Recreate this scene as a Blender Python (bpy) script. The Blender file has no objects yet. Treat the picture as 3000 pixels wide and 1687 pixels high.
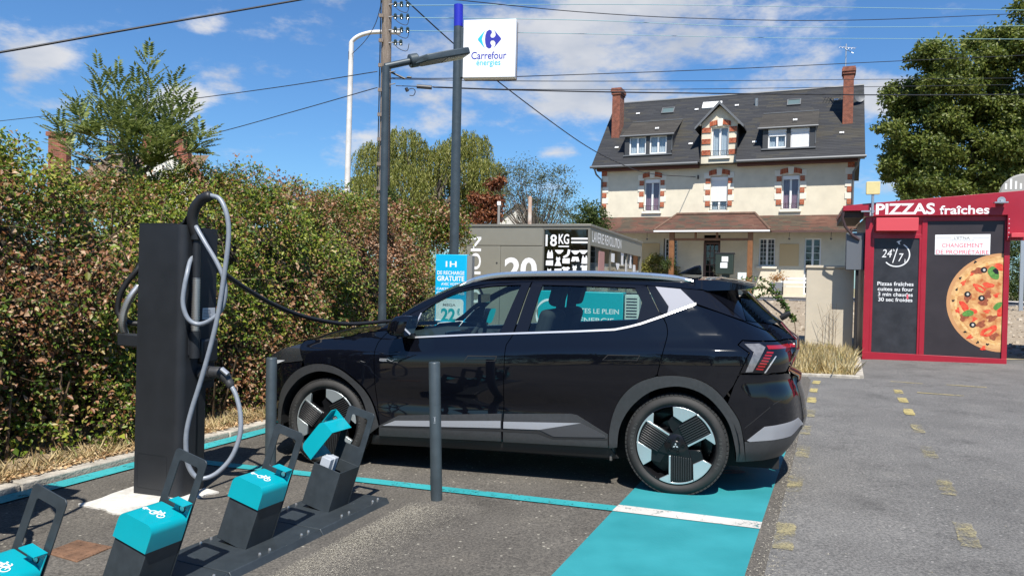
import bpy, bmesh, math, random
import numpy as np
from mathutils import Matrix, Vector
random.seed(7); rng = np.random.default_rng(11)
SC = bpy.context.scene; COL = SC.collection
R_ = math.radians
# ------------------------------------------------------------------ camera
F, CX, CY = 2150.0, 1500.0, 843.5          # focal length and centre, in photograph pixels (3000 wide)
PITCH, ROLL, CAMZ = R_(0.6), R_(1.35), 1.474
camd = bpy.data.cameras.new('camera'); cam = bpy.data.objects.new('camera', camd); COL.objects.link(cam)
camd.sensor_width = 36.0; camd.lens = 36.0 * F / 3000.0; camd.clip_start = 0.05; camd.clip_end = 3000
CM = Matrix.Rotation(math.pi/2 - PITCH, 4, 'X') @ Matrix.Rotation(ROLL, 4, 'Z')
cam.matrix_world = Matrix.Translation((0, 0, CAMZ)) @ CM
SC.camera = cam
# ------------------------------------------------------------------ light
SUN_EL = R_(57); SUN_TRAVEL = Vector((-0.06, 1.0, 0)).normalized()
ld = bpy.data.lights.new('sun', 'SUN'); ld.energy = 4.6; ld.angle = R_(0.53); ld.color = (1.0, 0.955, 0.88)
sun = bpy.data.objects.new('sun', ld); COL.objects.link(sun)
tr = Vector((SUN_TRAVEL.x*math.cos(SUN_EL), SUN_TRAVEL.y*math.cos(SUN_EL), -math.sin(SUN_EL)))
sun.rotation_euler = tr.to_track_quat('-Z', 'Y').to_euler(); sun.location = (0, -5, 20)
world = bpy.data.worlds.new('World'); SC.world = world; world.use_nodes = True
def build_world():
    nt = world.node_tree; nt.nodes.clear(); N = nt.nodes.new; L = nt.links.new
    out = N('ShaderNodeOutputWorld'); bg = N('ShaderNodeBackground'); bg.inputs[1].default_value = SKY_STRENGTH
    sky = N('ShaderNodeTexSky'); sky.sky_type = 'NISHITA'; sky.sun_disc = False
    sky.sun_elevation = SUN_EL; sky.sun_rotation = math.pi + 0.06
    sky.air_density = 1.15; sky.dust_density = 0.35; sky.ozone_density = 3.2; sky.altitude = 100
    tc = N('ShaderNodeTexCoord'); sep = N('ShaderNodeSeparateXYZ'); L(tc.outputs['Generated'], sep.inputs[0])
    def m(op, a, b=None, c=None):
        n = N('ShaderNodeMath'); n.operation = op
        for i, v in enumerate((a, b, c)):
            if v is None: continue
            if isinstance(v, (int, float)): n.inputs[i].default_value = v
            else: L(v, n.inputs[i])
        return n.outputs[0]
    def smooth(v, a, b):
        n = N('ShaderNodeMapRange'); n.interpolation_type = 'SMOOTHSTEP'
        n.inputs[1].default_value = a; n.inputs[2].default_value = b; L(v, n.inputs[0]); return n.outputs[0]
    X, Y, Z = sep.outputs
    # cloud layer: directions projected on a flat deck overhead
    zc = m('MAXIMUM', Z, 0.03); zc = m('ADD', zc, 0.12)
    comb = N('ShaderNodeCombineXYZ'); L(m('DIVIDE', X, zc), comb.inputs[0]); L(m('DIVIDE', Y, zc), comb.inputs[1])
    def noise(scale, detail, rough, vec, off=0.0, sx=1.0):
        mp = N('ShaderNodeMapping'); mp.inputs['Location'].default_value = (off, off*0.7, 0); mp.inputs['Scale'].default_value = (scale*sx, scale, scale)
        L(vec, mp.inputs[0]); n = N('ShaderNodeTexNoise'); n.inputs['Scale'].default_value = 1.0
        n.inputs['Detail'].default_value = detail; n.inputs['Roughness'].default_value = rough
        L(mp.outputs[0], n.inputs['Vector']); return n.outputs[0]
    dn = noise(0.95, 9, 0.58, comb.outputs[0], 3.1, 0.8)
    # named cloud banks seen ahead (tangent coordinates of the sky ahead)
    yy = m('MAXIMUM', Y, 0.05); U = m('DIVIDE', X, yy); V = m('DIVIDE', Z, yy)
    banks = [(0.05, .34, .20, .055, .30), (0.00, .235, .13, .035, .30), (0.17, .25, .13, .05, .22), (-0.19, .19, .06, .022, .2), (-.09, .23, .05, .02, .14),
             (0.30, .33, .09, .04, .20), (-.43, .335, .045, .02, .42), (-.41, .26, .05, .02, .22), (-.645, .29, .05, .03, .42), (-.60, .31, .06, .03, .12), (-.47, .23, .045, .022, .40),
             (-.62, .225, .06, .015, .36), (-.44, .225, .03, .02, .2), (.50, .275, .09, .035, .34), (.42, .255, .14, .02, .26), (.33, .21, .06, .02, .10), (.065, .175, .035, .01, .3), (-.68, .25, .03, .02, .35), (-.27, .17, .10, .02, .12), (.15, .38, .16, .04, .16), (.78, .36, .1, .03, .2)]
    acc = None
    for (u, v, a, b, k) in banks:
        d = m('ADD', m('POWER', m('DIVIDE', m('SUBTRACT', U, u), a), 2.0), m('POWER', m('DIVIDE', m('SUBTRACT', V, v), b), 2.0))
        g = m('MULTIPLY', m('POWER', 2.718, m('MULTIPLY', d, -1.0)), k); acc = g if acc is None else m('ADD', acc, g)
    front = smooth(Y, 0.05, 0.3); bankv = m('MULTIPLY', acc, front)
    uv = N('ShaderNodeCombineXYZ'); L(X, uv.inputs[0]); L(Y, uv.inputs[1]); L(m('MULTIPLY', Z, 2.2), uv.inputs[2])
    dn2 = noise(9.5, 10, 0.62, uv.outputs[0], 1.7)
    base = m('MULTIPLY', m('SUBTRACT', dn, 0.5), 0.55)
    fine = m('MULTIPLY', m('SUBTRACT', dn2, 0.5), 1.35)
    tot = m('ADD', m('ADD', base, fine), m('ADD', bankv, 0.0))
    dens = m('MULTIPLY', smooth(tot, 0.10, 0.46), smooth(Z, -0.02, 0.06))
    shade = smooth(noise(4.0, 5, .55, uv.outputs[0], 9.0), 0.35, 0.65)
    ccol = N('ShaderNodeMix'); ccol.data_type = 'RGBA'; L(shade, ccol.inputs[0])
    k = CLOUD
    ccol.inputs[6].default_value = (k*.62, k*.68, k*.80, 1); ccol.inputs[7].default_value = (k, k*1.0, k*1.02, 1)
    tint = N('ShaderNodeMix'); tint.data_type = 'RGBA'; tint.blend_type = 'MULTIPLY'; tint.inputs[0].default_value = 1.0
    L(sky.outputs[0], tint.inputs[6]); tint.inputs[7].default_value = SKY_TINT
    mix = N('ShaderNodeMix'); mix.data_type = 'RGBA'; L(m('MULTIPLY', dens, 0.93), mix.inputs[0]); L(tint.outputs[2], mix.inputs[6]); L(ccol.outputs[2], mix.inputs[7])
    L(mix.outputs[2], bg.inputs[0]); L(bg.outputs[0], out.inputs[0])
SKY_STRENGTH, CLOUD, SKY_TINT = 0.08, 6.0, (.50, .78, 1.06, 1)
build_world()
SC.view_settings.view_transform = 'Standard'; SC.view_settings.look = 'None'; SC.view_settings.gamma = 1.0
SC.view_settings.exposure = 0.75; SC.view_settings.use_curve_mapping = False
SC.cycles.max_bounces = 8; SC.cycles.transparent_max_bounces = 24; SC.cycles.caustics_reflective = False; SC.cycles.caustics_refractive = False
# ------------------------------------------------------------------ measuring helpers
RC = np.array(CM.to_3x3()); CP = np.array([0, 0, CAMZ])
def ray(u, v): return RC @ np.array([(u-CX)/F, -(v-CY)/F, -1.0])
def at(u, v, Y):                       # the point at distance Y that the photograph shows at (u, v)
    d = ray(u, v); return Vector(CP + d*(Y/d[1]))
TH, SL = R_(17), 0.021
_fw = np.array([-math.cos(TH), math.sin(TH), -SL]); _fw /= np.linalg.norm(_fw)
_lf = np.array([-math.sin(TH), -math.cos(TH), 0.0]); _up = np.cross(_fw, _lf); _up /= np.linalg.norm(_up)
_O = np.array(at(1979, 1304, 5.14)) - _lf*0.92 - _up*0.355
CARM = Matrix([[_fw[i], _lf[i], _up[i], _O[i]] for i in range(3)] + [[0, 0, 0, 1]])
def plane_z(x, y): return _O[2] - (_up[0]*(x-_O[0]) + _up[1]*(y-_O[1]))/_up[2]
def sstep(t): t = min(max(t, 0), 1); return t*t*(3-2*t)
def gz(x, y):                          # height of the ground: a lot falling towards the hedge, then rising to the road
    zp = plane_z(min(max(x, -9), 16), min(max(y, -12), 14.9))
    return zp + sstep((y-15.0)/15.0)*(0.93 - zp)
def G(u, v):
    d = ray(u, v); t = float(((_O-CP)@_up)/(d@_up)); p = CP + d*t; return Vector(p)
def frame(o, ang):                     # local x right along the face, y up, z out towards the viewer
    t = R_(ang); r = Vector((math.cos(t), -math.sin(t), 0)); n = Vector((-math.sin(t), -math.cos(t), 0))
    return Matrix(((r.x, 0, n.x, o[0]), (r.y, 0, n.y, o[1]), (0, 1, 0, o[2]), (0, 0, 0, 1)))
# ------------------------------------------------------------------ object helpers
def link(o, parent=None):
    COL.objects.link(o)
    if parent is not None: o.parent = parent
    return o
def thing(name, label, cat, M=None, group=None, parent=None):
    o = bpy.data.objects.new(name, None); o.empty_display_size = 0.1; link(o, parent)
    if M is not None: o.matrix_world = M
    if label: o['label'] = label
    if cat: o['category'] = cat
    if group: o['group'] = group
    return o
def tag(o, label=None, cat=None, group=None, kind=None):
    if label: o['label'] = label
    if cat: o['category'] = cat
    if group: o['group'] = group
    if kind: o['kind'] = kind
    return o
class MB:
    def __init__(s): s.v = []; s.f = []; s.m = []
    def add(s, vs, fs, m=0):
        b = len(s.v); s.v += [tuple(p) for p in vs]; s.f += [tuple(i+b for i in f) for f in fs]; s.m += [m]*len(fs); return s
    def box(s, x0, x1, y0, y1, z0, z1, m=0, M=None):
        vs = [Vector(p) for p in ((x0,y0,z0),(x1,y0,z0),(x1,y1,z0),(x0,y1,z0),(x0,y0,z1),(x1,y0,z1),(x1,y1,z1),(x0,y1,z1))]
        if M is not None: vs = [M @ p for p in vs]
        return s.add(vs, ((0,3,2,1),(4,5,6,7),(0,1,5,4),(1,2,6,5),(2,3,7,6),(3,0,4,7)), m)
    def prism(s, poly, z0, z1, m=0, M=None, plane='xy'):
        n = len(poly); area = sum(poly[i][0]*poly[(i+1)%n][1]-poly[(i+1)%n][0]*poly[i][1] for i in range(n))
        if area < 0: poly = poly[::-1]
        def P(p, z):
            q = Vector((p[0], p[1], z)) if plane == 'xy' else (Vector((z, p[0], p[1])) if plane == 'yz' else Vector((p[0], z, p[1])))
            return M @ q if M is not None else q
        vs = [P(p, z0) for p in poly] + [P(p, z1) for p in poly]
        fs = [tuple(range(n-1, -1, -1)), tuple(range(n, 2*n))] + [(i, (i+1) % n, n+(i+1) % n, n+i) for i in range(n)]
        return s.add(vs, fs, m)
    def tube(s, pts, r, n=8, m=0, caps=True, sx=1.0):
        pts = [Vector(p) for p in pts]; k = len(pts); rs = r if isinstance(r, (list, tuple)) else [r]*k
        vs = []; T0 = (pts[1]-pts[0]).normalized(); ref = Vector((0,0,1)) if abs(T0.z) < .9 else Vector((1,0,0)); nrm = T0.cross(ref).normalized()
        for i, p in enumerate(pts):
            T = (pts[min(i+1,k-1)]-pts[max(i-1,0)]).normalized(); nrm = (nrm - T*nrm.dot(T)).normalized(); b = T.cross(nrm)
            for j in range(n):
                a = 2*math.pi*j/n; vs.append(p + nrm*(rs[i]*math.cos(a)*sx) + b*(rs[i]*math.sin(a)))
        fs = [(i*n+j, i*n+(j+1)%n, (i+1)*n+(j+1)%n, (i+1)*n+j) for i in range(k-1) for j in range(n)]
        if caps: fs += [tuple(range(n-1,-1,-1)), tuple(range((k-1)*n, k*n))]
        return s.add(vs, fs, m)
    def lathe(s, prof, n=32, m=0, M=None, a0=0, a1=2*math.pi):
        k = len(prof); vs = []; full = abs(a1-a0-2*math.pi) < 1e-6; nn = n if full else n+1
        for j in range(nn):
            a = a0 + (a1-a0)*j/n
            for (r, z) in prof:
                p = Vector((r*math.cos(a), r*math.sin(a), z)); vs.append(M @ p if M is not None else p)
        fs = [(j*k+i, ((j+1)%nn)*k+i, ((j+1)%nn)*k+i+1, j*k+i+1) for j in range(n) for i in range(k-1)]
        return s.add(vs, fs, m)
    def build(s, name, mats, parent=None, smooth=False, bevel=0, seg=2, sub=0):
        me = bpy.data.meshes.new(name); me.from_pydata(s.v, [], s.f)
        if not isinstance(mats, (list, tuple)): mats = [mats]
        for mm in mats: me.materials.append(mm)
        if len(mats) > 1: me.polygons.foreach_set('material_index', s.m)
        bm = bmesh.new(); bm.from_mesh(me); bmesh.ops.recalc_face_normals(bm, faces=bm.faces); bm.to_mesh(me); bm.free()
        if smooth:
            me.polygons.foreach_set('use_smooth', [True]*len(me.polygons))
            if smooth != 'all': me.set_sharp_from_angle(angle=R_(35))
        o = bpy.data.objects.new(name, me); link(o, parent)
        if bevel:
            b = o.modifiers.new('bevel', 'BEVEL'); b.width = bevel; b.segments = seg; b.limit_method = 'ANGLE'; b.angle_limit = R_(40)
            me.polygons.foreach_set('use_smooth', [True]*len(me.polygons)); me.set_sharp_from_angle(angle=R_(50)); b.harden_normals = False
        if sub:
            b = o.modifiers.new('sub', 'SUBSURF'); b.levels = sub; b.render_levels = sub
        return o
def spline(pts, n=8, closed=False):    # Catmull-Rom through the points
    P = [np.array(p, float) for p in pts]; k = len(P); out = []
    rngk = range(k) if closed else range(k-1)
    for i in rngk:
        p0 = P[(i-1) % k] if (closed or i > 0) else 2*P[0]-P[1]; p1 = P[i]; p2 = P[(i+1) % k]
        p3 = P[(i+2) % k] if (closed or i+2 < k) else 2*P[-1]-P[-2]
        for j in range(n):
            t = j/n; out.append(.5*((2*p1)+(-p0+p2)*t+(2*p0-5*p1+4*p2-p3)*t*t+(-p0+3*p1-3*p2+p3)*t**3))
    if not closed: out.append(P[-1])
    return [tuple(float(c) for c in p) for p in out]
def rrect(x0, x1, y0, y1, r, n=5):
    o = []
    for cx, cy, a in ((x1-r, y1-r, 0), (x0+r, y1-r, 90), (x0+r, y0+r, 180), (x1-r, y0+r, 270)):
        for i in range(n+1): t = R_(a+90*i/n); o.append((cx+r*math.cos(t), cy+r*math.sin(t)))
    return o
def ring_prism(mb, outer, inner, z0, z1, m=0, M=None):
    n = len(outer); P = lambda p, z: (M @ Vector((p[0], p[1], z)) if M is not None else Vector((p[0], p[1], z)))
    vs = [P(p, z0) for p in outer]+[P(p, z0) for p in inner]+[P(p, z1) for p in outer]+[P(p, z1) for p in inner]; fs = []
    for i in range(n):
        j = (i+1) % n
        fs += [(i, n+i, n+j, j), (2*n+i, 2*n+j, 3*n+j, 3*n+i), (i, j, 2*n+j, 2*n+i), (n+i, 3*n+i, 3*n+j, n+j)]
    return mb.add(vs, fs, m)
FONTC = {}
def text(name, body, x0, x1, y0, y1, z, mat, parent, ext=0.0015, bold=0.0, shear=0.0, M=None, align=None, space=1.0):
    cu = bpy.data.curves.new(name, 'FONT'); cu.body = body; cu.size = 1.0; cu.offset = bold; cu.shear = shear; cu.extrude = 0.0; cu.resolution_u = 4; cu.space_character = space
    cu.align_x = align or 'CENTER'
    t = bpy.data.objects.new(name+'_tmp', cu); COL.objects.link(t)
    dg = bpy.context.evaluated_depsgraph_get(); me = bpy.data.meshes.new_from_object(t.evaluated_get(dg)); me.name = name
    bpy.data.objects.remove(t)
    n = len(me.vertices); co = np.zeros(n*3); me.vertices.foreach_get('co', co); co = co.reshape(-1, 3)
    lo, hi = co.min(0), co.max(0)
    co[:, 0] = x0 + (co[:, 0]-lo[0])/(hi[0]-lo[0])*(x1-x0); co[:, 1] = y0 + (co[:, 1]-lo[1])/(hi[1]-lo[1])*(y1-y0); co[:, 2] = z + ext
    if M is not None: co = np.array([M @ Vector(c) for c in co])
    me.vertices.foreach_set('co', co.ravel()); me.update(); me.materials.clear(); me.materials.append(mat)
    return link(bpy.data.objects.new(name, me), parent)
# ------------------------------------------------------------------ materials
def mat(name, col, rough=.6, metal=0.0, spec=.5, var=0.0, vscale=6.0, bump=0.0, bscale=60.0, coat=0.0, col2=None, emit=None, detail=6, grime=None, vsc=None):
    m = bpy.data.materials.new(name); m.use_nodes = True; nt = m.node_tree; N = nt.nodes.new; L = nt.links.new
    p = nt.nodes['Principled BSDF']; p.inputs['Base Color'].default_value = (*col, 1); p.inputs['Roughness'].default_value = rough
    p.inputs['Metallic'].default_value = metal; p.inputs['Specular IOR Level'].default_value = spec; p.inputs['Coat Weight'].default_value = coat; p.inputs['Coat Roughness'].default_value = .03
    if emit: p.inputs['Emission Color'].default_value = (*emit[0], 1); p.inputs['Emission Strength'].default_value = emit[1]
    if var or bump or col2:
        tc = N('ShaderNodeTexCoord'); mp = N('ShaderNodeMapping'); L(tc.outputs['Object'], mp.inputs[0])
        if vsc: mp.inputs['Scale'].default_value = vsc
    if var or col2:
        n1 = N('ShaderNodeTexNoise'); n1.inputs['Scale'].default_value = vscale; n1.inputs['Detail'].default_value = detail; n1.inputs['Roughness'].default_value = .62; L(mp.outputs[0], n1.inputs['Vector'])
        r = N('ShaderNodeValToRGB'); r.color_ramp.elements[0].position = .34; r.color_ramp.elements[1].position = .66
        c2 = col2 or tuple(min(1, c*(1+var)) for c in col); c1 = col if col2 else tuple(c*(1-var) for c in col)
        r.color_ramp.elements[0].color = (*c1, 1); r.color_ramp.elements[1].color = (*c2, 1); L(n1.outputs[0], r.inputs[0]); L(r.outputs[0], p.inputs['Base Color'])
        mr = N('ShaderNodeMapRange'); mr.inputs[3].default_value = max(0, rough-.08*min(1, var*4+.3)); mr.inputs[4].default_value = min(1, rough+.08); L(n1.outputs[0], mr.inputs[0]); L(mr.outputs[0], p.inputs['Roughness'])
    if bump:
        n2 = N('ShaderNodeTexNoise'); n2.inputs['Scale'].default_value = bscale; n2.inputs['Detail'].default_value = 4; L(mp.outputs[0], n2.inputs['Vector'])
        b = N('ShaderNodeBump'); b.inputs['Strength'].default_value = bump; b.inputs['Distance'].default_value = .02; L(n2.outputs[0], b.inputs['Height']); L(b.outputs[0], p.inputs['Normal'])
    return m
def ramp_node(nt, stops):
    r = nt.nodes.new('ShaderNodeValToRGB'); e = r.color_ramp.elements
    e[0].position, e[0].color = stops[0][0], (*stops[0][1], 1); e[1].position, e[1].color = stops[-1][0], (*stops[-1][1], 1)
    for pos, c in stops[1:-1]: x = e.new(pos); x.color = (*c, 1)
    return r
def leaf_mat(name, stops, patch=None, pscale=1.2, trans=.35, rough=.5, pk=(.45, .62)):
    m = bpy.data.materials.new(name); m.use_nodes = True; nt = m.node_tree; N = nt.nodes.new; L = nt.links.new
    p = nt.nodes['Principled BSDF']; p.inputs['Roughness'].default_value = rough; p.inputs['Specular IOR Level'].default_value = .35
    g = N('ShaderNodeNewGeometry'); r = ramp_node(nt, stops); L(g.outputs['Random Per Island'], r.inputs[0]); col = r.outputs[0]
    if patch:
        tc = N('ShaderNodeTexCoord'); n = N('ShaderNodeTexNoise'); n.inputs['Scale'].default_value = pscale; n.inputs['Detail'].default_value = 3; L(tc.outputs['Object'], n.inputs['Vector'])
        add = N('ShaderNodeMath'); add.operation = 'MULTIPLY_ADD'; L(g.outputs['Random Per Island'], add.inputs[0]); add.inputs[1].default_value = .35; L(n.outputs[0], add.inputs[2])
        mr = N('ShaderNodeMapRange'); mr.interpolation_type = 'SMOOTHSTEP'; mr.inputs[1].default_value = pk[0]+.175; mr.inputs[2].default_value = pk[1]+.175; L(add.outputs[0], mr.inputs[0])
        r2 = ramp_node(nt, patch); mm = N('ShaderNodeMath'); mm.operation = 'FRACT'; m3 = N('ShaderNodeMath'); m3.operation = 'MULTIPLY'; m3.inputs[1].default_value = 7.31
        L(g.outputs['Random Per Island'], m3.inputs[0]); L(m3.outputs[0], mm.inputs[0]); L(mm.outputs[0], r2.inputs[0])
        mx = N('ShaderNodeMix'); mx.data_type = 'RGBA'; L(mr.outputs[0], mx.inputs[0]); L(col, mx.inputs[6]); L(r2.outputs[0], mx.inputs[7]); col = mx.outputs[2]
    L(col, p.inputs['Base Color']); t = N('ShaderNodeBsdfTranslucent'); L(col, t.inputs[0]); ms = N('ShaderNodeMixShader'); ms.inputs[0].default_value = trans
    L(p.outputs[0], ms.inputs[1]); L(t.outputs[0], ms.inputs[2]); L(ms.outputs[0], nt.nodes['Material Output'].inputs[0])
    return m
def glass_mat(name, tint, refl=1.0, rough=0.0, fac=None):
    m = bpy.data.materials.new(name); m.use_nodes = True; nt = m.node_tree; nt.nodes.remove(nt.nodes['Principled BSDF']); N = nt.nodes.new; L = nt.links.new
    t = N('ShaderNodeBsdfTransparent'); t.inputs[0].default_value = (*tint, 1); g = N('ShaderNodeBsdfGlossy'); g.inputs['Roughness'].default_value = rough
    fr = N('ShaderNodeLayerWeight'); fr.inputs[0].default_value = .5; pw = N('ShaderNodeMath'); pw.operation = 'POWER'; L(fr.outputs['Facing'], pw.inputs[0]); pw.inputs[1].default_value = 5.0
    mu = N('ShaderNodeMath'); mu.operation = 'MULTIPLY_ADD'; mu.inputs[1].default_value = .9; mu.inputs[2].default_value = .055*refl; L(pw.outputs[0], mu.inputs[0])
    ms = N('ShaderNodeMixShader'); L(mu.outputs[0], ms.inputs[0]); L(t.outputs[0], ms.inputs[1]); L(g.outputs[0], ms.inputs[2]); L(ms.outputs[0], nt.nodes['Material Output'].inputs[0])
    return m
def asphalt(name, c1, c2, chip, chipamt=.06):
    m = bpy.data.materials.new(name); m.use_nodes = True; nt = m.node_tree; N = nt.nodes.new; L = nt.links.new; p = nt.nodes['Principled BSDF']
    p.inputs['Roughness'].default_value = .85; p.inputs['Specular IOR Level'].default_value = .25
    tc = N('ShaderNodeTexCoord'); O = tc.outputs['Object']
    def noise(s, d, r=.6):
        n = N('ShaderNodeTexNoise'); n.inputs['Scale'].default_value = s; n.inputs['Detail'].default_value = d; n.inputs['Roughness'].default_value = r; L(O, n.inputs['Vector']); return n.outputs[0]
    big = noise(.7, 5); r = ramp_node(nt, [(.3, c1), (.7, c2)]); L(big, r.inputs[0])
    fine = noise(62, 6, .85); r2 = ramp_node(nt, [(.38, (.38,.38,.38)), (.5, (.98,.98,.98)), (.62, (1.75,1.72,1.66))]); L(fine, r2.inputs[0])
    mul = N('ShaderNodeMix'); mul.data_type = 'RGBA'; mul.blend_type = 'MULTIPLY'; mul.inputs[0].default_value = .85; L(r.outputs[0], mul.inputs[6]); L(r2.outputs[0], mul.inputs[7])
    vo = N('ShaderNodeTexVoronoi'); vo.inputs['Scale'].default_value = 42; L(O, vo.inputs['Vector'])
    sz = N('ShaderNodeSeparateColor'); L(vo.outputs['Color'], sz.inputs[0])
    th = N('ShaderNodeMath'); th.operation = 'GREATER_THAN'; L(sz.outputs[0], th.inputs[0]); th.inputs[1].default_value = 1-chipamt
    ds = N('ShaderNodeMath'); ds.operation = 'LESS_THAN'; L(vo.outputs['Distance'], ds.inputs[0]); ds.inputs[1].default_value = .34
    an = N('ShaderNodeMath'); an.operation = 'MULTIPLY'; L(th.outputs[0], an.inputs[0]); L(ds.outputs[0], an.inputs[1])
    mx = N('ShaderNodeMix'); mx.data_type = 'RGBA'; L(an.outputs[0], mx.inputs[0]); L(mul.outputs[2], mx.inputs[6]); mx.inputs[7].default_value = (*chip, 1)
    st = noise(1.7, 8, .72); rs = ramp_node(nt, [(.33, (.66,.66,.66)), (.45, (.92,.92,.92)), (.56, (1.0,1.0,1.0)), (.68, (1.18,1.17,1.14))]); L(st, rs.inputs[0])
    m2 = N('ShaderNodeMix'); m2.data_type = 'RGBA'; m2.blend_type = 'MULTIPLY'; m2.inputs[0].default_value = 1; L(mx.outputs[2], m2.inputs[6]); L(rs.outputs[0], m2.inputs[7])
    L(m2.outputs[2], p.inputs['Base Color'])
    b = N('ShaderNodeBump'); b.inputs['Strength'].default_value = .55; b.inputs['Distance'].default_value = .006; L(fine, b.inputs['Height']); L(b.outputs[0], p.inputs['Normal'])
    return m
def worn_paint(name, col, under, wear=.5, scale=9.0, edge=.08, fine=60):    # road paint with the asphalt showing through where it has worn off
    m = bpy.data.materials.new(name); m.use_nodes = True; nt = m.node_tree; N = nt.nodes.new; L = nt.links.new; p = nt.nodes['Principled BSDF']; p.inputs['Roughness'].default_value = .6; p.inputs['Specular IOR Level'].default_value = .3
    tc = N('ShaderNodeTexCoord'); O = tc.outputs['Object']
    a = N('ShaderNodeTexNoise'); a.inputs['Scale'].default_value = scale; a.inputs['Detail'].default_value = 8; a.inputs['Roughness'].default_value = .72; L(O, a.inputs['Vector'])
    f = N('ShaderNodeTexNoise'); f.inputs['Scale'].default_value = fine; f.inputs['Detail'].default_value = 3; L(O, f.inputs['Vector'])
    ad = N('ShaderNodeMath'); ad.operation = 'MULTIPLY_ADD'; L(f.outputs[0], ad.inputs[0]); ad.inputs[1].default_value = .45; L(a.outputs[0], ad.inputs[2])
    mr = N('ShaderNodeMapRange'); mr.inputs[1].default_value = wear+.225-edge; mr.inputs[2].default_value = wear+.225+edge; L(ad.outputs[0], mr.inputs[0])
    lg = N('ShaderNodeTexNoise'); lg.inputs['Scale'].default_value = 2.2; lg.inputs['Detail'].default_value = 6; L(O, lg.inputs['Vector'])
    r = ramp_node(nt, [(.3, tuple(c*.84 for c in col)), (.7, tuple(min(1, c*1.12+.01) for c in col))]); L(lg.outputs[0], r.inputs[0])
    L(r.outputs[0], p.inputs['Base Color']); tp = N('ShaderNodeBsdfTransparent'); ms = N('ShaderNodeMixShader'); L(mr.outputs[0], ms.inputs[0]); L(p.outputs[0], ms.inputs[1]); L(tp.outputs[0], ms.inputs[2]); L(ms.outputs[0], nt.nodes['Material Output'].inputs[0])
    b = N('ShaderNodeBump'); b.inputs['Strength'].default_value = .3; b.inputs['Distance'].default_value = .004; L(f.outputs[0], b.inputs['Height']); L(b.outputs[0], p.inputs['Normal'])
    return m
def brick_mat(name, c1, c2, mortar, scale=9.0, w=.5, h=.25, plane='XY'):
    m = bpy.data.materials.new(name); m.use_nodes = True; nt = m.node_tree; N = nt.nodes.new; L = nt.links.new; p = nt.nodes['Principled BSDF']; p.inputs['Roughness'].default_value = .85
    tc = N('ShaderNodeTexCoord'); sp = N('ShaderNodeSeparateXYZ'); L(tc.outputs['Object'], sp.inputs[0]); cb = N('ShaderNodeCombineXYZ'); ad = N('ShaderNodeMath'); ad.operation = 'ADD'
    L(sp.outputs[0], ad.inputs[0]); L(sp.outputs[2], ad.inputs[1]); L(ad.outputs[0], cb.inputs[0]); L(sp.outputs[1], cb.inputs[1])
    br = N('ShaderNodeTexBrick'); br.inputs['Color1'].default_value = (*c1, 1); br.inputs['Color2'].default_value = (*c2, 1); br.inputs['Mortar'].default_value = (*mortar, 1)
    br.inputs['Scale'].default_value = scale; br.inputs['Brick Width'].default_value = w; br.inputs['Row Height'].default_value = h; br.inputs['Mortar Size'].default_value = .018; L(cb.outputs[0], br.inputs['Vector'])
    n = N('ShaderNodeTexNoise'); n.inputs['Scale'].default_value = 5; n.inputs['Detail'].default_value = 6; L(tc.outputs['Object'], n.inputs['Vector']); r = ramp_node(nt, [(.3, (.7,.7,.7)), (.7, (1.25,1.25,1.25))]); L(n.outputs[0], r.inputs[0])
    mu = N('ShaderNodeMix'); mu.data_type = 'RGBA'; mu.blend_type = 'MULTIPLY'; mu.inputs[0].default_value = 1; L(br.outputs[0], mu.inputs[6]); L(r.outputs[0], mu.inputs[7]); L(mu.outputs[2], p.inputs['Base Color'])
    b = N('ShaderNodeBump'); b.inputs['Strength'].default_value = .6; b.inputs['Distance'].default_value = .01; b.invert = True; L(br.outputs[1], b.inputs['Height']); L(b.outputs[0], p.inputs['Normal'])
    return m
# ------------------------------------------------------------------ leaves
def leaf_mesh(name, P, D, Nn, Ln, Wd, m, parent, fold=.25):     # one four-point folded blade for each leaf
    n = len(P); D = D/np.linalg.norm(D, axis=1, keepdims=True); S = np.cross(D, Nn); S /= (np.linalg.norm(S, axis=1, keepdims=True)+1e-9); U = np.cross(S, D)
    Ln = np.broadcast_to(np.asarray(Ln, float), (n,))[:, None]; Wd = np.broadcast_to(np.asarray(Wd, float), (n,))[:, None]
    v = np.empty((n, 4, 3)); mid = P + D*Ln*.45
    v[:, 0] = P; v[:, 1] = mid + S*Wd*.5 + U*Wd*fold; v[:, 2] = P + D*Ln - U*Ln*.12; v[:, 3] = mid - S*Wd*.5 + U*Wd*fold
    me = bpy.data.meshes.new(name); me.vertices.add(4*n); me.vertices.foreach_set('co', v.ravel())
    idx = (np.arange(n)[:, None]*4 + np.array([0, 1, 2, 0, 2, 3])[None]).ravel()
    me.loops.add(6*n); me.loops.foreach_set('vertex_index', idx); me.polygons.add(2*n)
    me.polygons.foreach_set('loop_start', np.arange(2*n)*3); me.update(calc_edges=True); me.validate()
    me.materials.append(m); return link(bpy.data.objects.new(name, me), parent)
def rdir(n): v = rng.normal(size=(n, 3)); return v/np.linalg.norm(v, axis=1, keepdims=True)
def wob(P, s, seed=0, k=5):            # smooth random field, about -1..1
    r = np.random.default_rng(seed); o = 0
    for i in range(k):
        d = r.normal(size=3)*s*(1+.6*i); o = o + np.sin(P @ d + r.uniform(0, 6.28))/(1+.5*i)
    return o/2.2
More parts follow.
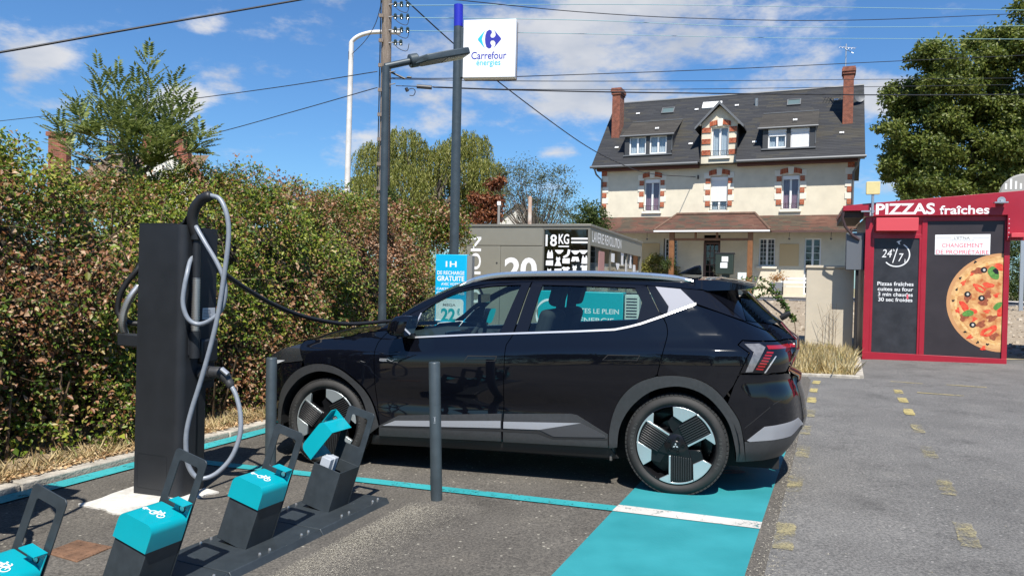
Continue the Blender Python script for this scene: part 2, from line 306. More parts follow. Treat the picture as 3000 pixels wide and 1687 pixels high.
# ================================================================== the setting
ASPH = asphalt('parking_asphalt', (.082,.075,.065), (.120,.110,.096), (.30,.28,.23), .03)
LANE = asphalt('lane_asphalt', (.118,.115,.110), (.155,.151,.144), (.28,.27,.25), .025)
TEAL_P = worn_paint('teal_road_paint', (.030,.30,.32), (.085,.078,.070), .64, 11)
TEAL_W = worn_paint('teal_band_paint', (.022,.225,.25), (.07,.13,.13), .86, 3.5, .16)
WHITE_P = worn_paint('white_road_paint', (.52,.50,.46), (.085,.078,.070), .63, 9)
YEL_P = worn_paint('faded_yellow_paint', (.42,.345,.14), (.19,.185,.175), .56, 7, .10, 80)
YEL_F = worn_paint('ghost_yellow_paint', (.31,.27,.15), (.185,.18,.17), .455, 6, .12, 80)
CONC = mat('kerb_concrete', (.36,.33,.28), .9, var=.3, vscale=9, bump=.4, bscale=70)
DRY = mat('dry_soil', (.22,.165,.10), .95, var=.35, vscale=7, bump=.6, bscale=40)
GRAVEL = mat('stony_ground', (.20,.155,.105), .95, col2=(.33,.27,.195), vscale=9, bump=.9, bscale=14)
ROADM = mat('road_asphalt', (.10,.10,.105), .85, var=.15, vscale=3)
PAVE = mat('pavement', (.36,.33,.29), .9, var=.15, vscale=3)
def sheet(name, poly, m, dz, parent=None, kind='structure', div=0):
    mb = MB(); mb.add([(x, y, gz(x, y)+dz) for x, y in poly], [tuple(range(len(poly)))])
    o = mb.build(name, m, parent)
    if kind: o['kind'] = kind
    if o.data.polygons[0].normal.z < 0: o.data.flip_normals()
    return o
def grid_sheet(name, xs, ys, m, dz, fz=gz):
    mb = MB(); nx = len(xs)
    mb.v = [(x, y, fz(x, y)+dz) for y in ys for x in xs]
    mb.f = [(j*nx+i, j*nx+i+1, (j+1)*nx+i+1, (j+1)*nx+i) for j in range(len(ys)-1) for i in range(nx-1)]; mb.m = [0]*len(mb.f)
    return tag(mb.build(name, m, None, smooth='all'), kind='structure')
xs = [-600, -200, -80, -40, -25, -16] + [i*2.0 for i in range(-6, 9)] + [20, 25, 30, 40, 80, 200, 600]
ys = [-600, -200, -60, -30, -20] + [i*1.0 for i in range(-14, 40)] + [45, 55, 80, 200, 800, 2500]
FIELD = mat('dry_grass_field', (.17,.15,.07), .95, col2=(.30,.25,.13), vscale=1.2, bump=.5, bscale=20)
grid_sheet('ground', xs, ys, FIELD, -.03)
xs2 = [-9, -6, -3, 0, 3, 6, 9, 12, 15]; ys2 = [-12, -8, -4, 0, 3, 6, 9, 12, 14.9]
# parking asphalt: everything right of the kerb
KA, KB = Vector((-4.60, 2.42)), Vector((1.0, 15.84)); kd = (KB-KA).normalized(); kn = Vector((-kd.y, kd.x))   # kerb line; kn points to the hedge
def kpt(t, o): p = KA + kd*t + kn*o; return (p.x, p.y)
KL = (KB-KA).length
sheet('parking_asphalt', [(-9, -11.9), (14, -11.9), (14, 14.8), (.6, 14.8), kpt(0, 0), (-9, -8)], ASPH, .0)
sheet('lane_asphalt', [(1.36, 3.82), (2.39, 6.14), (3.69, 9.12), (4.70, 11.45), (4.85, 12.0), (5.58, 11.72), (6.95, 14.75), (13.9, 14.75), (13.9, -11.8), (-5.2, -11.8)], LANE, .004)
STRAWG = mat('straw_litter', (.38,.30,.17), .95, col2=(.54,.45,.27), vscale=12, bump=.6, bscale=50)
sheet('stony_verge', [(4.6, 12.1), (5.5, 11.85), (7.0, 14.9), (7.0, 14.9), (14, 14.9), (14, 15.6), (.6, 15.6), (2, 13)], STRAWG, .001)
def strip_grid(name, y0, y1, x0, x1, m, dz, n=24):
    return grid_sheet(name, [x0+(x1-x0)*i/10 for i in range(11)], [y0+(y1-y0)*i/n for i in range(n+1)], m, dz)
strip_grid('stony_ground', 15.2, 29.0, -2, 40, GRAVEL, .0)
strip_grid('road', 29.0, 33.0, -40, 60, ROADM, .01, 4)
strip_grid('pavement', 33.0, 40.0, -40, 60, PAVE, .06, 4)
sheet('road_marking', [(-40, 30.9), (60, 30.9), (60, 31.02), (-40, 31.02)], mat('road_white', (.6,.6,.58), .8), .03)
# stones of the stony ground: real stones joined as one mass
def stones(name, n, region, smin, smax, m):
    vs = []; fs = []
    for i in range(n):
        x, y = region(); s = random.uniform(smin, smax)*(random.random()**2*.8+.5); z = gz(x, y)
        b = len(vs); a0 = random.random()*6.28
        pts = [(math.cos(a0+k*1.2566)*s*random.uniform(.7, 1.2), math.sin(a0+k*1.2566)*s*random.uniform(.7, 1.2)) for k in range(5)]
        vs += [(x+p[0], y+p[1], z-.01) for p in pts] + [(x+p[0]*.6, y+p[1]*.6, z+s*random.uniform(.4, .8)) for p in pts]
        fs += [(b+k, b+(k+1) % 5, b+5+(k+1) % 5, b+5+k) for k in range(5)] + [tuple(b+5+k for k in range(5))]
    mb = MB(); mb.v = vs; mb.f = fs; mb.m = [0]*len(fs); return mb.build(name, m)
STONE = leaf_mat('pale_stones', [(0, (.17,.13,.09)), (.5, (.29,.235,.17)), (1, (.42,.36,.28))], trans=0, rough=.9)
tag(stones('stone_scatter', 4200, lambda: (random.uniform(3, 24), 15.3+13.5*random.random()**1.3), .02, .085, STONE), 'pale stones scattered over the bare ground behind the red cabin', 'stones', kind='stuff')
# kerb: one concrete stone after another, with a teal line painted beside it
kerb = thing('kerb', None, None); kerb['kind'] = 'structure'
t = 0.0
while t < 13.2:
    mb = MB(); jit = random.uniform(-.006, .006)
    a0, a1 = t+.004, t+.996; P = [kpt(a0, .0+jit), kpt(a1, .0+jit), kpt(a1, .14+jit), kpt(a0, .14+jit)]
    lo = [(x, y, gz(x, y)-.1) for x, y in P]; hi = [(x, y, gz(x, y)+.055+jit) for x, y in P]
    mb.add(lo+hi, [(0,3,2,1), (4,5,6,7), (0,1,5,4), (1,2,6,5), (2,3,7,6), (3,0,4,7)])
    mb.build('kerb_stone', CONC, kerb, bevel=.012); t += 1.0
sheet('teal_edge_line', [kpt(0, -.02), kpt(KL, -.02), kpt(KL, -.19), kpt(0, -.19)], TEAL_P, .008)
# hedge bank behind the kerb
mb = MB(); nb = 30
for i in range(nb+1):
    for o, z in ((.14, .045), (.5, .09), (1.1, .14), (3.2, .1), (9, .0)):
        x, y = kpt(-4+i*22/nb, o); mb.v.append((x, y, gz(x, y)+z+random.uniform(-.015, .015)))
for i in range(nb):
    for j in range(4): a = i*5+j; mb.f.append((a, a+5, a+6, a+1)); mb.m.append(0)
tag(mb.build('hedge_bank', DRY, None, smooth='all'), kind='structure')
# painted markings
def quad_line(name, a, b, w, m, dz, rag=0.0):
    a, b = Vector(a), Vector(b); d = (b-a).normalized(); n = Vector((-d.y, d.x))*w/2; k = 9 if rag else 1; P = []
    for s_, p0, p1 in ((1, a, b), (-1, b, a)):
        for i in range(k+1): q = p0.lerp(p1, i/k)+n*s_; P.append((q.x+random.uniform(-rag, rag), q.y+random.uniform(-rag, rag)))
    return sheet(name, P, m, dz)
quad_line('teal_bay_line', (-2.62, 6.08), (.715, 4.825), .115, TEAL_P, .008)
sheet('teal_band', [(1.85, 7.45), (.715, 4.82), (.235, 3.70), (-.55, 1.9), (.42, 1.55), (1.22, 3.72), (1.58, 4.53), (2.78, 7.2)], TEAL_W, .010)
sheet('white_bay_line', [(.745, 4.885), (.685, 4.755), (1.53, 4.41), (1.585, 4.535)], WHITE_P, .014)
# the bay symbol half hidden under the car's tail
mb = MB(); cx, cy = 1.72, 5.76
ring_prism(mb, [(cx+.15*math.cos(a*.2618), cy+.065*math.sin(a*.2618)) for a in range(24)], [(cx+.05*math.cos(a*.2618), cy+.022*math.sin(a*.2618)) for a in range(24)], 0, .0005)
mb.v = [(x, y, gz(x, y)+.0145+z) for x, y, z in mb.v]; tag(mb.build('bay_symbol', mat('grey_symbol_paint', (.20,.19,.17), .8)), kind='structure')  # symbol in one even grey beige
yl = [(4.67, 11.17), (4.29, 10.34), (3.90, 9.45), (3.48, 8.46), (3.03, 7.48), (2.62, 6.51), (2.14, 5.45), (1.64, 4.31)]
yr = [(5.42, 10.22), (5.08, 9.47), (4.68, 8.58), (4.23, 7.58), (3.73, 6.50), (3.22, 5.38), (2.73, 4.34)]
for row in (yl, yr):
    for i, c in enumerate(row):
        d = (Vector(row[min(i+1, len(row)-1)])-Vector(row[max(i-1, 0)])).normalized()*(.20+.015*min(i, 3)); c = Vector(c)
        quad_line('yellow_dash', c-d, c+d, .105, YEL_P if i < 3 else YEL_F, .010, .009)
for a, b in (((5.88, 11.31), (6.23, 11.06)), ((6.53, 10.95), (6.95, 10.68)), ((5.64, 10.14), (6.10, 9.84)), ((7.2, 10.0), (7.9, 9.6))): quad_line('yellow_dash', a, b, .05, YEL_P, .010, .006)
# rubble and lime crumbs lying along the asphalt seam and beside the cycle rack
CRUMB = leaf_mat('lime_crumbs', [(0, (.17,.155,.125)), (.5, (.28,.255,.205)), (1, (.42,.39,.32))], trans=0, rough=.9)
def crumbs(name, n, fn, s0, s1, m, label):
    vs = []; fs = []
    for i in range(n):
        x, y = fn(); s = random.uniform(s0, s1); z = gz(x, y)+.006; a0 = random.random()*6.28; b = len(vs)
        vs += [(x+math.cos(a0+k*2.094)*s*random.uniform(.6, 1.3), y+math.sin(a0+k*2.094)*s*random.uniform(.6, 1.3), z) for k in range(3)] + [(x, y, z+s*.7)]
        fs += [(b, b+1, b+3), (b+1, b+2, b+3), (b+2, b, b+3)]
    mb = MB(); mb.v = vs; mb.f = fs; mb.m = [0]*len(fs); return tag(mb.build(name, m), label, 'gravel', kind='stuff')
def seam():
    t = random.random(); P = [(3.69, 9.12), (2.39, 6.14), (1.44, 4.01), (.9, 2.8)]; k = min(int(t*3), 2); f = t*3-k
    return (P[k][0]+(P[k+1][0]-P[k][0])*f+random.gauss(0, .05), P[k][1]+(P[k+1][1]-P[k][1])*f+random.gauss(0, .03))
crumbs('seam_crumbs', 1500, seam, .002, .006, CRUMB, 'pale crumbs of broken asphalt along the seam of the lane')
def railside():
    t = random.random(); return (-1.62+.86*t+.10+abs(random.gauss(0, .20)), 3.0+2.0*t-.05-abs(random.gauss(0, .08)))
crumbs('rack_crumbs', 24000, railside, .0010, .0030, CRUMB, 'pale lime grit spilled along the foot of the cycle rack')
crumbs('loose_chips', 260, lambda: (random.uniform(-3, 7), random.uniform(3, 11)), .002, .007, CRUMB, 'loose pale chips strewn over the asphalt')
# dry grass, straw and fallen leaves
STRAW = leaf_mat('dry_straw', [(0, (.30,.21,.10)), (.4, (.50,.38,.19)), (.8, (.66,.54,.31)), (1, (.22,.24,.08))], trans=.25, rough=.7)
FALL = leaf_mat('fallen_leaves', [(0, (.24,.13,.06)), (.5, (.46,.30,.15)), (1, (.62,.48,.30))], trans=.15, rough=.8)
def blades(name, n, fn, h0, h1, w, m, label, lean=.6, cat='grass'):
    xy = np.array([fn() for _ in range(n)]); P = np.column_stack([xy, [gz(x, y)+.0 for x, y in xy]]); D = rng.normal(size=(n, 3))*lean; D[:, 2] = np.abs(rng.normal(size=n))*.6+.55
    return tag(leaf_mesh(name, P, D, rdir(n), rng.uniform(h0, h1, n), w, m, None), label, cat, kind='stuff')
def vergeP():
    t = random.uniform(0, 11.5); o = .15+abs(random.gauss(0, .38)); return kpt(t, o)
v = blades('verge_grass', 9000, vergeP, .04, .17, .006, STRAW, 'short straw coloured dry grass along the kerb under the hedge', 1.1)
v.location.z = .06
def vergeL():
    return kpt(random.uniform(0, 11.5), .1+abs(random.gauss(0, .28)))
xy = np.array([vergeL() for _ in range(5200)]); P = np.column_stack([xy, [gz(x, y)+.075 for x, y in xy]]); D = rdir(5200); D[:, 2] *= .25
tag(leaf_mesh('leaf_litter', P, D, np.tile([0, 0, 1.0], (5200, 1))+rdir(5200)*.5, rng.uniform(.025, .06, 5200), rng.uniform(.015, .035, 5200), FALL, None), 'curled brown fallen leaves lying along the kerb', 'leaves', kind='stuff')
GRASS_P = [(4.3, 12.2), (5.5, 11.75), (6.9, 14.75), (6.6, 15.9), (2.8, 15.9), (3.0, 13.0)]
def inpoly(x, y, P):
    c = False; n = len(P)
    for i in range(n):
        (x1, y1), (x2, y2) = P[i], P[(i+1) % n]
        if (y1 > y) != (y2 > y) and x < (x2-x1)*(y-y1)/(y2-y1)+x1: c = not c
    return c
def patchP():
    while True:
        x, y = random.uniform(2.8, 7), random.uniform(11.6, 15.9)
        if inpoly(x, y, GRASS_P): return x, y
STRAW2 = leaf_mat('tall_dry_grass', [(0, (.55,.43,.20)), (.4, (.74,.61,.32)), (.85, (.86,.77,.50)), (1, (.36,.35,.12))], trans=.5, rough=.7)
blades('dry_grass_patch', 13000, patchP, .06, .38, .010, STRAW2, 'tall straw coloured dry grass in front of the beige cabinet', .42)
# low kerb of the grass patch
mb = MB()
for a, b in (((4.55, 12.1), (5.58, 11.70)), ((5.58, 11.70), (7.0, 14.8))):
    a, b = Vector(a), Vector(b); d = (b-a).normalized(); n = Vector((-d.y, d.x))*.06
    P = [a+n, b+n, b-n, a-n]; mb.add([(p.x, p.y, gz(p.x, p.y)-.1) for p in P]+[(p.x, p.y, gz(p.x, p.y)+.05) for p in P], [(0,3,2,1), (4,5,6,7), (0,1,5,4), (1,2,6,5), (2,3,7,6), (3,0,4,7)])
tag(mb.build('grass_patch_kerb', CONC, None, bevel=.012), kind='structure')
# ================================================================== the black car
PAINT = mat('black_car_paint', (.0030,.0036,.0062), .035, spec=.55)
GLOSSB = mat('gloss_black_trim', (.006,.006,.008), .07, spec=.5)
CLAD = mat('grey_black_cladding', (.035,.036,.038), .42, var=.1, vscale=40, bump=.05, bscale=400)
SKIRT = mat('black_plastic', (.018,.018,.019), .5, bump=.05, bscale=300)
DARK = mat('underbody_black', (.010,.010,.011), .8)
SILV = mat('satin_silver_trim', (.36,.37,.40), .34, metal=.35)
CHROME = mat('bright_trim', (.62,.62,.63), .30, metal=.55)
WHITE_T = mat('pearl_white_panel', (.28,.285,.315), .6, spec=.08)
TYRE = mat('tyre_rubber', (.022,.021,.020), .72, var=.25, vscale=9, bump=.12, bscale=160)
RIMB = mat('rim_black', (.007,.007,.008), .24, spec=.35)
RIBM = mat('rim_rib_grey', (.022,.022,.023), .32, spec=.5)
RIMP = mat('rim_polished', (.62,.68,.69), .30, metal=.75)
CGLASS = glass_mat('tinted_car_glass', (.66,.80,.78), 1.25)
CGLASS2 = glass_mat('dark_rear_glass', (.06,.08,.09), 1.0)
CABIN = mat('cabin_dark_fabric', (.020,.022,.025), .85, bump=.1, bscale=200)
CABIN2 = mat('cabin_grey_trim', (.055,.06,.065), .7)
REDL = mat('tail_light_red', (.26,.008,.010), .15, coat=.6)
CLEARL = mat('tail_light_lens', (.13,.13,.135), .2, coat=.8, var=.25, vscale=30)
HEADL = mat('headlight_lens', (.025,.027,.03), .05, coat=1.0)
car = thing('car', 'glossy black electric crossover parked on the teal bay marking', 'car', CARM)
# side surface w(a, z): a along the car from the rear axle to the front, z height, w half width
BZ = [.10,.16,.24,.32,.45,.60,.75,.86,.93,.97,1.01,1.06,1.12,1.25,1.36,1.45,1.52,1.60]
BW = [.80,.84,.885,.906,.906,.914,.926,.927,.922,.912,.885,.858,.838,.785,.735,.685,.63,.54]
RZ = [.2,.35,.5,.6,.72,.8,.86,.95,1.05,1.15,1.3,1.42,1.6]
RA = [-.74,-.84,-.87,-.86,-.84,-.80,-.81,-.82,-.78,-.66,-.50,-.40,-.35]
GT = [0,.03,.07,.12,.2,.35,.55,.9]; GW = [.55,.40,.29,.21,.125,.05,.015,0]
def table(xs, ys, lo, hi, sg):
    x = np.arange(lo-.2, hi+.2, .002); y = np.interp(x, xs, ys); k = np.exp(-.5*(np.arange(-int(4*sg/.002), int(4*sg/.002)+1)*.002/sg)**2); k /= k.sum()
    return x, np.convolve(np.pad(y, len(k)//2, mode='edge'), k, 'valid')
TB = table(BZ, BW, 0, 1.7, .014); TR = table(RZ, RA, 0, 1.7, .03); TG = table(GT, GW, -.1, 4, .018)
TSH = table([-.4,.5,1.2,2.3,3.0], [.075,.062,.015,-.03,-.03], -1, 4, .12)
def W(a, z):
    s = np.interp(a, *TSH); s = s*max(0, 1-abs(z-.98)/.3)                       # the shoulder crease climbs towards the tail
    w = np.interp(z-s, *TB)
    w -= np.interp(max(a-np.interp(z, *TR), -.05), *TG)*(1-.45*min(max((z-.95)/.65, 0), 1)); w -= np.interp(max(3.58-a, -.05), *TG)*(1.0 if z < 1.0 else max(0, 1-(z-1.0)*4))
    if z > 1.0: w -= (z-1.0)*max(0, a-1.0)*.03 + (z-1.0)*max(0, .6-a)*.06
    # hollow above the sill on the doors
    h = math.exp(-((z-.56)/.085)**2)*sstep((a-.35)/.5)*sstep((2.5-a)/.3); w -= .020*h
    return float(max(w, .2))
def WN(a, z, e=.004):
    da = (W(a+e, z)-W(a-e, z))/(2*e); dz = (W(a, z+e)-W(a, z-e))/(2*e); return Vector((-da, 1, -dz)).normalized()
def inset(poly, d):
    n = len(poly); A = sum(poly[i][0]*poly[(i+1)%n][1]-poly[(i+1)%n][0]*poly[i][1] for i in range(n)); sg = 1 if A > 0 else -1; out = []
    for i in range(n):
        p0, p1, p2 = Vector(poly[i-1]), Vector(poly[i]), Vector(poly[(i+1) % n]); e1 = (p1-p0).normalized(); e2 = (p2-p1).normalized()
        n1 = Vector((-e1.y, e1.x))*sg; n2 = Vector((-e2.y, e2.x))*sg; b = n1+n2; L = b.length
        if L < .3: out.append(tuple(p1+n1*d)); continue
        b /= L; out.append(tuple(p1+b*min(d/max(b.dot(n1), .4), 2*d)))
    return out
def panel(name, poly, m, off=0.0, thick=.014, gap=.003, grid=.035, parent=None, label=None, fn=W, fnn=WN, sides=(1, -1)):
    poly = inset(poly, gap) if gap else poly
    bm = bmesh.new(); vs = [bm.verts.new((p[0], p[1], 0)) for p in poly]; bm.faces.new(vs); bm.normal_update(); bmesh.ops.triangulate(bm, faces=bm.faces[:])
    for ax in (0, 1):
        lo = min(p[ax] for p in poly); hi = max(p[ax] for p in poly); k = max(1, int((hi-lo)/grid))
        for i in range(1, k):
            c = [0, 0, 0]; c[ax] = lo+(hi-lo)*i/k; nn = [0, 0, 0]; nn[ax] = 1
            bmesh.ops.bisect_plane(bm, geom=bm.verts[:]+bm.edges[:]+bm.faces[:], plane_co=c, plane_no=nn, dist=1e-6)
    bmesh.ops.remove_doubles(bm, verts=bm.verts[:], dist=1e-5); bm.verts.index_update()
    bedges = [(e.verts[0].index, e.verts[1].index) for e in bm.edges if len(e.link_faces) == 1]
    V = [(v.co.x, v.co.y) for v in bm.verts]; Fc = [[v.index for v in f.verts] for f in bm.faces]; bm.free(); res = []
    S3 = [Vector((a, fn(a, z)+off, z)) for a, z in V]; N3 = [fnn(a, z) for a, z in V]
    for sg in sides:
        fl = (lambda q: Vector((q.x, q.y*sg, q.z)))
        verts = [fl(q) for q in S3]; nv = len(verts); faces = []; ln = []
        for f in Fc:
            q = [verts[i] for i in f]; nr = (q[1]-q[0]).cross(q[2]-q[0]); av = fl(N3[f[0]])
            f = f if nr.dot(av) > 0 else f[::-1]; faces.append(tuple(f)); ln += [fl(N3[i]) for i in f]
        for i, j in bedges:
            b = len(verts); verts += [verts[i], verts[j], verts[j]-fl(N3[j])*thick, verts[i]-fl(N3[i])*thick]
            fn_ = (verts[b+1]-verts[b]).cross(verts[b+3]-verts[b])
            if fn_.length < 1e-12: fn_ = Vector((1, 0, 0))
            faces.append((b, b+1, b+2, b+3)); ln += [fn_.normalized()]*4
        me = bpy.data.meshes.new(name); me.from_pydata([tuple(v) for v in verts], [], faces); me.materials.append(m)
        me.polygons.foreach_set('use_smooth', [True]*len(faces)); me.normals_split_custom_set([tuple(x) for x in ln])
        o = link(bpy.data.objects.new(name, me), parent or car)
        if label: o['label'] = label
        res.append(o)
    return res
def ribbon(outer, inner, n=40):
    def rs(P):
        P = [Vector(p) for p in P]; L = [0]
        for i in range(1, len(P)): L.append(L[-1]+(P[i]-P[i-1]).length)
        return [(np.interp(L[-1]*k/n, L, [p.x for p in P]), np.interp(L[-1]*k/n, L, [p.y for p in P])) for k in range(n+1)]
    return rs(outer), rs(inner)
def strip_panel(name, outer, inner, m, off=0, thick=.014, n=40, parent=None, rows=4, sides=(1, -1)):
    A, B = ribbon(outer, inner, n); res = []
    for sg in sides:
        vs = []; nm = []
        for j in range(rows+1):
            for i in range(n+1):
                a = A[i][0]+(B[i][0]-A[i][0])*j/rows; z = A[i][1]+(B[i][1]-A[i][1])*j/rows
                bulge = off - (thick if j in (0, rows) and rows > 2 else 0)*.0
                vs.append((a, (W(a, z)+bulge)*sg, z)); q = WN(a, z); nm.append((q.x, q.y*sg, q.z))
        fs = [(j*(n+1)+i, j*(n+1)+i+1, (j+1)*(n+1)+i+1, (j+1)*(n+1)+i) for j in range(rows) for i in range(n)]; ln = []; ff = []
        for f in fs:
            q = [Vector(vs[k]) for k in f]; g = f if (q[1]-q[0]).cross(q[2]-q[0]).dot(Vector(nm[f[0]])) > 0 else f[::-1]; ff.append(g); ln += [nm[k] for k in g]
        for j in (0, rows):
            for i in range(n):
                p, q = j*(n+1)+i, j*(n+1)+i+1; b = len(vs); P, Q = Vector(vs[p]), Vector(vs[q]); vs += [tuple(P), tuple(Q), tuple(Q-Vector(nm[q])*thick), tuple(P-Vector(nm[p])*thick)]
                nr = (Q-P).cross(Vector(nm[p])).normalized(); nr = nr if (nr.z > 0) == (j == 0) else -nr; ff.append((b, b+1, b+2, b+3)); ln += [tuple(nr)]*4
        me = bpy.data.meshes.new(name); me.from_pydata(vs, [], ff); me.materials.append(m); me.polygons.foreach_set('use_smooth', [True]*len(ff)); me.normals_split_custom_set(ln)
        res.append(link(bpy.data.objects.new(name, me), parent or car))
    return res
FRo = spline([(.468,.302),(.467,.425),(.434,.568),(.371,.686),(.259,.786),(.111,.835),(-.023,.842),(-.155,.82),(-.274,.751),(-.38,.62),(-.439,.499),(-.47,.255)], 3)
FRi = spline([(.41,.313),(.397,.443),(.346,.56),(.27,.653),(.159,.734),(.013,.771),(-.108,.757),(-.215,.706),(-.31,.606),(-.369,.497),(-.405,.337),(-.407,.256)], 3)
FFo = spline([(2.305,.349),(2.352,.498),(2.425,.63),(2.551,.738),(2.682,.809),(2.834,.831),(2.977,.804),(3.1,.736),(3.214,.619),(3.275,.478),(3.29,.273)], 3)
FFi = spline([(2.396,.281),(2.415,.457),(2.467,.59),(2.568,.692),(2.679,.752),(2.813,.771),(2.92,.753),(3.04,.693),(3.163,.575),(3.229,.443),(3.25,.29)], 3)
between = lambda P, lo, hi: [p for p in P if lo <= p[0] <= hi]
Bl = [(1.259,1.025),(1.264,.79),(1.275,.512),(1.28,.292)]
Fs = [(2.318,.27),(2.308,.359),(2.335,.579),(2.343,.736),(2.348,.889),(2.347,.971),(2.33,1.027),(2.264,1.10)]
Rs = [(.075,1.192),(.066,1.132),(.08,1.051),(.117,.892),(.128,.845)]
Bls = [(1.215,1.102)]+spline(Bl, 3); Fss = spline(Fs, 3); Rss = spline(Rs, 3)
fd = panel('front_door', [(2.06,1.058),(1.998,1.058),(1.585,1.083)]+Bls+Fss+[(2.20,1.10)], PAINT)
rd = panel('rear_door', [(1.215,1.102),(.701,1.129),(.446,1.146),(.347,1.167),(.262,1.19),(.105,1.247)]+Rss+[p for p in FRo if .11 < p[0]][::-1][1:]+[(.473,.30)]+Bls[::-1][:-1], PAINT)
panel('rear_quarter_panel', [(.105,1.252),(-.124,1.335),(-.30,1.277),(-.457,1.217),(-.629,1.143),(-.705,1.082),(-.444,1.094),(-.415,1.065),(-.49,1.011),(-.426,.872),(-.388,.785),(-.318,.69)]+[p for p in FRo if -.33 < p[0] < .12][::-1]+Rss[::-1], PAINT, grid=.028)
panel('pillar_panel', [(.237,1.475),(.135,1.285),(.105,1.256),(-.124,1.342),(-.457,1.224),(-.336,1.326),(-.203,1.438),(-.009,1.457),(.171,1.474)], GLOSSB)
panel('white_pillar_insert', [(.171,1.467),(-.009,1.450),(-.124,1.342),(.075,1.274),(.067,1.323)], WHITE_T, off=.004, gap=0)
panel('tailgate_side', [(-.203,1.434),(-.336,1.324),(-.457,1.222),(-.475,1.22),(-.43,1.38),(-.415,1.45),(-.248,1.442)], PAINT, grid=.02)
panel('tailgate_corner', [(-.457,1.22),(-.66,1.185),(-.74,1.15),(-.82,1.085),(-.705,1.079),(-.629,1.146)], PAINT, grid=.018, gap=.002)
panel('rear_glass_corner', [(-.43,1.38),(-.475,1.222),(-.66,1.188),(-.70,1.20),(-.46,1.42)], CGLASS2, grid=.02, gap=.001)
tl = panel('tail_light', [(-.444,1.091),(-.705,1.077),(-.828,1.081),(-.828,1.0),(-.745,.866),(-.428,.872),(-.493,1.011),(-.418,1.063)], GLOSSB, grid=.02)
for i, t_ in enumerate(tl):
    sd = (1,) if i == 0 else (-1,)
    panel('clear_lens', [(-.459,1.071),(-.561,1.072),(-.600,1.048),(-.513,.882),(-.467,.881),(-.522,1.016)], CLEARL, off=.004, gap=0, grid=.03, parent=t_, sides=sd)
    panel('red_bar', [(-.608,1.058),(-.82,1.050),(-.82,1.026),(-.64,1.034),(-.622,1.034)], REDL, off=.004, gap=0, grid=.02, parent=t_, sides=sd)
    for k in range(7):
        f0, f1 = k/7+.02, k/7+.10; Lp = lambda f: (-.612+.080*f, 1.022-.13*f); Rp = lambda f: (-.658+.080*f, 1.016-.13*f)
        panel('red_bar', [Lp(f0), Rp(f0), Rp(f1), Lp(f1)], REDL, off=.004, gap=0, grid=.03, parent=t_, sides=sd)
    panel('bright_edge', [(-.668,.985),(-.676,.985),(-.60,.873),(-.592,.873)], CHROME, off=.004, gap=0, parent=t_, sides=sd)
bp = panel('rear_bumper', [(-.428,.866),(-.745,.857),(-.842,.81),(-.835,.75),(-.862,.65),(-.884,.5),(-.872,.415),(-.781,.413),(-.496,.399),(-.462,.40)]+[p for p in FRo if p[0] < -.335 and p[1] > .40][::-1]+[(-.388,.785)], PAINT, grid=.02)
panel('lower_rear_bumper', [(-.462,.40),(-.496,.399),(-.781,.413),(-.878,.445),(-.80,.34),(-.726,.262),(-.47,.252)], CLAD, off=.006, grid=.02, gap=.001)
panel('rear_silver_insert', [(-.48,.409),(-.597,.502),(-.838,.525),(-.882,.458),(-.781,.413),(-.496,.401)], SILV, off=.008, gap=0, grid=.02)
panel('bumper_crease_shade', [(-.462,.497),(-.66,.664),(-.66,.659),(-.462,.491)], DARK, off=.0015, gap=0, thick=.002)  # thin dark strips paint the shade line of the bumper crease
panel('bumper_crease_shade', [(-.66,.664),(-.83,.735),(-.83,.729),(-.66,.657)], DARK, off=.0012, gap=0, thick=.002)
panel('front_fender', [(2.30,1.106),(2.352,1.10),(2.526,1.083),(2.576,1.056),(3.007,1.012),(3.05,.985),(3.046,.945),(3.03,.90),(3.0,.843),(2.99,.80)]+[p for p in FFo if p[0] < 2.98][::-1]+Fss[1:], PAINT)
hl = panel('headlight', [(3.05,.985),(3.245,.932),(3.42,.86),(3.44,.80),(3.287,.806),(3.001,.845),(3.046,.945)], HEADL, grid=.02)
panel('daylight_strip', [(3.19,.842),(3.42,.835),(3.43,.795),(3.287,.808)], mat('daylight_lens', (.62,.64,.66), .15, coat=.8), off=.003, gap=0, parent=hl[0], sides=(1,))
panel('front_bumper', [(3.001,.843),(3.287,.804),(3.44,.80),(3.50,.72),(3.52,.6),(3.52,.45),(3.48,.3),(3.42,.22),(3.29,.25)]+[p for p in FFo if p[0] > 2.98][::-1], PAINT, grid=.02)
strip_panel('wheel_arch_flare', FRo, FRi, CLAD, off=.016, thick=.05)
strip_panel('wheel_arch_flare', FFo, FFi, CLAD, off=.016, thick=.05)
panel('sill_skirt', [(2.41,.19),(1.282,.215),(.408,.22),(.468,.30),(1.279,.288),(2.321,.266),(2.37,.275)], SKIRT, off=-.008, gap=0)
panel('front_door_cladding', [(2.303,.358),(2.137,.446),(1.287,.506),(1.29,.296),(2.312,.272)], CLAD, off=.012, gap=0, parent=None)
panel('rear_door_cladding', [(1.266,.506),(.756,.533),(.709,.526),(.631,.484),(.48,.400),(.478,.305),(1.273,.293)], CLAD, off=.012, gap=0)
panel('silver_strip', [(2.273,.360),(2.166,.404),(1.291,.452),(1.291,.399),(1.885,.375)], SILV, off=.018, gap=0)
panel('silver_strip', [(1.268,.448),(.678,.471),(.99,.405),(1.268,.398)], SILV, off=.018, gap=0)
panel('sill_wedge', [(.678,.471),(.499,.393),(.499,.379),(.877,.360),(.99,.405)], mat('shaded_silver_trim', (.09,.092,.10), .3, metal=.5), off=.018, gap=0)  # same silver as the strip, painted darker for the way it faces
panel('cladding_groove', [(2.29,.352),(1.289,.388),(1.0,.394),(.885,.356),(.48,.372),(.48,.360),(.885,.342),(1.0,.374),(1.289,.372),(2.29,.345)], DARK, off=.0135, gap=0, thick=.004)
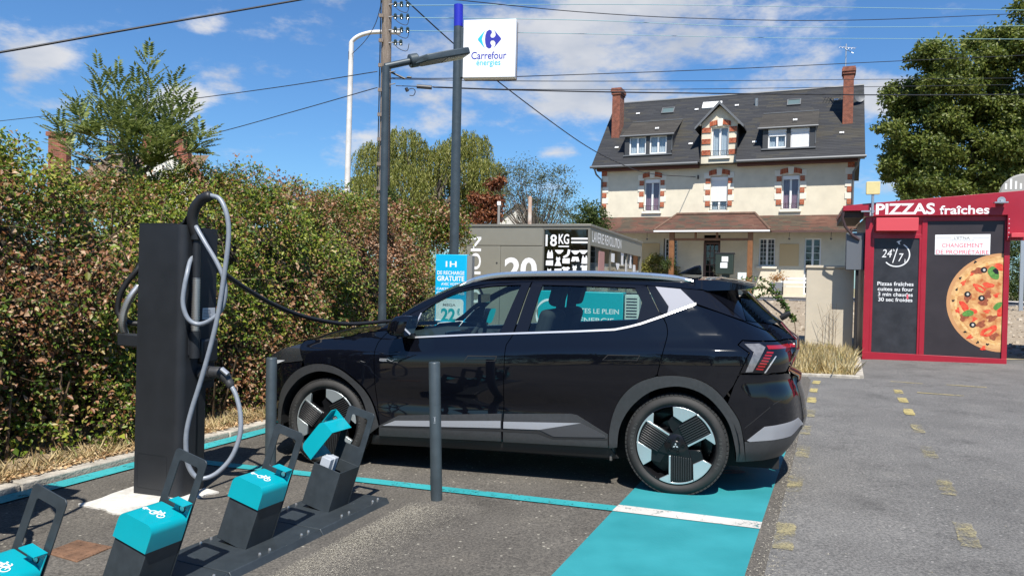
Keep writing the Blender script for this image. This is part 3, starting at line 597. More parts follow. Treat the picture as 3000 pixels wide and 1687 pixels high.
# windows and their frames
FG = [(2.035,1.069),(2.053,1.099),(2.003,1.249),(1.924,1.314),(1.815,1.374),(1.704,1.42),(1.59,1.448),(1.445,1.466),(1.3,1.475),(1.208,1.477),(1.323,1.112)]
RG = [(1.033,1.477),(.672,1.469),(.327,1.456),(.264,1.354),(.293,1.192),(.494,1.163),(.714,1.141),(1.103,1.120)]
panel('front_side_window', FG, CGLASS, off=-.010, gap=-.004, thick=.003)
panel('rear_side_window', RG, CGLASS, off=-.010, gap=-.004, thick=.003)
gapl = spline([(2.264,1.108),(2.117,1.231),(2.016,1.282),(1.872,1.357),(1.709,1.436),(1.48,1.484),(1.126,1.501)], 4)
strip_panel('front_window_frame', [(2.117,1.228),(2.016,1.279),(1.872,1.354),(1.709,1.433),(1.48,1.481),(1.126,1.498)], [(2.025,1.210),(2.003,1.249),(1.924,1.314),(1.815,1.374),(1.704,1.42),(1.59,1.448),(1.445,1.466),(1.3,1.475),(1.15,1.477)], GLOSSB, rows=3)
panel('mirror_triangle', [(2.25,1.11),(2.117,1.228),(2.005,1.268),(2.003,1.249),(2.053,1.099),(2.035,1.069),(2.10,1.066)], GLOSSB, gap=.001)
panel('triangle_strip', [(2.060,1.10),(2.010,1.252),(2.001,1.250),(2.050,1.10)], CHROME, off=.003, gap=0)
panel('middle_pillar', [(1.208,1.479),(1.323,1.112),(1.219,1.108),(1.130,1.499)], GLOSSB, gap=.0015)
panel('middle_pillar', [(1.122,1.499),(1.209,1.108),(1.103,1.120),(1.033,1.479)], GLOSSB, gap=.0015)
strip_panel('rear_window_frame', [(1.12,1.500),(.7,1.495),(.237,1.476)], [(1.04,1.477),(.672,1.469),(.31,1.456)], GLOSSB, rows=3)
panel('rear_window_pillar', [(.327,1.460),(.264,1.354),(.293,1.192),(.262,1.197),(.107,1.256),(.135,1.289),(.237,1.474)], GLOSSB)
ch = [(2.09,1.052),(1.998,1.056),(1.585,1.083),(1.215,1.102),(.701,1.129),(.446,1.146),(.347,1.167),(.262,1.19),(.105,1.247),(-.124,1.337)]
ch2 = [(2.06,1.064),(1.998,1.068),(1.585,1.095),(1.215,1.115),(.701,1.143),(.446,1.160),(.347,1.181),(.262,1.204),(.105,1.262),(-.124,1.352)]
strip_panel('bright_window_strip', ch, ch2, CHROME, off=.007, thick=.012, n=60, rows=2)
sil = spline([(2.37,1.105),(2.238,1.184),(2.158,1.247),(2.048,1.316),(1.915,1.382),(1.799,1.436),(1.706,1.473),(1.61,1.510),(1.439,1.540),(1.206,1.554),(.752,1.552),(.484,1.542),(.224,1.526),(.035,1.518),(-.13,1.512)], 4)
gap2 = gapl + [(.7,1.498),(.237,1.479),(-.009,1.459),(-.203,1.440)]
strip_panel('roof_side', sil, gap2, PAINT, n=70, rows=8, thick=.02)
# top surfaces
def loft(name, edge, m, crown, bulge, parent=None, nf=18, thick=None, wf=W, z0=0.0, lab=None):
    E_ = []
    for a, z in edge: E_.append((a, wf(a, z), z+z0))
    k = len(E_); vs = []
    for (a, w, z), i in zip(E_, range(k)):
        cr = crown[i] if isinstance(crown, (list, tuple)) else crown; bu = bulge[i] if isinstance(bulge, (list, tuple)) else bulge
        for j in range(nf+1):
            f = -1+2*j/nf; c = 1-abs(f)**2.4; vs.append((a+bu*c, f*w, z+cr*c))
    fs = [(i*(nf+1)+j, i*(nf+1)+j+1, (i+1)*(nf+1)+j+1, (i+1)*(nf+1)+j) for i in range(k-1) for j in range(nf)]
    mb = MB(); mb.v = vs; mb.f = fs; mb.m = [0]*len(fs); return mb.build(name, m, parent or car, smooth='all')
roofE = [p for p in sil if p[0] <= 1.72]; loft('roof', roofE, PAINT, .030, .03)
loft('windscreen', [p for p in sil if 1.68 <= p[0] <= 2.37], CGLASS, .045, .10)
hoodE = spline([(2.37,1.100),(2.526,1.086),(2.576,1.060),(2.8,1.038),(3.007,1.016),(3.06,.985),(3.245,.934),(3.40,.87)], 3)
loft('bonnet', hoodE, PAINT, [.035+.02*sstep((a-2.3)/.5) for a, z in hoodE], [.0+.13*sstep((a-2.9)/.5) for a, z in hoodE])
loft('front_face', [(3.40,.87),(3.44,.80),(3.50,.72),(3.52,.6),(3.52,.45),(3.48,.3),(3.40,.2)], PAINT, 0, [.13,.13,.09,.09,.09,.08,.06])
loft('tailgate', [(-.44,1.44),(-.52,1.36),(-.62,1.26),(-.70,1.20)], CGLASS2, 0, -.05)
loft('tailgate_lower', [(-.70,1.20),(-.75,1.14),(-.82,1.085),(-.828,1.0),(-.76,.87),(-.842,.81),(-.835,.75),(-.862,.65),(-.884,.5),(-.87,.43),(-.80,.34),(-.72,.25)], PAINT, 0, -.05)
# roof spoiler
mb = MB(); top = [(-.112,.578,1.518),(-.25,.578,1.516),(-.40,.56,1.494),(-.525,.53,1.466)]; bot = [(-.112,.600,1.46),(-.20,.600,1.438),(-.40,.565,1.444),(-.515,.53,1.456)]
for rows in (top, bot):
    b = len(mb.v)
    for a, w, z in rows:
        for j in range(13): f = -1+j/6; c = 1-abs(f)**2.4; mb.v.append((a-.03*c, f*w, z+.032*c*(1 if rows is top else .7)))
    mb.f += [(b+i*13+j, b+i*13+j+1, b+(i+1)*13+j+1, b+(i+1)*13+j) for i in range(3) for j in range(12)]
mb.f += [(3*13+j, 3*13+j+1, 52+3*13+j+1, 52+3*13+j) for j in range(12)]
for e in (0, 12): mb.f += [(i*13+e, (i+1)*13+e, 52+(i+1)*13+e, 52+i*13+e) for i in range(3)]
mb.m = [0]*len(mb.f); mb.build('roof_spoiler', PAINT, car, smooth=True)
# aerial fin, roof rails, rear wiper
mb = MB(); prof = [(.06,1.575),(.0,1.603),(-.08,1.638),(-.125,1.648),(-.13,1.62),(-.135,1.565)]
mb.prism([(a, z) for a, z in prof], -.03, .03, plane='xz'); fin = mb.build('aerial_fin', PAINT, car, smooth=True, bevel=.012); fin.location = (0, 0, -.004)
for sg in (1, -1):
    rail = spline([(1.715,1.474),(1.617,1.530),(1.449,1.566),(1.215,1.580),(.76,1.584),(.491,1.578),(.23,1.567),(.039,1.549),(-.098,1.516)], 5); mb = MB(); vs = []; n = len(rail)
    for i, (a, z) in enumerate(rail):
        w = W(a, min(z, 1.53)-.012)+.004; h = .012+.024*min(1, i/5, (n-1-i)/5)
        for y_, z_ in ((.012,-h),(.016,-h*.5),(.012,.0),(-.004,.006),(-.022,.004),(-.026,-h*.6),(-.022,-h*1.2)): vs.append((a, (w+y_)*sg, z+z_-.002))
    mb.v = vs; mb.f = [(i*7+j, i*7+(j+1) % 7, (i+1)*7+(j+1) % 7, (i+1)*7+j) for i in range(n-1) for j in range(7)]+[tuple(range(7)), tuple(range((n-1)*7, n*7))]; mb.m = [0]*len(mb.f)
    mb.build('roof_rail', mat('satin_aluminium', (.66,.67,.68), .24, metal=.9) if sg == 1 else bpy.data.materials['satin_aluminium'], car, smooth=True)
mb = MB(); mb.tube([(-.735,.12,1.225),(-.765,.13,1.245),(-.80,.14,1.27)], [.022,.024,.014], 8); mb.tube([(-.765,.12,1.24),(-.62,-.3,1.36)], .008, 6); mb.build('rear_wiper', SKIRT, car, smooth=True)
# door mirrors
for sg in (1, -1):
    mb = MB(); rows = []
    for f, sc in ((0, .55), (.06, .9), (.16, 1.0), (.30, 1.0), (.42, .96), (.46, .88)):
        ring = []
        for (a, z) in rrect(-.085*sc, .075*sc, -.085*sc, .080*sc, .045*sc, 3): ring.append((2.215-f*.36+a*.0+.0, z))
        rows.append((f, sc))
    M_ = []
    for x, sc in ((2.180,.35),(2.158,.75),(2.125,.97),(2.07,1.06),(2.03,1.04),(2.005,1.0)):
        cw = .985; M_.append([(x-.03*(z/.09), (cw+y_)*sg, 1.155+z) for y_, z in rrect(-.115*sc, .085*sc, -.075*sc, .078*sc, .045*sc, 4)])
    k = len(M_[0])
    for r in M_: mb.v += r
    mb.f = [(i*k+j, i*k+(j+1) % k, (i+1)*k+(j+1) % k, (i+1)*k+j) for i in range(len(M_)-1) for j in range(k)]+[tuple(range(k))]; mb.m = [0]*len(mb.f)
    mir = mb.build('door_mirror', PAINT, car, smooth='all')
    mb = MB(); mb.add(M_[-1], [tuple(range(k))]); mb.build('mirror_glass', mat('mirror_glass', (.75,.77,.78), .03, metal=1.0) if sg == 1 else bpy.data.materials['mirror_glass'], mir)
    mb = MB(); mb.box(2.02, 2.12, .84, .93, 1.062, 1.095); mb.v = [(x, y*sg, z) for x, y, z in mb.v]; mb.build('mirror_foot', SKIRT, mir, bevel=.01)
    mb = MB(); mb.box(2.03, 2.13, .88, 1.068, 1.108, 1.120); mb.v = [(x, y*sg, z) for x, y, z in mb.v]; mb.build('mirror_light', SILV if False else GLOSSB, mir, bevel=.004)
# handles: a shut line round a flush handle
for nm, poly in (('front_door_handle', [(1.58,.897),(1.554,.932),(1.325,.937),(1.339,.905)]), ('rear_door_handle', [(.514,.939),(.479,.972),(.253,.977),(.273,.945)])):
    panel('handle_recess', inset(poly, -.003), DARK, off=.0006, gap=0, thick=.001)
    panel(nm, poly, PAINT, off=.002, gap=.002, thick=.003)
# EV badge and emblem lettering
for poly in ([(2.297,.890),(2.235,.890),(2.235,.886),(2.297,.886)], [(2.297,.884),(2.293,.884),(2.293,.872),(2.297,.872)], [(2.292,.882),(2.240,.882),(2.240,.879),(2.292,.879)], [(2.292,.875),(2.235,.875),(2.235,.871),(2.292,.871)], [(2.235,.890),(2.229,.890),(2.192,.871),(2.198,.871)], [(2.192,.871),(2.198,.871),(2.165,.890),(2.158,.890)], [(2.165,.891),(2.149,.891),(2.149,.888),(2.165,.888)]):
    panel('side_badge', poly, CHROME, off=.003, gap=0, thick=.003, sides=(1,))
# underbody, wheel housings, cabin
mb = MB(); mb.box(-.70, 3.40, -.62, .62, .17, .80); mb.box(.47, 2.30, -.83, .83, .20, .60); mb.box(-.66, -.45, -.70, .70, .28, .82); mb.box(3.28, 3.42, -.70, .70, .26, .78); mb.build('underbody', DARK, car)
mb = MB()
for a in (0, 2.785):
    for sg in (1, -1):
        pr = [(.435, .60*sg), (.435, .90*sg)]; k = 20; b = len(mb.v)
        for i in range(k+1):
            t_ = -.05+(math.pi+.1)*i/k
            for r, w in pr: mb.v.append((a+r*math.cos(t_), w, .335+r*math.sin(t_)))
        mb.f += [(b+2*i, b+2*i+1, b+2*i+3, b+2*i+2) for i in range(k)]
mb.m = [0]*len(mb.f); mb.build('wheel_housing', DARK, car)['kind'] = 'stuff'
mb = MB(); mb.tube([(.47,.80,.50),(.46,.86,.38),(.455,.86,.24)], .02, 6); mb.box(.455, .475, .66, .875, .20, .47); mb.build('mud_flap', mat('dusty_flap', (.10,.092,.085), .9), car, bevel=.006)
cab = thing('cabin', None, None, parent=car)
mb = MB(); mb.box(-.6, 2.35, -.76, .76, .55, .62); mb.build('cabin_floor', CABIN, cab)
for sg in (1, -1):
    mb = MB(); mb.box(.2, 2.3, .77*sg-.02, .77*sg+.02, .6, 1.035); mb.build('door_lining', CABIN, cab, bevel=.01)
def seat(a, w, wid, name, tall=1.0):
    mb = MB(); mb.box(-.06, .06, -wid/2, wid/2, 0, .58*tall); o = mb.build(name, CABIN, cab, bevel=.05, seg=4); o.location = (a, w, .72); o.rotation_euler = (0, R_(-16), 0)
    mb = MB(); mb.box(-.05, .05, -.13, .13, 0, .19); h = mb.build('headrest', CABIN, o, bevel=.045, seg=4); h.location = (0, 0, .61*tall)
    mb = MB(); mb.box(0, .5, -wid/2, wid/2, 0, .16); c = mb.build('seat_cushion', CABIN, o, bevel=.05, seg=4); c.location = (.0, 0, -.12); c.rotation_euler = (0, R_(12), 0)
seat(1.17, .37, .50, 'seat_back'); seat(1.17, -.37, .50, 'seat_back'); seat(.18, .40, .52, 'rear_seat_back', .88); seat(.18, -.40, .52, 'rear_seat_back', .88); seat(.18, 0, .30, 'rear_seat_back', .86)
mb = MB(); mb.prism([(1.86,.75),(1.86,.98),(1.92,1.035),(2.1,1.055),(2.5,1.06),(2.5,.75)], -.74, .74, plane='xz'); mb.build('dashboard', CABIN, cab, bevel=.02)
mb = MB(); mb.box(1.845, 1.87, .12, .62, .99, 1.09); mb.box(1.84, 1.86, -.12, .12, .86, 1.10); mb.build('dashboard_screens', GLOSSB, cab, bevel=.01)
mb = MB(); M = Matrix.Translation((1.70, .37, .99)) @ Matrix.Rotation(R_(66), 4, 'Y')
ring = [(.175*math.cos(a*.2618), .175*math.sin(a*.2618)*1.0) for a in range(25)]; mb.tube([M @ Vector((x, y, 0)) for x, y in ring], .017, 8, caps=False); mb.box(-.02, .02, -.17, .17, -.02, .0, M=M); mb.box(-.06, .06, -.07, .07, -.03, .015, M=M); mb.box(-.0, .16, -.02, .02, -.02, 0, M=M)
mb.tube([M @ Vector((0, 0, -.02)), M @ Vector((0, 0, -.25))], .04, 8); mb.build('steering_wheel', CABIN, cab, smooth=True)
mb = MB(); mb.box(1.73, 1.76, -.13, .13, 1.315, 1.395); mb.tube([(1.76,0,1.39),(1.80,0,1.47)], .012, 6); mb.build('inside_mirror', GLOSSB, cab, bevel=.012)
# wheels
def wheel(a, sg, rot, nm):
    w = thing('wheel', None, None, parent=car)
    # wheel-local: x to the right seen from outside, y up, z outwards
    ow = .918
    w.matrix_local = Matrix(((-1*sg if sg > 0 else 1, 0, 0, a), (0, 0, sg, ow*sg), (0, 1, 0, .352), (0, 0, 0, 1)))
    R0 = .357
    prof = [(.278,-.215),(.30,-.222),(.332,-.212),(.350,-.190),(.356,-.15),(.357,-.06),(.353,-.032),(.345,-.016),(.332,-.004),(.316,.003),(.302,.003),(.292,-.002),(.286,-.010),(.279,-.014)]
    mb = MB(); mb.lathe(prof, 72); ty = mb.build('tyre', TYRE, w, smooth=True)
    mb = MB()                                                      # tread blocks on the shoulder
    for i in range(72):
        t_ = 2*math.pi*i/72; M = Matrix.Rotation(t_, 4, 'Z'); mb.box(.3525, .3595, -.0125, .0125, -.062, -.030, M=M); mb.box(.345, .356, -.0125, .0125, -.030, -.014, M=M); mb.box(.3545, .3600, -.0125, .0125, -.13, -.072, M=M)
    mb.build('tread', TYRE, w)
    mb = MB(); mb.lathe([(.282,-.012),(.274,-.010),(.266,-.020),(.258,-.05),(.245,-.18),(.12,-.19)], 48); mb.lathe([(.0,-.11),(.17,-.11),(.175,-.13)], 40); rm = mb.build('rim_barrel', RIMB, w, smooth=True)
    mb = MB(); mb.box(-.20, -.10, -.06, .06, -.10, -.05); cal_ = mb.build('brake_caliper', mat('cast_grey', (.16,.16,.16), .5, metal=.6) if 'cast_grey' not in bpy.data.materials else bpy.data.materials['cast_grey'], w, bevel=.01)
    Rr = .273
    def arc(a0, a1, r, n=10): return [(r*math.cos(R_(a0+(a1-a0)*i/n)), r*math.sin(R_(a0+(a1-a0)*i/n))) for i in range(n+1)]
    def ang(x, y): return math.degrees(math.atan2(y, x))
    black = MB(); pol = MB(); ribs = MB()
    for k in range(3):
        M = Matrix.Rotation(R_(120*k+rot), 4, 'Z'); s = Rr
        P = lambda L: [(x*s, -y*s) for x, y in L]
        # ribbed paddle, hanging straight down in its own sector
        black.prism(P([(-.20,.08),(-.19,.28),(-.17,.91),(.0,.965),(.43,.88),(.43,.46),(.30,.02),(.05,-.04)]), -.05, -.012, M=M)
        black.prism(P([(.30,.10),(.43,.46),(.70,.34),(.62,.10)]), -.06, -.022, M=M)
        for q in range(9):
            x0 = -.105+q*.0585; ribs.prism(P([(x0,.26+.02*q*.3),(x0+.030,.26+.02*q*.3),(x0+.030,.90-.01*max(0,q-4)),(x0,.90-.01*max(0,q-4))]), -.013, -.001, M=M)
        pol.prism(P([(-.17,.27),(-.125,.27),(-.125,.93),(-.17,.93)]), -.03, -.004, M=M)
        e = arc(ang(-.40,-.90), ang(.45,-.89), s*.995, 12); i_ = arc(ang(.44,-.87), ang(-.125,-.945), s*.955, 8)
        pol.prism(e + i_ + P([(-.125,.78),(-.17,.76),(-.41,.885)]), -.03, -.005, M=M)
        e = arc(ang(.45,-.885), ang(.90,-.435), s*.995, 8)
        pol.prism(e + P([(.685,.325),(.44,.455)]), -.03, -.005, M=M)
    black.lathe([(0,-.008),(.075,-.008),(.09,-.02)], 30); black.build('rim_paddles', RIMB, w, bevel=.003); pol.build('rim_polished_faces', RIMP, w, bevel=.0015); ribs.build('rim_ribs', RIBM, w, bevel=.002)
    mb = MB(); mb.lathe([(0,.001),(.030,.001),(.036,-.004),(.037,-.012)], 28)
    for q in range(5):
        t_ = R_(72*q+rot+72); c = Vector((.052*math.cos(t_), .052*math.sin(t_))); mb.lathe([(0,.0),(.007,.0),(.0085,-.004),(.0085,-.012)], 6, M=Matrix.Translation((c.x, c.y, 0))); ring_prism(mb, [(c.x+.0135*math.cos(j*.628), c.y+.0135*math.sin(j*.628)) for j in range(10)], [(c.x+.011*math.cos(j*.628), c.y+.011*math.sin(j*.628)) for j in range(10)], -.012, -.005)
    mb.build('hub', RIMB, w, smooth=True)
    mb = MB()
    for q in range(3):
        M = Matrix.Rotation(R_(120*q+rot), 4, 'Z'); mb.prism([(0,.0008),(.0062,.0112),(0,.0218),(-.0062,.0112)], .001, .0025, M=M)
    mb.build('hub_emblem', CHROME, w)
    # raised lettering on the sidewall
    for word, c0 in (('MICHELIN', 12), ('MICHELIN', 192)):
        for i, chh in enumerate(word):
            t_ = R_(c0+rot-i*5.4); M = Matrix.Rotation(t_-math.pi/2, 4, 'Z') @ Matrix.Translation((0, .308, 0))
            text('sidewall_letter', chh, -.008 if chh != 'I' else -.003, .008 if chh != 'I' else .003, -.010, .010, .003, bpy.data.materials.get('sidewall_letter') or mat('sidewall_letter', (.075,.074,.070), .6), ty, M=M) if nm == 'near' else None
    return w
wheel(0, 1, 0, 'near'); wheel(2.785, 1, -4, 'near'); wheel(0, -1, 20, 'far'); wheel(2.785, -1, 35, 'far')
# ================================================================== street furniture
ANTH = mat('anthracite_metal', (.036,.045,.052), .42, metal=.25, var=.14, vscale=14, bump=.04, bscale=300)
POSTG = mat('grey_post_paint', (.052,.068,.078), .40, metal=.2, var=.12, vscale=10, bump=.03, bscale=200)
CHG = mat('charger_housing', (.020,.0225,.027), .45, metal=.15, var=.10, vscale=6, bump=.05, bscale=500)
CHG2 = mat('charger_side', (.013,.015,.018), .45)
TEALC = mat('teal_lacquer', (.0,.29,.345), .34, coat=.25, var=.04, vscale=4)
GREYC = mat('grey_cable', (.20,.225,.26), .38, var=.08, vscale=30)
BLACKC = mat('black_cable', (.012,.012,.013), .5)
STEEL = mat('spring_steel', (.62,.60,.57), .34, metal=.85)
WHITE = mat('white_print', (.80,.80,.80), .5)
ZINC = mat('zinc', (.50,.52,.54), .4, metal=.8)
SOCK = mat('socket_grey', (.34,.37,.41), .4)
def frame2(o, ang):
    t_ = R_(ang); return Matrix(((math.cos(t_), math.sin(t_), 0, o[0]), (-math.sin(t_), math.cos(t_), 0, o[1]), (0, 0, 1, o[2]), (0, 0, 0, 1)))
def copy_tree(o, parent=None):
    c = o.copy(); COL.objects.link(c); c.parent = parent
    for ch in list(o.children): copy_tree(ch, c)
    return c
# ---- charging station
CO = Vector((-2.63, 5.133, gz(-2.63, 5.133)-.005)); CHM = frame2(CO, 19) @ Matrix.Rotation(R_(.25), 4, 'Y')
ch = thing('charging_station', 'tall dark grey charging station with looped cables on a white concrete pad', 'charger', CHM, 'charging stations')
CI = CHM.inverted()
z3 = lambda x, y, Y: CI @ at(250+x/1.478, 520+y/1.478, Y)
mb = MB(); foot = [(.012,0)]+[(.345+.055*math.sin(R_(t_)), .055-.055*math.cos(R_(t_))) for t_ in range(0, 91, 10)]+[(.40,.155),(0,.155),(0,.012)]
mb.prism(foot, .0, 1.895); mb.build('housing', CHG, ch, smooth=True)
mb = MB(); mb.prism(rrect(.012, .392, .12, .355, .03, 4), .745, 1.885); mb.build('dispenser_module', CHG, ch, smooth=True)
mb = MB(); mb.box(.02, .385, .15, .26, 0, .75); mb.build('plinth', CHG2, ch)
mb = MB(); mb.box(.393, .3945, .175, .335, 1.02, 1.84); mb.build('side_panel', CHG2, ch)
mb = MB(); ring_prism(mb, rrect(.04, .30, .06, .30, .01), rrect(.042, .298, .062, .298, .01), -.0012, -.0004, M=Matrix(((1,0,0,0),(0,0,1,0),(0,1,0,.0),(0,0,0,1)))); mb.build('service_door_seam', CHG2, ch)
mb = MB(); mb.box(.385, .425, .165, .335, .93, 1.10); mb.build('connector_holster', CHG2, ch, bevel=.015)
mb = MB(); mb.box(.385, .412, .18, .33, .80, .90); mb.build('socket_hatch', CHG2, ch, bevel=.015)
mb = MB(); mb.lathe([(0,.0),(.012,.0),(.014,-.006)], 12, M=Matrix.Translation((.414,.235,.85)) @ Matrix.Rotation(R_(90), 4, 'Y')); mb.build('lock', STEEL, ch, smooth=True)
mb = MB(); mb.box(.3945, .3962, .20, .325, 1.24, 1.32); lab = mb.build('notice_label', mat('label_white', (.45,.47,.50), .5), ch)
mb = MB()
for i in range(6): mb.box(.3963, .3967, .208, .285-.006*(i % 3), 1.253+i*.010, 1.257+i*.010)
mb.build('small_print', mat('print_grey', (.12,.12,.13), .6), lab)
mb = MB(); prf = [(.0,.0),(.05,.002),(.085,.02),(.11,.055),(.118,.06),(.095,.012),(.055,-.012),(0,-.012)]
mb.prism(prf, 0, .06, M=Matrix(((1,0,0,.275),(0,0,1,.03),(0,1,0,1.897),(0,0,0,1)))); mb.build('top_flap', CHG2, ch, smooth=True)
mb = MB(); mb.box(.0, .30, .0, .15, 1.895, 1.903); mb.build('top_plate', CHG2, ch, bevel=.003)
ax, ay = .438, .085
mb = MB(); mb.tube([(ax, ay, .98), (ax, ay, 1.17)], .034, 14); mb.box(.385, .43, ay-.02, ay+.05, 1.0, 1.15); mb.build('arm_socket', CHG, ch, smooth=True)
def spring(name, pts, r, parent, pitch=.011):
    P = [Vector(p) for p in spline(pts, 8)]; L = sum((P[i+1]-P[i]).length for i in range(len(P)-1)); n = int(L/pitch); mb = MB(); cum = [0]
    for i in range(len(P)-1): cum.append(cum[-1]+(P[i+1]-P[i]).length)
    pp = []; rr = []
    for k in range(2*n+1):
        s = L*k/(2*n); pp.append(tuple(np.interp(s, cum, [q[j] for q in P]) for j in range(3))); rr.append(r if k % 2 == 0 else r*.70)
    mb.tube(pp, rr, 14); return mb.build(name, STEEL, parent, smooth='all')
zt = (z3(462, 435, 5.06)).z
spring('spring_hose', [(ax, ay, 1.16), (ax, ay, 1.3), (ax, ay, zt)], .030, ch)
neck = [(ax, ay, zt-.005), (ax, ay, zt+.12), (ax, ay, z3(462, 330, 5.06).z), (ax, ay, z3(462, 250, 5.06).z)]
mb = MB(); mb.tube(neck, .026, 14); mb.build('arm_rod', CHG, ch, smooth=True)
g0 = Vector(neck[-1]); gtop = [g0-Vector((0,0,.01))]+[z3(*p) for p in ((463,190,5.05), (474,135,5.04), (503,97,5.03), (547,77,5.01))]
mb = MB(); gp = spline([tuple(p) for p in gtop], 6); mb.tube(gp, [.036]*(len(gp)-2)+[.034, .026], 14); mb.build('arm_gooseneck', BLACKC, ch, smooth='all')
mb = MB(); mb.tube([g0-Vector((0,0,.03)), g0+Vector((0,0,.03))], .040, 14); mb.build('arm_clamp', CHG2, ch, smooth=True)
ca = [z3(*p) for p in ((540,78,5.01),(580,92,5.0),(606,140,4.98),(620,210,4.97),(617,300,4.96),(600,430,4.95),(575,590,4.94),(545,720,4.93),(500,880,4.92),(462,1000,4.91),(440,1090,4.90),(436,1170,4.90),(448,1250,4.91),(490,1300,4.92),(560,1285,4.95),(630,1215,4.99),(668,1120,5.02),(672,1030,5.05),(655,950,5.08),(634,905,5.10))]
mb = MB(); mb.tube(spline([tuple(p) for p in ca], 6), .0165, 10); mb.build('grey_cable', GREYC, ch, smooth='all')
cb_ = [z3(*p) for p in ((478,212,5.04),(520,285,5.0),(565,360,4.98),(597,430,4.97),(606,500,4.97),(590,570,4.97),(545,615,4.96),(490,635,4.96),(445,612,4.95),(423,550,4.95),(428,480,4.96),(440,420,4.98),(450,375,5.03),(462,345,5.09),(470,330,5.16))]
mb = MB(); mb.tube(spline([tuple(p) for p in cb_], 6), .0155, 10); mb.build('grey_cable', GREYC, ch, smooth='all')
# connector gun
mb = MB(); gpts = [z3(*p) for p in ((500,848,5.16),(545,842,5.13),(585,845,5.12),(612,870,5.11),(632,905,5.10))]
mb.tube([gpts[0], gpts[1]], [.042, .045], 12); mb.tube(spline([tuple(p) for p in gpts[1:]], 5), [.040]*6+[.036]*5+[.030]*4+[.024], 12); mb.build('charging_connector', CLAD, ch, smooth=True)
mb = MB(); mb.tube([z3(590,828,5.08), z3(618,852,5.07)], .018, 8); mb.build('connector_latch', ZINC, ch, smooth=True)
# left arm, hose and cable
mb = MB(); mb.box(-.225, .02, .05, .12, z3(150,730,5.24).z, z3(150,675,5.24).z); mb.build('left_arm_bracket', CHG, ch, bevel=.01)
spring('spring_hose', [(-.19,.085,z3(158,676,5.24).z), tuple(z3(160,630,5.24)), tuple(z3(170,575,5.24)), tuple(z3(195,520,5.25)), tuple(z3(232,470,5.28))], .030, ch)
mb = MB(); mb.tube(spline([tuple(z3(*p)) for p in ((245,370,5.34),(222,405,5.32),(180,455,5.31),(150,510,5.30),(140,570,5.30),(150,600,5.30),(180,625,5.30),(215,632,5.32),(245,632,5.34))], 5), .02, 10); mb.build('black_cable', BLACKC, ch, smooth='all')
c2 = copy_tree(ch); c2.matrix_world = Matrix.Translation((-.82, -1.33, gz(-3.45, 3.8)-gz(-2.63, 5.13))) @ CHM
c2['label'] = 'second charging station beside the leftmost cycle stand, only its cable shadow seen'
# cable running to the far side of the car
cp = [at(600, 765, 5.35), at(640, 790, 5.5), at(720, 845, 5.8), at(800, 891, 6.1), at(884, 925, 6.45), at(969, 944, 6.8), at(1030, 949, 7.0), at(1090, 945, 7.2), at(1150, 941, 7.4), at(1200, 955, 7.5)]
port = CARM @ Vector((2.75, -.90, .93)); cp[-1] = Vector((cp[-2].x+.1, cp[-2].y+.1, cp[-2].z-.05)); cp.append(CARM @ Vector((2.5, -1.02, .98))); cp.append(port)
mb = MB(); mb.tube(spline([tuple(p) for p in cp], 6), .019, 10); tag(mb.build('charging_cable', BLACKC, None, smooth='all'), 'black charging cable sagging from the charging station over the car bonnet', 'cable')
# pad and manhole cover
PADM = mat('white_cement', (.54,.52,.475), .9, var=.18, vscale=7, bump=.5, bscale=50)
pad = [(-2.86, 4.88), (-2.80, 4.95), (-2.70, 5.30), (-2.40, 5.36), (-2.06, 5.20), (-2.10, 5.10), (-2.18, 4.92), (-2.24, 4.80), (-2.31, 4.66), (-2.40, 4.68), (-2.49, 4.665), (-2.66, 4.78)]
pad = [(x+random.uniform(-.012, .012), y+random.uniform(-.012, .012)) for x, y in spline(pad, 4, True)]
mb = MB(); mb.prism(pad, 0, 1); mb.v = [(x, y, gz(x, y)+(.010 if z > .5 else -.03)) for x, y, z in mb.v]
tag(mb.build('concrete_pad', PADM), 'rough white cement pad under the charging station', 'pad')
RUST = mat('rusty_iron', (.15,.080,.045), .85, var=.35, vscale=12, bump=.5, bscale=60)
mh = thing('manhole_cover', 'small rusty square access cover set in the asphalt', 'manhole cover')
q = [Vector(p) for p in ((-2.52, 4.0), (-2.46, 4.2), (-2.2, 4.09), (-2.27, 3.87))]
mb = MB(); mb.prism([tuple(p) for p in q], 0, 1); mb.v = [(x, y, gz(x, y)+(.008 if z > .5 else -.02)) for x, y, z in mb.v]; mb.build('cover_plate', RUST, mh, bevel=.004)
mb = MB()
for i in range(7):
    for j in range(5):
        p = q[0].lerp(q[3], (i+.5)/7).lerp(q[1].lerp(q[2], (i+.5)/7), (j+.5)/5); M = Matrix.Translation((p.x, p.y, gz(p.x, p.y)+.008)) @ Matrix.Rotation(R_(45 if (i+j) % 2 else -45), 4, 'Z'); mb.box(-.008, .008, -.0022, .0022, 0, .002, M=M)
o = mb.build('cover_studs', RUST, mh); o['kind'] = 'stuff'
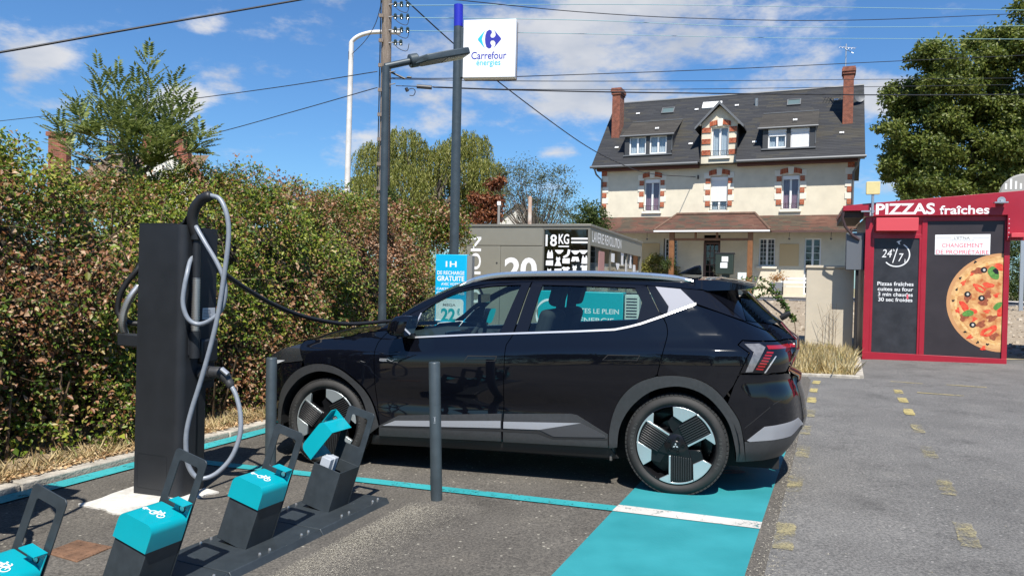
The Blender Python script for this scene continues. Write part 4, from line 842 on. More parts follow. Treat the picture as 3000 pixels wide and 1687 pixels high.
# ---- cycle stands
SPACING = .712; S3 = Vector((-1.422, 3.961)); vv = Vector((.9164, -.4003)); uu = Vector((.4003, .9164))
SH = Matrix(((1,0,0,0), (0,1,.20,0), (0,0,1,0), (0,0,0,1))) @ Matrix.Translation((.108, 0, .012)) @ Matrix.Rotation(R_(11.5), 4, 'Y') @ Matrix.Translation((-.108, 0, 0))
def cover(parent, M, closed=True):
    mb = MB(); r = .040; o = [(-.006,.0)]+[(-.006+r-r*math.cos(R_(t_)), .118-r+r*math.sin(R_(t_))) for t_ in range(0, 91, 15)]+[(.223-r+r*math.sin(R_(t_)), .118-r+r*math.cos(R_(t_))) for t_ in range(0, 91, 15)]+[(.223,.0)]
    i_ = [(x+.004*(1 if x < .1 else -1), max(z-.004, 0)) for x, z in o]; n = len(o)
    for y in (-.012, .192):
        mb.v += [(x, y, z) for x, z in o]+[(x, y, z) for x, z in i_]
    for k in range(n-1): mb.f += [(k, k+1, 2*n+k+1, 2*n+k), (n+k, 3*n+k, 3*n+k+1, n+k+1), (2*n+k, 2*n+k+1, 3*n+k+1, 3*n+k)]
    mb.f += [(0, 2*n, 3*n, n), (n-1, 2*n-1, 4*n-1, 3*n-1), tuple(range(n))]; mb.m = [0]*len(mb.f); mb.v = [tuple(M @ Vector(v)) for v in mb.v]
    c = mb.build('teal_cover', TEALC, parent, smooth=True)
    mb = MB(); fl = [(.125,.095),(.135,.165),(.215,.165),(.222,.095)]
    ring_prism(mb, [(.17+.052*math.cos(R_(a))*(1.0), .125+.052*math.sin(R_(a))*1.0) if False else p for a, p in zip(range(24), (lambda P: [P[int(k*len(P)/24)] for k in range(24)])(rrect(.118, .223, .078, .175, .014, 5)))], [(.172+.022*math.cos(R_(15*k)), .135+.022*math.sin(R_(15*k))) for k in range(24)], .186, .190, M=M @ Matrix(((1,0,0,0),(0,0,1,0),(0,1,0,0),(0,0,0,1))))
    mb.box(.120, .222, .135, .190, .172, .176, M=M); mb.build('lock_flap', TEALC, c, smooth=True)
    mb = MB(); mb.tube([M @ Vector((.172, .194, .135)), M @ Vector((.172, .184, .135))], .014, 12); mb.build('lock_barrel', STEEL, c, smooth=True)
    # cycle pictogram on the top
    mb = MB(); T = M @ Matrix.Translation((.105, .085, .1195))
    def seg(p, q, w): a, b = Vector(p), Vector(q); d = (b-a).normalized(); n_ = Vector((-d.y, d.x))*w/2; mb.prism([tuple(a+n_), tuple(b+n_), tuple(b-n_), tuple(a-n_)], 0, .0012, M=T)
    for cx_ in (-.005, .045):
        ring_prism(mb, [(cx_+.019*math.cos(k*.2618), .019*math.sin(k*.2618)) for k in range(24)], [(cx_+.0145*math.cos(k*.2618), .0145*math.sin(k*.2618)) for k in range(24)], 0, .0012, M=T)
    for a, b in (((-.005,0),(.006,.026)), ((.006,.026),(.036,.026)), ((.036,.026),(.016,.0)), ((.016,0),(-.005,0)), ((.016,0),(.004,.034)), ((.045,0),(.033,.036)), ((.033,.036),(.022,.038)), ((-.002,.034),(.01,.034)), ((-.024,0),(-.045,.004)), ((-.045,.004),(-.055,-.002))): seg(a, b, .0042)
    mb.prism([(-.055,-.012),(-.070,-.012),(-.075,-.002),(-.070,.010),(-.055,.010)], 0, .0012, M=T)
    mb.build('cycle_pictogram', WHITE, c); return c
labels = ['leftmost teal and grey cycle stand, cut off by the picture edge', 'teal capped cycle stand standing in front of the charging station', 'teal capped cycle stand standing in front of the first bollard', 'cycle stand with its teal lid flipped open before the front wheel']
for k in range(4):
    org = S3 - vv*.217 + uu*SPACING*(k-2); M0 = frame2((org.x, org.y, gz(org.x, org.y)), 23.6)
    st = thing('cycle_stand', labels[k], 'cycle stand', M0, 'cycle stands in a row')
    mb = MB(); P = [(-.115, .0), (.405, .0), (.375, .042), (-.085, .042)]; y0, y1 = -.262, -.262+SPACING-.004
    mb.add([(x, y0, z) for x, z in P]+[(x, y1, z) for x, z in P], [(0,1,2,3), (7,6,5,4), (0,4,5,1), (1,5,6,2), (2,6,7,3), (3,7,4,0)]); bpl = mb.build('base_plate', ANTH, st, bevel=.004)
    for x in (-.055, .345):
        for y in (-.035, .04, .30, .36):
            mb = MB(); mb.lathe([(0,.012),(.006,.011),(.0085,.005),(.0085,0)], 8, M=Matrix.Translation((x, y+.02*(x > 0), .042))); mb.build('bolt', STEEL, bpl, smooth=True)
    mb = MB(); mb.v = []; box = [(0,0),(.217,0),(.217,.2),(0,.2)]; H_ = .285 if k < 3 else .300
    if k < 3: mb.prism(box, .04, H_, M=SH)
    else:
        ring_prism(mb, rrect(0, .217, 0, .2, .001, 5), rrect(.004, .213, .004, .196, .001, 5), .04, H_, M=SH); mb.box(.005, .212, .005, .195, .04, .14, M=SH)
    mb.build('post', ANTH, st, bevel=.003)
    mb = MB(); out_ = rrect(-.002, .219, .02, .645, .022, 5); inn = rrect(.044, .176, .41, .598, .014, 5)
    ring_prism(mb, out_, inn, -.006, 0, M=SH @ Matrix(((1,0,0,0),(0,0,-1,.202),(0,1,0,0),(0,0,0,1)))); mb.build('frame_plate', ANTH, st, bevel=.0015)
    if k < 3: cover(st, SH @ Matrix.Translation((0, 0, .270)))
    else:
        cover(st, SH @ Matrix.Translation((-.040, 0, .325)) @ Matrix.Rotation(R_(-64), 4, 'Y') @ Matrix.Translation((-.0, 0, -.02)))
        mb = MB(); mb.box(.03, .105, .02, .11, .25, .345, M=SH); mb.box(.025, .11, .06, .07, .245, .35, M=SH); mb.build('socket_box', SOCK, st, bevel=.012)
# ---- bollards
def bollard(px, py, h, lean, r, label):
    p = G(px, py); b = thing('bollard', label, 'bollard', Matrix.Translation(p) @ Matrix.Rotation(R_(lean), 4, 'Y'), 'grey parking bollards')
    mb = MB(); mb.lathe([(r, -.05), (r, h-.006), (r-.002, h-.002), (r-.005, h)], 28); mb.build('post', POSTG, b, smooth=True)
    mb = MB(); mb.lathe([(0, h+.001), (r-.004, h+.001), (r-.004, h-.004)], 28); mb.build('cap', POSTG, b, smooth=True)
    return b
bollard(792, 1388, .905, -.5, .0415, 'grey round bollard at the front bumper, left of the front wheel')
bo = bollard(1279, 1463, .945, -2.2, .040, 'grey scratched bollard leaning in front of the front door')
mb = MB(); mb.box(-.010, .010, -.0408, -.0402, .575, .577); mb.box(-.002, .004, -.0408, -.0402, .545, .577); mb.box(-.008, .006, -.0408, -.0402, .535, .539); mb.build('scratch', mat('bare_scratch', (.30,.33,.36), .5), bo)
# ---- lamp post with LED head
lp = at(1119, 935, 8.0); M0 = Matrix.Translation((lp.x, lp.y, gz(lp.x, lp.y))); lampp = thing('lamp_post', 'slim dark grey lamp post with a flat LED head in front of the wooden pole', 'lamp post', M0); LI = M0.inverted()
b0 = LI @ at(1113, 1290, 8.0); b0.z = 0; tp = LI @ at(1131, 196, 8.0); ae = LI @ at(1212, 178, 8.12)
mb = MB(); mb.tube([b0, b0.lerp(tp, .3), b0.lerp(tp, .7), tp+Vector((0,0,.0))], [.047,.045,.042,.041], 16); mb.build('post', POSTG, lampp, smooth=True)
mb = MB(); mb.tube([tp-Vector((.01,0,.0)), ae], .036, 14); mb.build('arm', POSTG, lampp, smooth=True)
mb = MB(); hd = (LI @ at(1372, 150, 8.4))-ae; hd.normalize(); sd = hd.cross(Vector((0,0,1))).normalized(); up_ = sd.cross(hd)
MH = Matrix(((hd.x, sd.x, up_.x, ae.x), (hd.y, sd.y, up_.y, ae.y), (hd.z, sd.z, up_.z, ae.z), (0,0,0,1)))
mb.prism([(-.02,-.06),(.05,-.075),(.12,-.14),(.60,-.14),(.64,-.12),(.64,.12),(.60,.14),(.12,.14),(.05,.075),(-.02,.06)], -.055, .02, M=MH); mb.lathe([(.0,-.05),(.075,-.05),(.075,.05),(0,.05)], 14, M=MH @ Matrix.Rotation(R_(90), 4, 'Y')); hdm = mb.build('lamp_head', POSTG, lampp, bevel=.012)
mb = MB(); mb.box(.36, .61, -.11, .11, -.060, -.054, M=MH); mb.build('lamp_lens', mat('lamp_glass', (.30,.30,.29), .25), hdm)
mb = MB()
for i in range(2): mb.box(.39, .58, -.075+i*.09, -.015+i*.09, -.064, -.059, M=MH)
mb.build('led_strip', mat('led_cream', (.62,.60,.50), .4), hdm)
# ---- sign mast
sp_ = at(1331, 745, 12.0); M0 = frame((sp_.x, sp_.y, gz(sp_.x, sp_.y)), 8); SG = thing('mast_sign', 'white square shop sign on a tall dark mast with a blue tip', 'sign', M0); SI = M0.inverted()
z8 = lambda x, y, Y=12.0: SI @ at(900+x/2.07, y/2.07, Y)
b0 = z8(892, 1440); t0 = z8(917, 165); t1 = z8(918, 33); b0g = b0 + (b0-t0).normalized()*((b0.y-0)/abs((b0-t0).normalized().y))
mb = MB(); mb.tube([b0g, b0, t0], [.078,.077,.075], 20); mb.build('mast', POSTG, SG, smooth=True)
BLUE = mat('mast_blue', (.020,.022,.40), .35, coat=.3)
mb = MB(); mb.tube([t0, t1], .076, 20); mb.build('blue_tip', BLUE, SG, smooth=True)
a = z8(957, 155); b = z8(1280, 127); c = z8(957, 495); d = z8(1280, 480)
px0, px1, py0, py1 = a.x, b.x, (c.y+d.y)/2, (a.y+b.y)/2; zf = .09
mb = MB(); mb.prism(rrect(px0, px1, py0, py1, .012), -zf, zf); pn = mb.build('sign_panel', mat('sign_white', (.80,.80,.80), .35), SG, bevel=.006)
mb = MB(); ring_prism(mb, rrect(px0-.004, px1+.004, py0-.004, py1+.004, .014), rrect(px0+.01, px1-.01, py0+.01, py1-.01, .01), -zf-.012, -zf+.03); mb.build('sign_back_frame', mat('sign_brown', (.10,.06,.05), .5), pn)
mb = MB(); mb.box(px0-.075, px0, py0+.02, py1-.10, -.05, .05); mb.build('sign_bracket', POSTG, SG, bevel=.004)
wS, hS = px1-px0, py1-py0; LB = mat('logo_blue', (.030,.030,.33), .4); LC = mat('logo_cyan', (.02,.47,.60), .4)
cxl, cyl, sc_ = px0+wS*.485, py0+hS*.66, hS*.155
mb = MB(); Lc = [(-.42,1.0),(-.95,.38),(-1.22,.06),(-1.22,-.06),(-.95,-.38),(-.42,-1.0)]; inn = [(-.62,-.55),(-.78,.0),(-.62,.55)]
mb.prism([(cxl+x*sc_, cyl+y*sc_) for x, y in Lc+inn], zf, zf+.003); mb.build('logo_arrow', LC, pn)
mb = MB()
body_ = [(-.38,-.40),(-.42,0),(-.38,.45),(-.25,.85),(.05,1.05),(.30,.95),(.36,.72),(.22,.52),(.20,.30),(.34,.14),(.60,.16),(.78,.40),(.74,.72),(.58,1.02),(1.35,.12),(1.42,0),(1.35,-.12),(.58,-1.02),(.74,-.72),(.78,-.40),(.60,-.16),(.34,-.14),(.20,-.30),(.22,-.52),(.36,-.72),(.30,-.95),(.05,-1.05),(-.25,-.85)]
mb.prism([(cxl+x*sc_, cyl+y*sc_) for x, y in body_], zf, zf+.003); mb.build('logo_letter', LB, pn)
text('sign_name', 'Carrefour', px0+wS*.16, px1-wS*.17, py0+hS*.315, py0+hS*.445, zf, LB, pn, bold=.012)
text('sign_word', 'énergies', px0+wS*.26, px1-wS*.28, py0+hS*.175, py0+hS*.305, zf, LC, pn, bold=.010)
# ---- teal information totems behind the car
CYAN = mat('cyan_panel', (.0,.40,.68), .4, coat=.2); TEALB = mat('teal_cabinet', (.0,.36,.40), .4, coat=.2); GREYP = mat('cabinet_grey', (.22,.22,.21), .5)
M0 = frame((0, 0, 0), 14); pA = at(1277, 745, 11.0); M0 = frame((pA.x, pA.y, gz(pA.x, pA.y)), 14); TI = M0.inverted(); tt = thing('charging_totem', 'bright cyan charging price totem beside the sign mast', 'totem', M0)
w_, h_ = .485, (TI @ at(1277, 745, 11.0)).y; hb = h_-1.06
mb = MB(); mb.box(0, w_, .0, h_, -.16, 0); mb.build('totem_body', CYAN, tt, bevel=.008)
mb = MB(); mb.box(w_, w_+.075, 0, h_-.01, -.16, -.03); mb.build('totem_side', GREYP, tt)
for s_, x0, x1, y0, y1, bd in (('1H', .16, .33, .185, .10, .02), ('DE RECHARGE', .03, .455, .30, .245, .012), ('GRATUITE', .03, .455, .395, .32, .022), ('AVEC VOTRE', .095, .39, .46, .42, .012), ('CARTE FIDÉLITÉ', .025, .46, .53, .485, .012), ('OU CARTE PASS', .025, .46, .595, .555, .012)):
    text('totem_lettering', s_, x0, x1, h_-y0, h_-y1, 0, WHITE, tt, bold=bd)
mb = MB(); mb.prism(rrect(.02, .45, h_-1.05, h_-.66, .05), 0, .003); mb.build('price_field', WHITE, tt)
text('price_digits', '22', .10, .33, h_-1.0, h_-.80, .003, TEALB, tt, bold=.04); text('price_cents', '€', .35, .40, h_-.90, h_-.80, .003, TEALB, tt, bold=.04); text('price_caption', 'MEGA', .13, .33, h_-.77, h_-.73, .003, GREYP, tt, bold=.02)
pA = at(1577, 851, 10.6); M0 = frame((pA.x, pA.y, gz(pA.x, pA.y)), 14); TI = M0.inverted(); cb2 = thing('charging_cabinet', 'wide teal charging cabinet with white lettering seen through the car windows', 'charging cabinet', M0); h_ = (TI @ at(1577, 851, 10.6)).y; w_ = 1.22
mb = MB(); mb.box(0, w_, 0, h_, -.5, 0); mb.build('cabinet_body', TEALB, cb2, bevel=.01)
text('cabinet_lettering', 'FAITES LE PLEIN', w_*.40, w_*.955, h_-.305, h_-.235, 0, WHITE, cb2, bold=.014); text('cabinet_lettering', "D'ÉNERGIE", w_*.40, w_*.90, h_-.44, h_-.345, 0, WHITE, cb2, bold=.016)
mb = MB(); ring_prism(mb, [(.19+.22*math.cos(R_(t_*10)), h_-.36+.22*math.sin(R_(t_*10))) for t_ in range(36)], [(.17+.19*math.cos(R_(t_*10)), h_-.30+.19*math.sin(R_(t_*10))) for t_ in range(36)], 0, .003); mb.build('cabinet_swoosh', WHITE, cb2)
mb = MB(); mb.box(w_+.02, w_+.22, 0, h_-.03, -.45, -.05); gs = mb.build('vent_housing', mat('vent_cream', (.55,.56,.50), .5), cb2, bevel=.006)
for i in range(7): mb = MB(); mb.box(w_+.04, w_+.19, h_-.09-i*.042, h_-.075-i*.042, -.05, -.046); mb.build('vent_slot', DARK, gs)
# ---- wooden utility pole
WOOD = mat('weathered_wood', (.15,.115,.09), .9, col2=(.27,.22,.18), vscale=5, bump=.6, bscale=30, vsc=(6,6,.6))
up0 = at(1110, 720, 18.0); M0 = Matrix.Translation((up0.x, up0.y, gz(up0.x, up0.y))); pole = thing('utility_pole', 'tall weathered wooden utility pole carrying insulators and wires', 'utility pole', M0); UI = M0.inverted()
zu = lambda x, y, Y=18.0: UI @ at(900+x/2.07, y/2.07, Y)
p1, p0 = zu(485, -60), zu(462, 1400); p0 = p0 + (p0-p1)*((p0.z)/(p1.z-p0.z))
mb = MB(); mb.tube([p0.lerp(p1, t_/8) for t_ in range(9)], [.150-.004*t_ for t_ in range(9)], 14); mb.build('pole_shaft', WOOD, pole, smooth=True)
PORC = mat('insulator_glass', (.03,.05,.05), .15, coat=.5)
for y in (30, 105, 185, 262, 440, 515):
    k = zu(495, y, 17.9); L_ = .55 if y < 300 else .3
    mb = MB(); mb.tube([k, k+Vector((L_*.55, -.05, .02))], .014, 6); br = mb.build('bracket', ZINC, pole, smooth=True)
    if y < 300:
        for x in (.22, .42, .62) if y < 250 else (.22, .40):
            mb = MB(); q_ = k+Vector((x*.75, -.05, .0)); mb.lathe([(0,.10),(.025,.10),(.045,.06),(.03,.05),(.05,.02),(.032,.01),(.045,-.03),(.012,-.04)], 10, M=Matrix.Translation(q_-Vector((0,0,.03)))); mb.build('insulator', PORC, br, smooth=True)
        mb = MB(); mb.tube(spline([tuple(k+Vector((.1,-.05,.02))), tuple(k+Vector((.25,-.08,-.15))), tuple(k+Vector((.45,-.06,-.20))), tuple(k+Vector((.50,-.05,-.02)))], 5), .008, 5); mb.build('jumper_wire', BLACKC, br, smooth='all')
mb = MB(); mb.tube([p0.lerp(p1, .25)+Vector((-.17,-.03,0)), p0.lerp(p1, .99)+Vector((-.14,-.03,0))], .014, 6); mb.tube([p0.lerp(p1, .2)+Vector((.13,-.08,0)), p0.lerp(p1, .72)+Vector((.13,-.08,0))], .016, 6); mb.build('pole_cable', BLACKC, pole)
mb = MB(); mb.tube([zu(665,525,17.9), zu(755,532,17.9)], .05, 10); mb.build('cable_joint', mat('joint_grey', (.05,.05,.055), .5), pole, smooth=True)
mb = MB(); mb.tube([zu(510,440,17.9), zu(595,480,17.9)], .025, 8); mb.tube([zu(605,470,17.9), zu(632,472,17.9)], .03, 8); mb.tube([zu(600,535,17.9), zu(608,555,17.9)], .04, 8); mb.tube(spline([tuple(zu(*p, 17.9)) for p in ((610,545),(640,538),(655,555),(645,580),(620,580))], 5), .010, 5); mb.build('wire_clamps', BLACKC, pole)
for k_ in range(9): 
    f = .36+.07*k_; c_ = p0.lerp(p1, f)+Vector((.0,-.14,0)); mb = MB(); mb.box(-.16, -.05, -.03, .02, -.04, .04, M=Matrix.Translation(c_)); mb.build('pole_step', WOOD, pole)
# ---- white street light behind
wl = at(1010, 690, 22.0); M0 = Matrix.Translation((wl.x, wl.y, gz(wl.x, wl.y))); wlp = thing('street_light', 'slim white curved street light behind the hedge', 'street light', M0); WI = M0.inverted(); zw = lambda x, y: WI @ at(900+x/2.07, y/2.07, 22.0)
b_, t_ = zw(236, 1380), zw(268, 258); b_ = b_+(b_-t_)*(b_.z/(t_.z-b_.z)) if True else b_
WM = mat('white_steel', (.62,.60,.57), .5, var=.12, vscale=4)
mb = MB(); mb.tube([b_, b_.lerp(t_, .5), t_], [.105,.085,.072], 14); mb.build('column', WM, wlp, smooth=True)
mb = MB(); mb.tube(spline([tuple(t_-Vector((0,0,.1))), tuple(t_), tuple(zw(300,228)), tuple(zw(350,207)), tuple(zw(420,196)), tuple(zw(565,200))], 5), .062, 12); mb.build('curved_arm', WM, wlp, smooth='all')
mb = MB(); mb.box(-.05, .05, -.05, .05, -.12, .12, M=Matrix.Translation(zw(262,340))); mb.build('bracket_box', BLACKC, wlp)
# ---- overhead wires
WD = mat('dark_wire', (.015,.016,.02), .5); WL = mat('copper_green_wire', (.22,.38,.42), .5)
def wire(label, pts, r, m, n=10):
    mb = MB(); mb.tube(spline([tuple(at(*p)) for p in pts], n), r, 5); return tag(mb.build('overhead_wire', m, None, smooth='all'), label, 'wire', 'overhead wires')
wire('thick twisted dark cable crossing the upper left sky', [(-200, 180, 9.5), (0, 154, 10), (430, 78, 11), (870, 2, 12.2), (1200, -58, 13)], .017, WD)
wire('thin wire running left from the pole, upper of two', [(1105, 210, 18), (800, 258, 20), (400, 310, 23), (-100, 366, 27)], .012, WD)
wire('thin wire running left from the pole, lower of two', [(1105, 257, 18), (850, 330, 20), (600, 398, 22), (250, 480, 26)], .012, WD)
wire('topmost pale green wire right of the pole', [(1160, 17, 17.9), (1800, 14, 21), (2300, 20, 23), (3100, 32, 26)], .010, WL)
wire('second pale green wire right of the pole', [(1160, 52, 17.9), (1700, 60, 21), (2300, 80, 23), (3100, 76, 26)], .010, WL)
wire('third pale green wire right of the pole', [(1160, 90, 17.9), (1700, 100, 21), (2300, 112, 23), (3100, 116, 26)], .009, WL)
wire('dark wire crossing high behind the white shop sign', [(1330, 0, 18), (1700, 36, 20), (2050, 55, 22), (2500, 60, 23), (3100, 36, 25)], .012, WD)
wire('dark wire passing just above the right chimney', [(1140, 229, 17.9), (1330, 230, 19), (1700, 219, 21), (2150, 202, 23), (2600, 181, 25), (3100, 158, 27)], .012, WD)
wire('dark wire in front of the right chimney top', [(1140, 232, 17.9), (1500, 238, 20), (2000, 238, 23), (2600, 233, 25), (3100, 228, 27)], .010, WD)
wire('thin dark wire crossing the ridge of the house roof', [(1160, 252, 17.9), (1500, 262, 20), (2000, 262, 23), (2600, 254, 25), (3100, 247, 27)], .010, WD)
wire('thick dark cable crossing the roof of the house', [(1270, 256, 17.9), (1500, 264, 20), (1900, 272, 22), (2600, 279, 25), (3100, 277, 27)], .020, WD)
wire('slanting dark cable running down to the house front', [(1150, -36, 18), (1188, 0, 18.5), (1325, 125, 20), (1460, 240, 22), (1700, 417, 27), (1822, 482, 31), (1910, 510, 35), (2044, 519, 39.3)], .018, WD)
wire('short drooping wire between the wooden pole and street light', [(1120, 0, 18), (1100, 70, 19), (1070, 120, 20.5), (1030, 160, 22)], .010, WD)
# ================================================================== buildings
CREAM = mat('cream_render', (.66,.60,.47), .9, var=.07, vscale=1.6, bump=.15, bscale=40)
STONEW = mat('white_stone_trim', (.74,.70,.60), .85, var=.06, vscale=3)
BRK = leaf_mat('red_bricks', [(0, (.26,.055,.025)), (.5, (.38,.090,.040)), (1, (.48,.15,.075))], trans=0, rough=.85)
MORT = mat('mortar', (.45,.38,.30), .95)
SLATE = leaf_mat('slate_courses', [(0, (.024,.025,.028)), (.5, (.029,.030,.033)), (1, (.036,.037,.039))], patch=[(0, (.038,.035,.028)), (1, (.05,.046,.036))], pscale=.35, trans=0, rough=.62, pk=(.5, .75))
TILE = leaf_mat('clay_tiles', [(0, (.085,.042,.030)), (.5, (.125,.060,.042)), (1, (.17,.085,.060))], patch=[(0, (.055,.045,.034)), (1, (.090,.068,.046))], pscale=.7, trans=0, rough=.9, pk=(.42, .62))
WFRAME = mat('white_window_frame', (.78,.78,.77), .4); CURT = mat('pink_curtain', (.42,.25,.30), .8, vsc=(40,1,1), col2=(.22,.10,.13), vscale=1.2); NETC = mat('net_curtain', (.55,.58,.60), .8, var=.15, vscale=20)
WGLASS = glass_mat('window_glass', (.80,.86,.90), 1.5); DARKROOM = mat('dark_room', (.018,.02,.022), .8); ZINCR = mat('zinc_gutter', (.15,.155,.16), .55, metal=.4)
WOODP = mat('varnished_wood', (.20,.085,.030), .5, var=.2, vscale=6); DOORW = mat('brown_door', (.10,.055,.045), .5, var=.15, vscale=5)
IRON = mat('wrought_iron', (.02,.02,.022), .6)
HO = (4.882, 41.104, 1.06); HM = frame(HO, 23.5)
house = thing('house', 'cream three storey house with slate roof, dormers and brick corner blocks', 'house', HM)
HW = 12.8
def wall_with_holes(mb, x0, x1, y0, y1, z0, z1, holes, m=0):
    xs_ = sorted({x0, x1, *[h[0] for h in holes], *[h[1] for h in holes]}); ys_ = sorted({y0, y1, *[h[2] for h in holes], *[h[3] for h in holes]})
    inside = lambda x, y: any(h[0] < x < h[1] and h[2] < y < h[3] for h in holes)
    for i in range(len(xs_)-1):
        for j in range(len(ys_)-1):
            if not inside((xs_[i]+xs_[i+1])/2, (ys_[j]+ys_[j+1])/2): mb.add([(xs_[i], ys_[j], z1), (xs_[i+1], ys_[j], z1), (xs_[i+1], ys_[j+1], z1), (xs_[i], ys_[j+1], z1)], [(0,1,2,3)], m)
    for hx0, hx1, hy0, hy1 in [h[:4] for h in holes]:
        for P in (((hx0,hy0),(hx1,hy0)), ((hx1,hy0),(hx1,hy1)), ((hx1,hy1),(hx0,hy1)), ((hx0,hy1),(hx0,hy0))): mb.add([(*P[0], z1), (*P[1], z1), (*P[1], z0), (*P[0], z0)], [(0,1,2,3)], m)
UP = [(2.42,3.28,4.33,6.10), (5.96,6.82,4.31,6.12), (9.49,10.32,4.31,6.06)]
LOWW = [(3.55,4.30,1.43,2.87), (8.45,9.25,1.44,2.87), (10.63,11.40,.05,2.87), (5.67,6.53,.05,3.05), (1.3,2.1,1.43,2.87)]
mb = MB(); wall_with_holes(mb, 0, HW, -.3, 6.84, -.22, 0, UP+LOWW)
for x in (0, HW): mb.add([(x, -.3, 0), (x, 6.84, 0), (x, 6.84, -8), (x, -.3, -8)], [(0,1,2,3)]); mb.add([(x, 6.84, 0), (x, 11.2, -4), (x, 6.84, -8)], [(0,1,2)])
mb.add([(0,-.3,-8), (HW,-.3,-8), (HW,6.84,-8), (0,6.84,-8)], [(0,1,2,3)])
wall_with_holes(mb, 5.42, 7.24, 6.84, 8.95, -.22, 0.002, [(5.93,6.80,7.14,8.70)]); mb.add([(5.42,8.95,.002), (7.24,8.95,.002), (6.33,9.80,.002)], [(0,1,2)])
mb.build('wall', CREAM, house)
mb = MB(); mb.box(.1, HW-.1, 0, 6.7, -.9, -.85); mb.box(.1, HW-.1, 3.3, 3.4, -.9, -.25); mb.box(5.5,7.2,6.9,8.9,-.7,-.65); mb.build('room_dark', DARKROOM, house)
def courses(name, x0f, x1f, n, pf, th, m, parent, cut=None, seglen=None):   # overlapping roof courses, broken into slates of their own shade
    mb = MB()
    for i in range(n):
        f0, f1 = i/n, min(1, (i+1.35)/n); a, b = Vector(pf(f0)), Vector(pf(f1)); X0, X1 = x0f(f0), x1f(f0)
        segs = [(X0, X1)]
        if cut: segs = cut(f0, X0, X1)
        for s0, s1 in segs:
            x = s0
            while x < s1-1e-4:
                e = min(s1, x+(seglen or 99)*random.uniform(.75, 1.25)); 
                if s1-e < .15: e = s1
                j = random.uniform(0, .006); mb.add([(x, a.x, a.y+th+j), (e, a.x, a.y+th+j), (e, b.x, b.y+.002), (x, b.x, b.y+.002), (x, a.x-.004, a.y), (e, a.x-.004, a.y)], [(0,1,2,3), (4,5,1,0)]); x = e
    return mb.build(name, m, parent)
# pf gives (height, out) along the slope
SLATEB = leaf_mat('mossy_slates', [(0, (.038,.034,.029)), (.5, (.048,.043,.036)), (1, (.060,.054,.045))], trans=0, rough=.75)
RP = lambda f: (6.80+4.5*f, .60-4.62*f)
def cutd(f, X0, X1):
    y, z = RP(f); out_ = [(X0, X1)]
    def rem(a, b):
        nonlocal out_; r_ = []
        for s0, s1 in out_:
            if b <= s0 or a >= s1: r_.append((s0, s1))
            else:
                if a > s0: r_.append((s0, a))
                if b < s1: r_.append((b, s1))
        out_ = r_
    if y < 8.8: rem(5.42, 7.24)
    return out_
roof = courses('roof', lambda f: -.45, lambda f: 13.25, 46, RP, .014, SLATE, house, cutd, .8)
mb = MB(); mb.add([(-.45,6.78,.58), (13.25,6.78,.58), (13.25,11.28,-4.03), (-.45,11.28,-4.03)], [(0,1,2,3)]) if False else None
mb.add([(-.45,6.80,-8.6), (13.25,6.80,-8.6), (13.25,11.29,-4.02), (-.45,11.29,-4.02)], [(0,1,2,3)])
for x in (-.45, 13.25): mb.add([(x,6.70,.6), (x,6.80,.62), (x,11.31,-4.0), (x,11.15,-4.0)], [(0,1,2,3)]); mb.add([(x,6.70,-8.6), (x,6.80,-8.62), (x,11.31,-4.0), (x,11.15,-4.0)], [(0,1,2,3)])
mb.add([(-.45,6.72,.55), (13.25,6.72,.55), (13.25,6.72,0), (-.45,6.72,0)], [(0,1,2,3)]); mb.build('roof_back', mat('slate_plain', (.04,.042,.046), .6), house)
mb = MB(); mb.tube([(-.45,11.32,-4.02), (13.25,11.32,-4.02)], .07, 8); mb.build('ridge_cap', ZINCR, roof)
for x0, x1 in ((-.5, 5.35), (7.30, 13.3)): mb = MB(); mb.tube([(x0,6.76,.66), (x1,6.76,.66)], .075, 8); mb.build('gutter', ZINCR, house, smooth=True)
mb = MB(); mb.box(-.2, 5.35, 6.58, 6.70, .002, .40); mb.box(7.30, 12.95, 6.58, 6.70, .002, .40); mb.build('eave_board', mat('oxblood_board', (.10,.035,.028), .7), house)
for x in (.02, 12.76): mb = MB(); mb.tube([(x-.3 if x < 1 else x+.25,6.72,.6), (x-.25 if x < 1 else x+.2,6.4,.35), (x,6.1,.08), (x,3.9,.08)], .05, 8); mb.build('downpipe', ZINCR, house, smooth=True)
def brick_block(name, x0, x1, y0, y1, z, parent, rows=3, rot=None, cols=2):
    mb = MB(); h = (y1-y0)/rows; g = .012
    for r in range(rows):
        w = (x1-x0)/cols; sh = (w/2 if r % 2 else 0); edges = [x0]+[x0+sh+w*i for i in range(0 if r % 2 else 1, cols+1)]; edges = sorted({round(e, 4) for e in edges if e <= x1+1e-6}); edges = edges if abs(edges[-1]-x1) < 1e-3 else edges+[x1]
        for a, b in zip(edges[:-1], edges[1:]): mb.box(a+g/2, b-g/2, y0+h*r+g/2, y0+h*(r+1)-g/2, z-.03, z+.03)
    mb.box(x0+.004, x1-.004, y0+.004, y1-.004, z-.03, z+.018, 1)
    return mb.build(name, [BRK, MORT], parent)
def stone_block(x0, x1, y0, y1, z=.03):
    mb = MB(); mb.box(x0, x1, y0, y1, -.02, z); mb.build('stone_block', STONEW, house, bevel=.01)
for sx in (0, 1):
    X = lambda w: (0-.012, w) if sx == 0 else (HW-w, HW+.012)
    for y in (6.34, 5.735, 5.13, 4.53): brick_block('brick_block', *X(.30), y, y+.265, .022, house)
    for y in (6.01, 5.405, 4.80): stone_block(*X(.40), y, y+.32)
    stone_block(*X(.44), 6.61, 6.80)
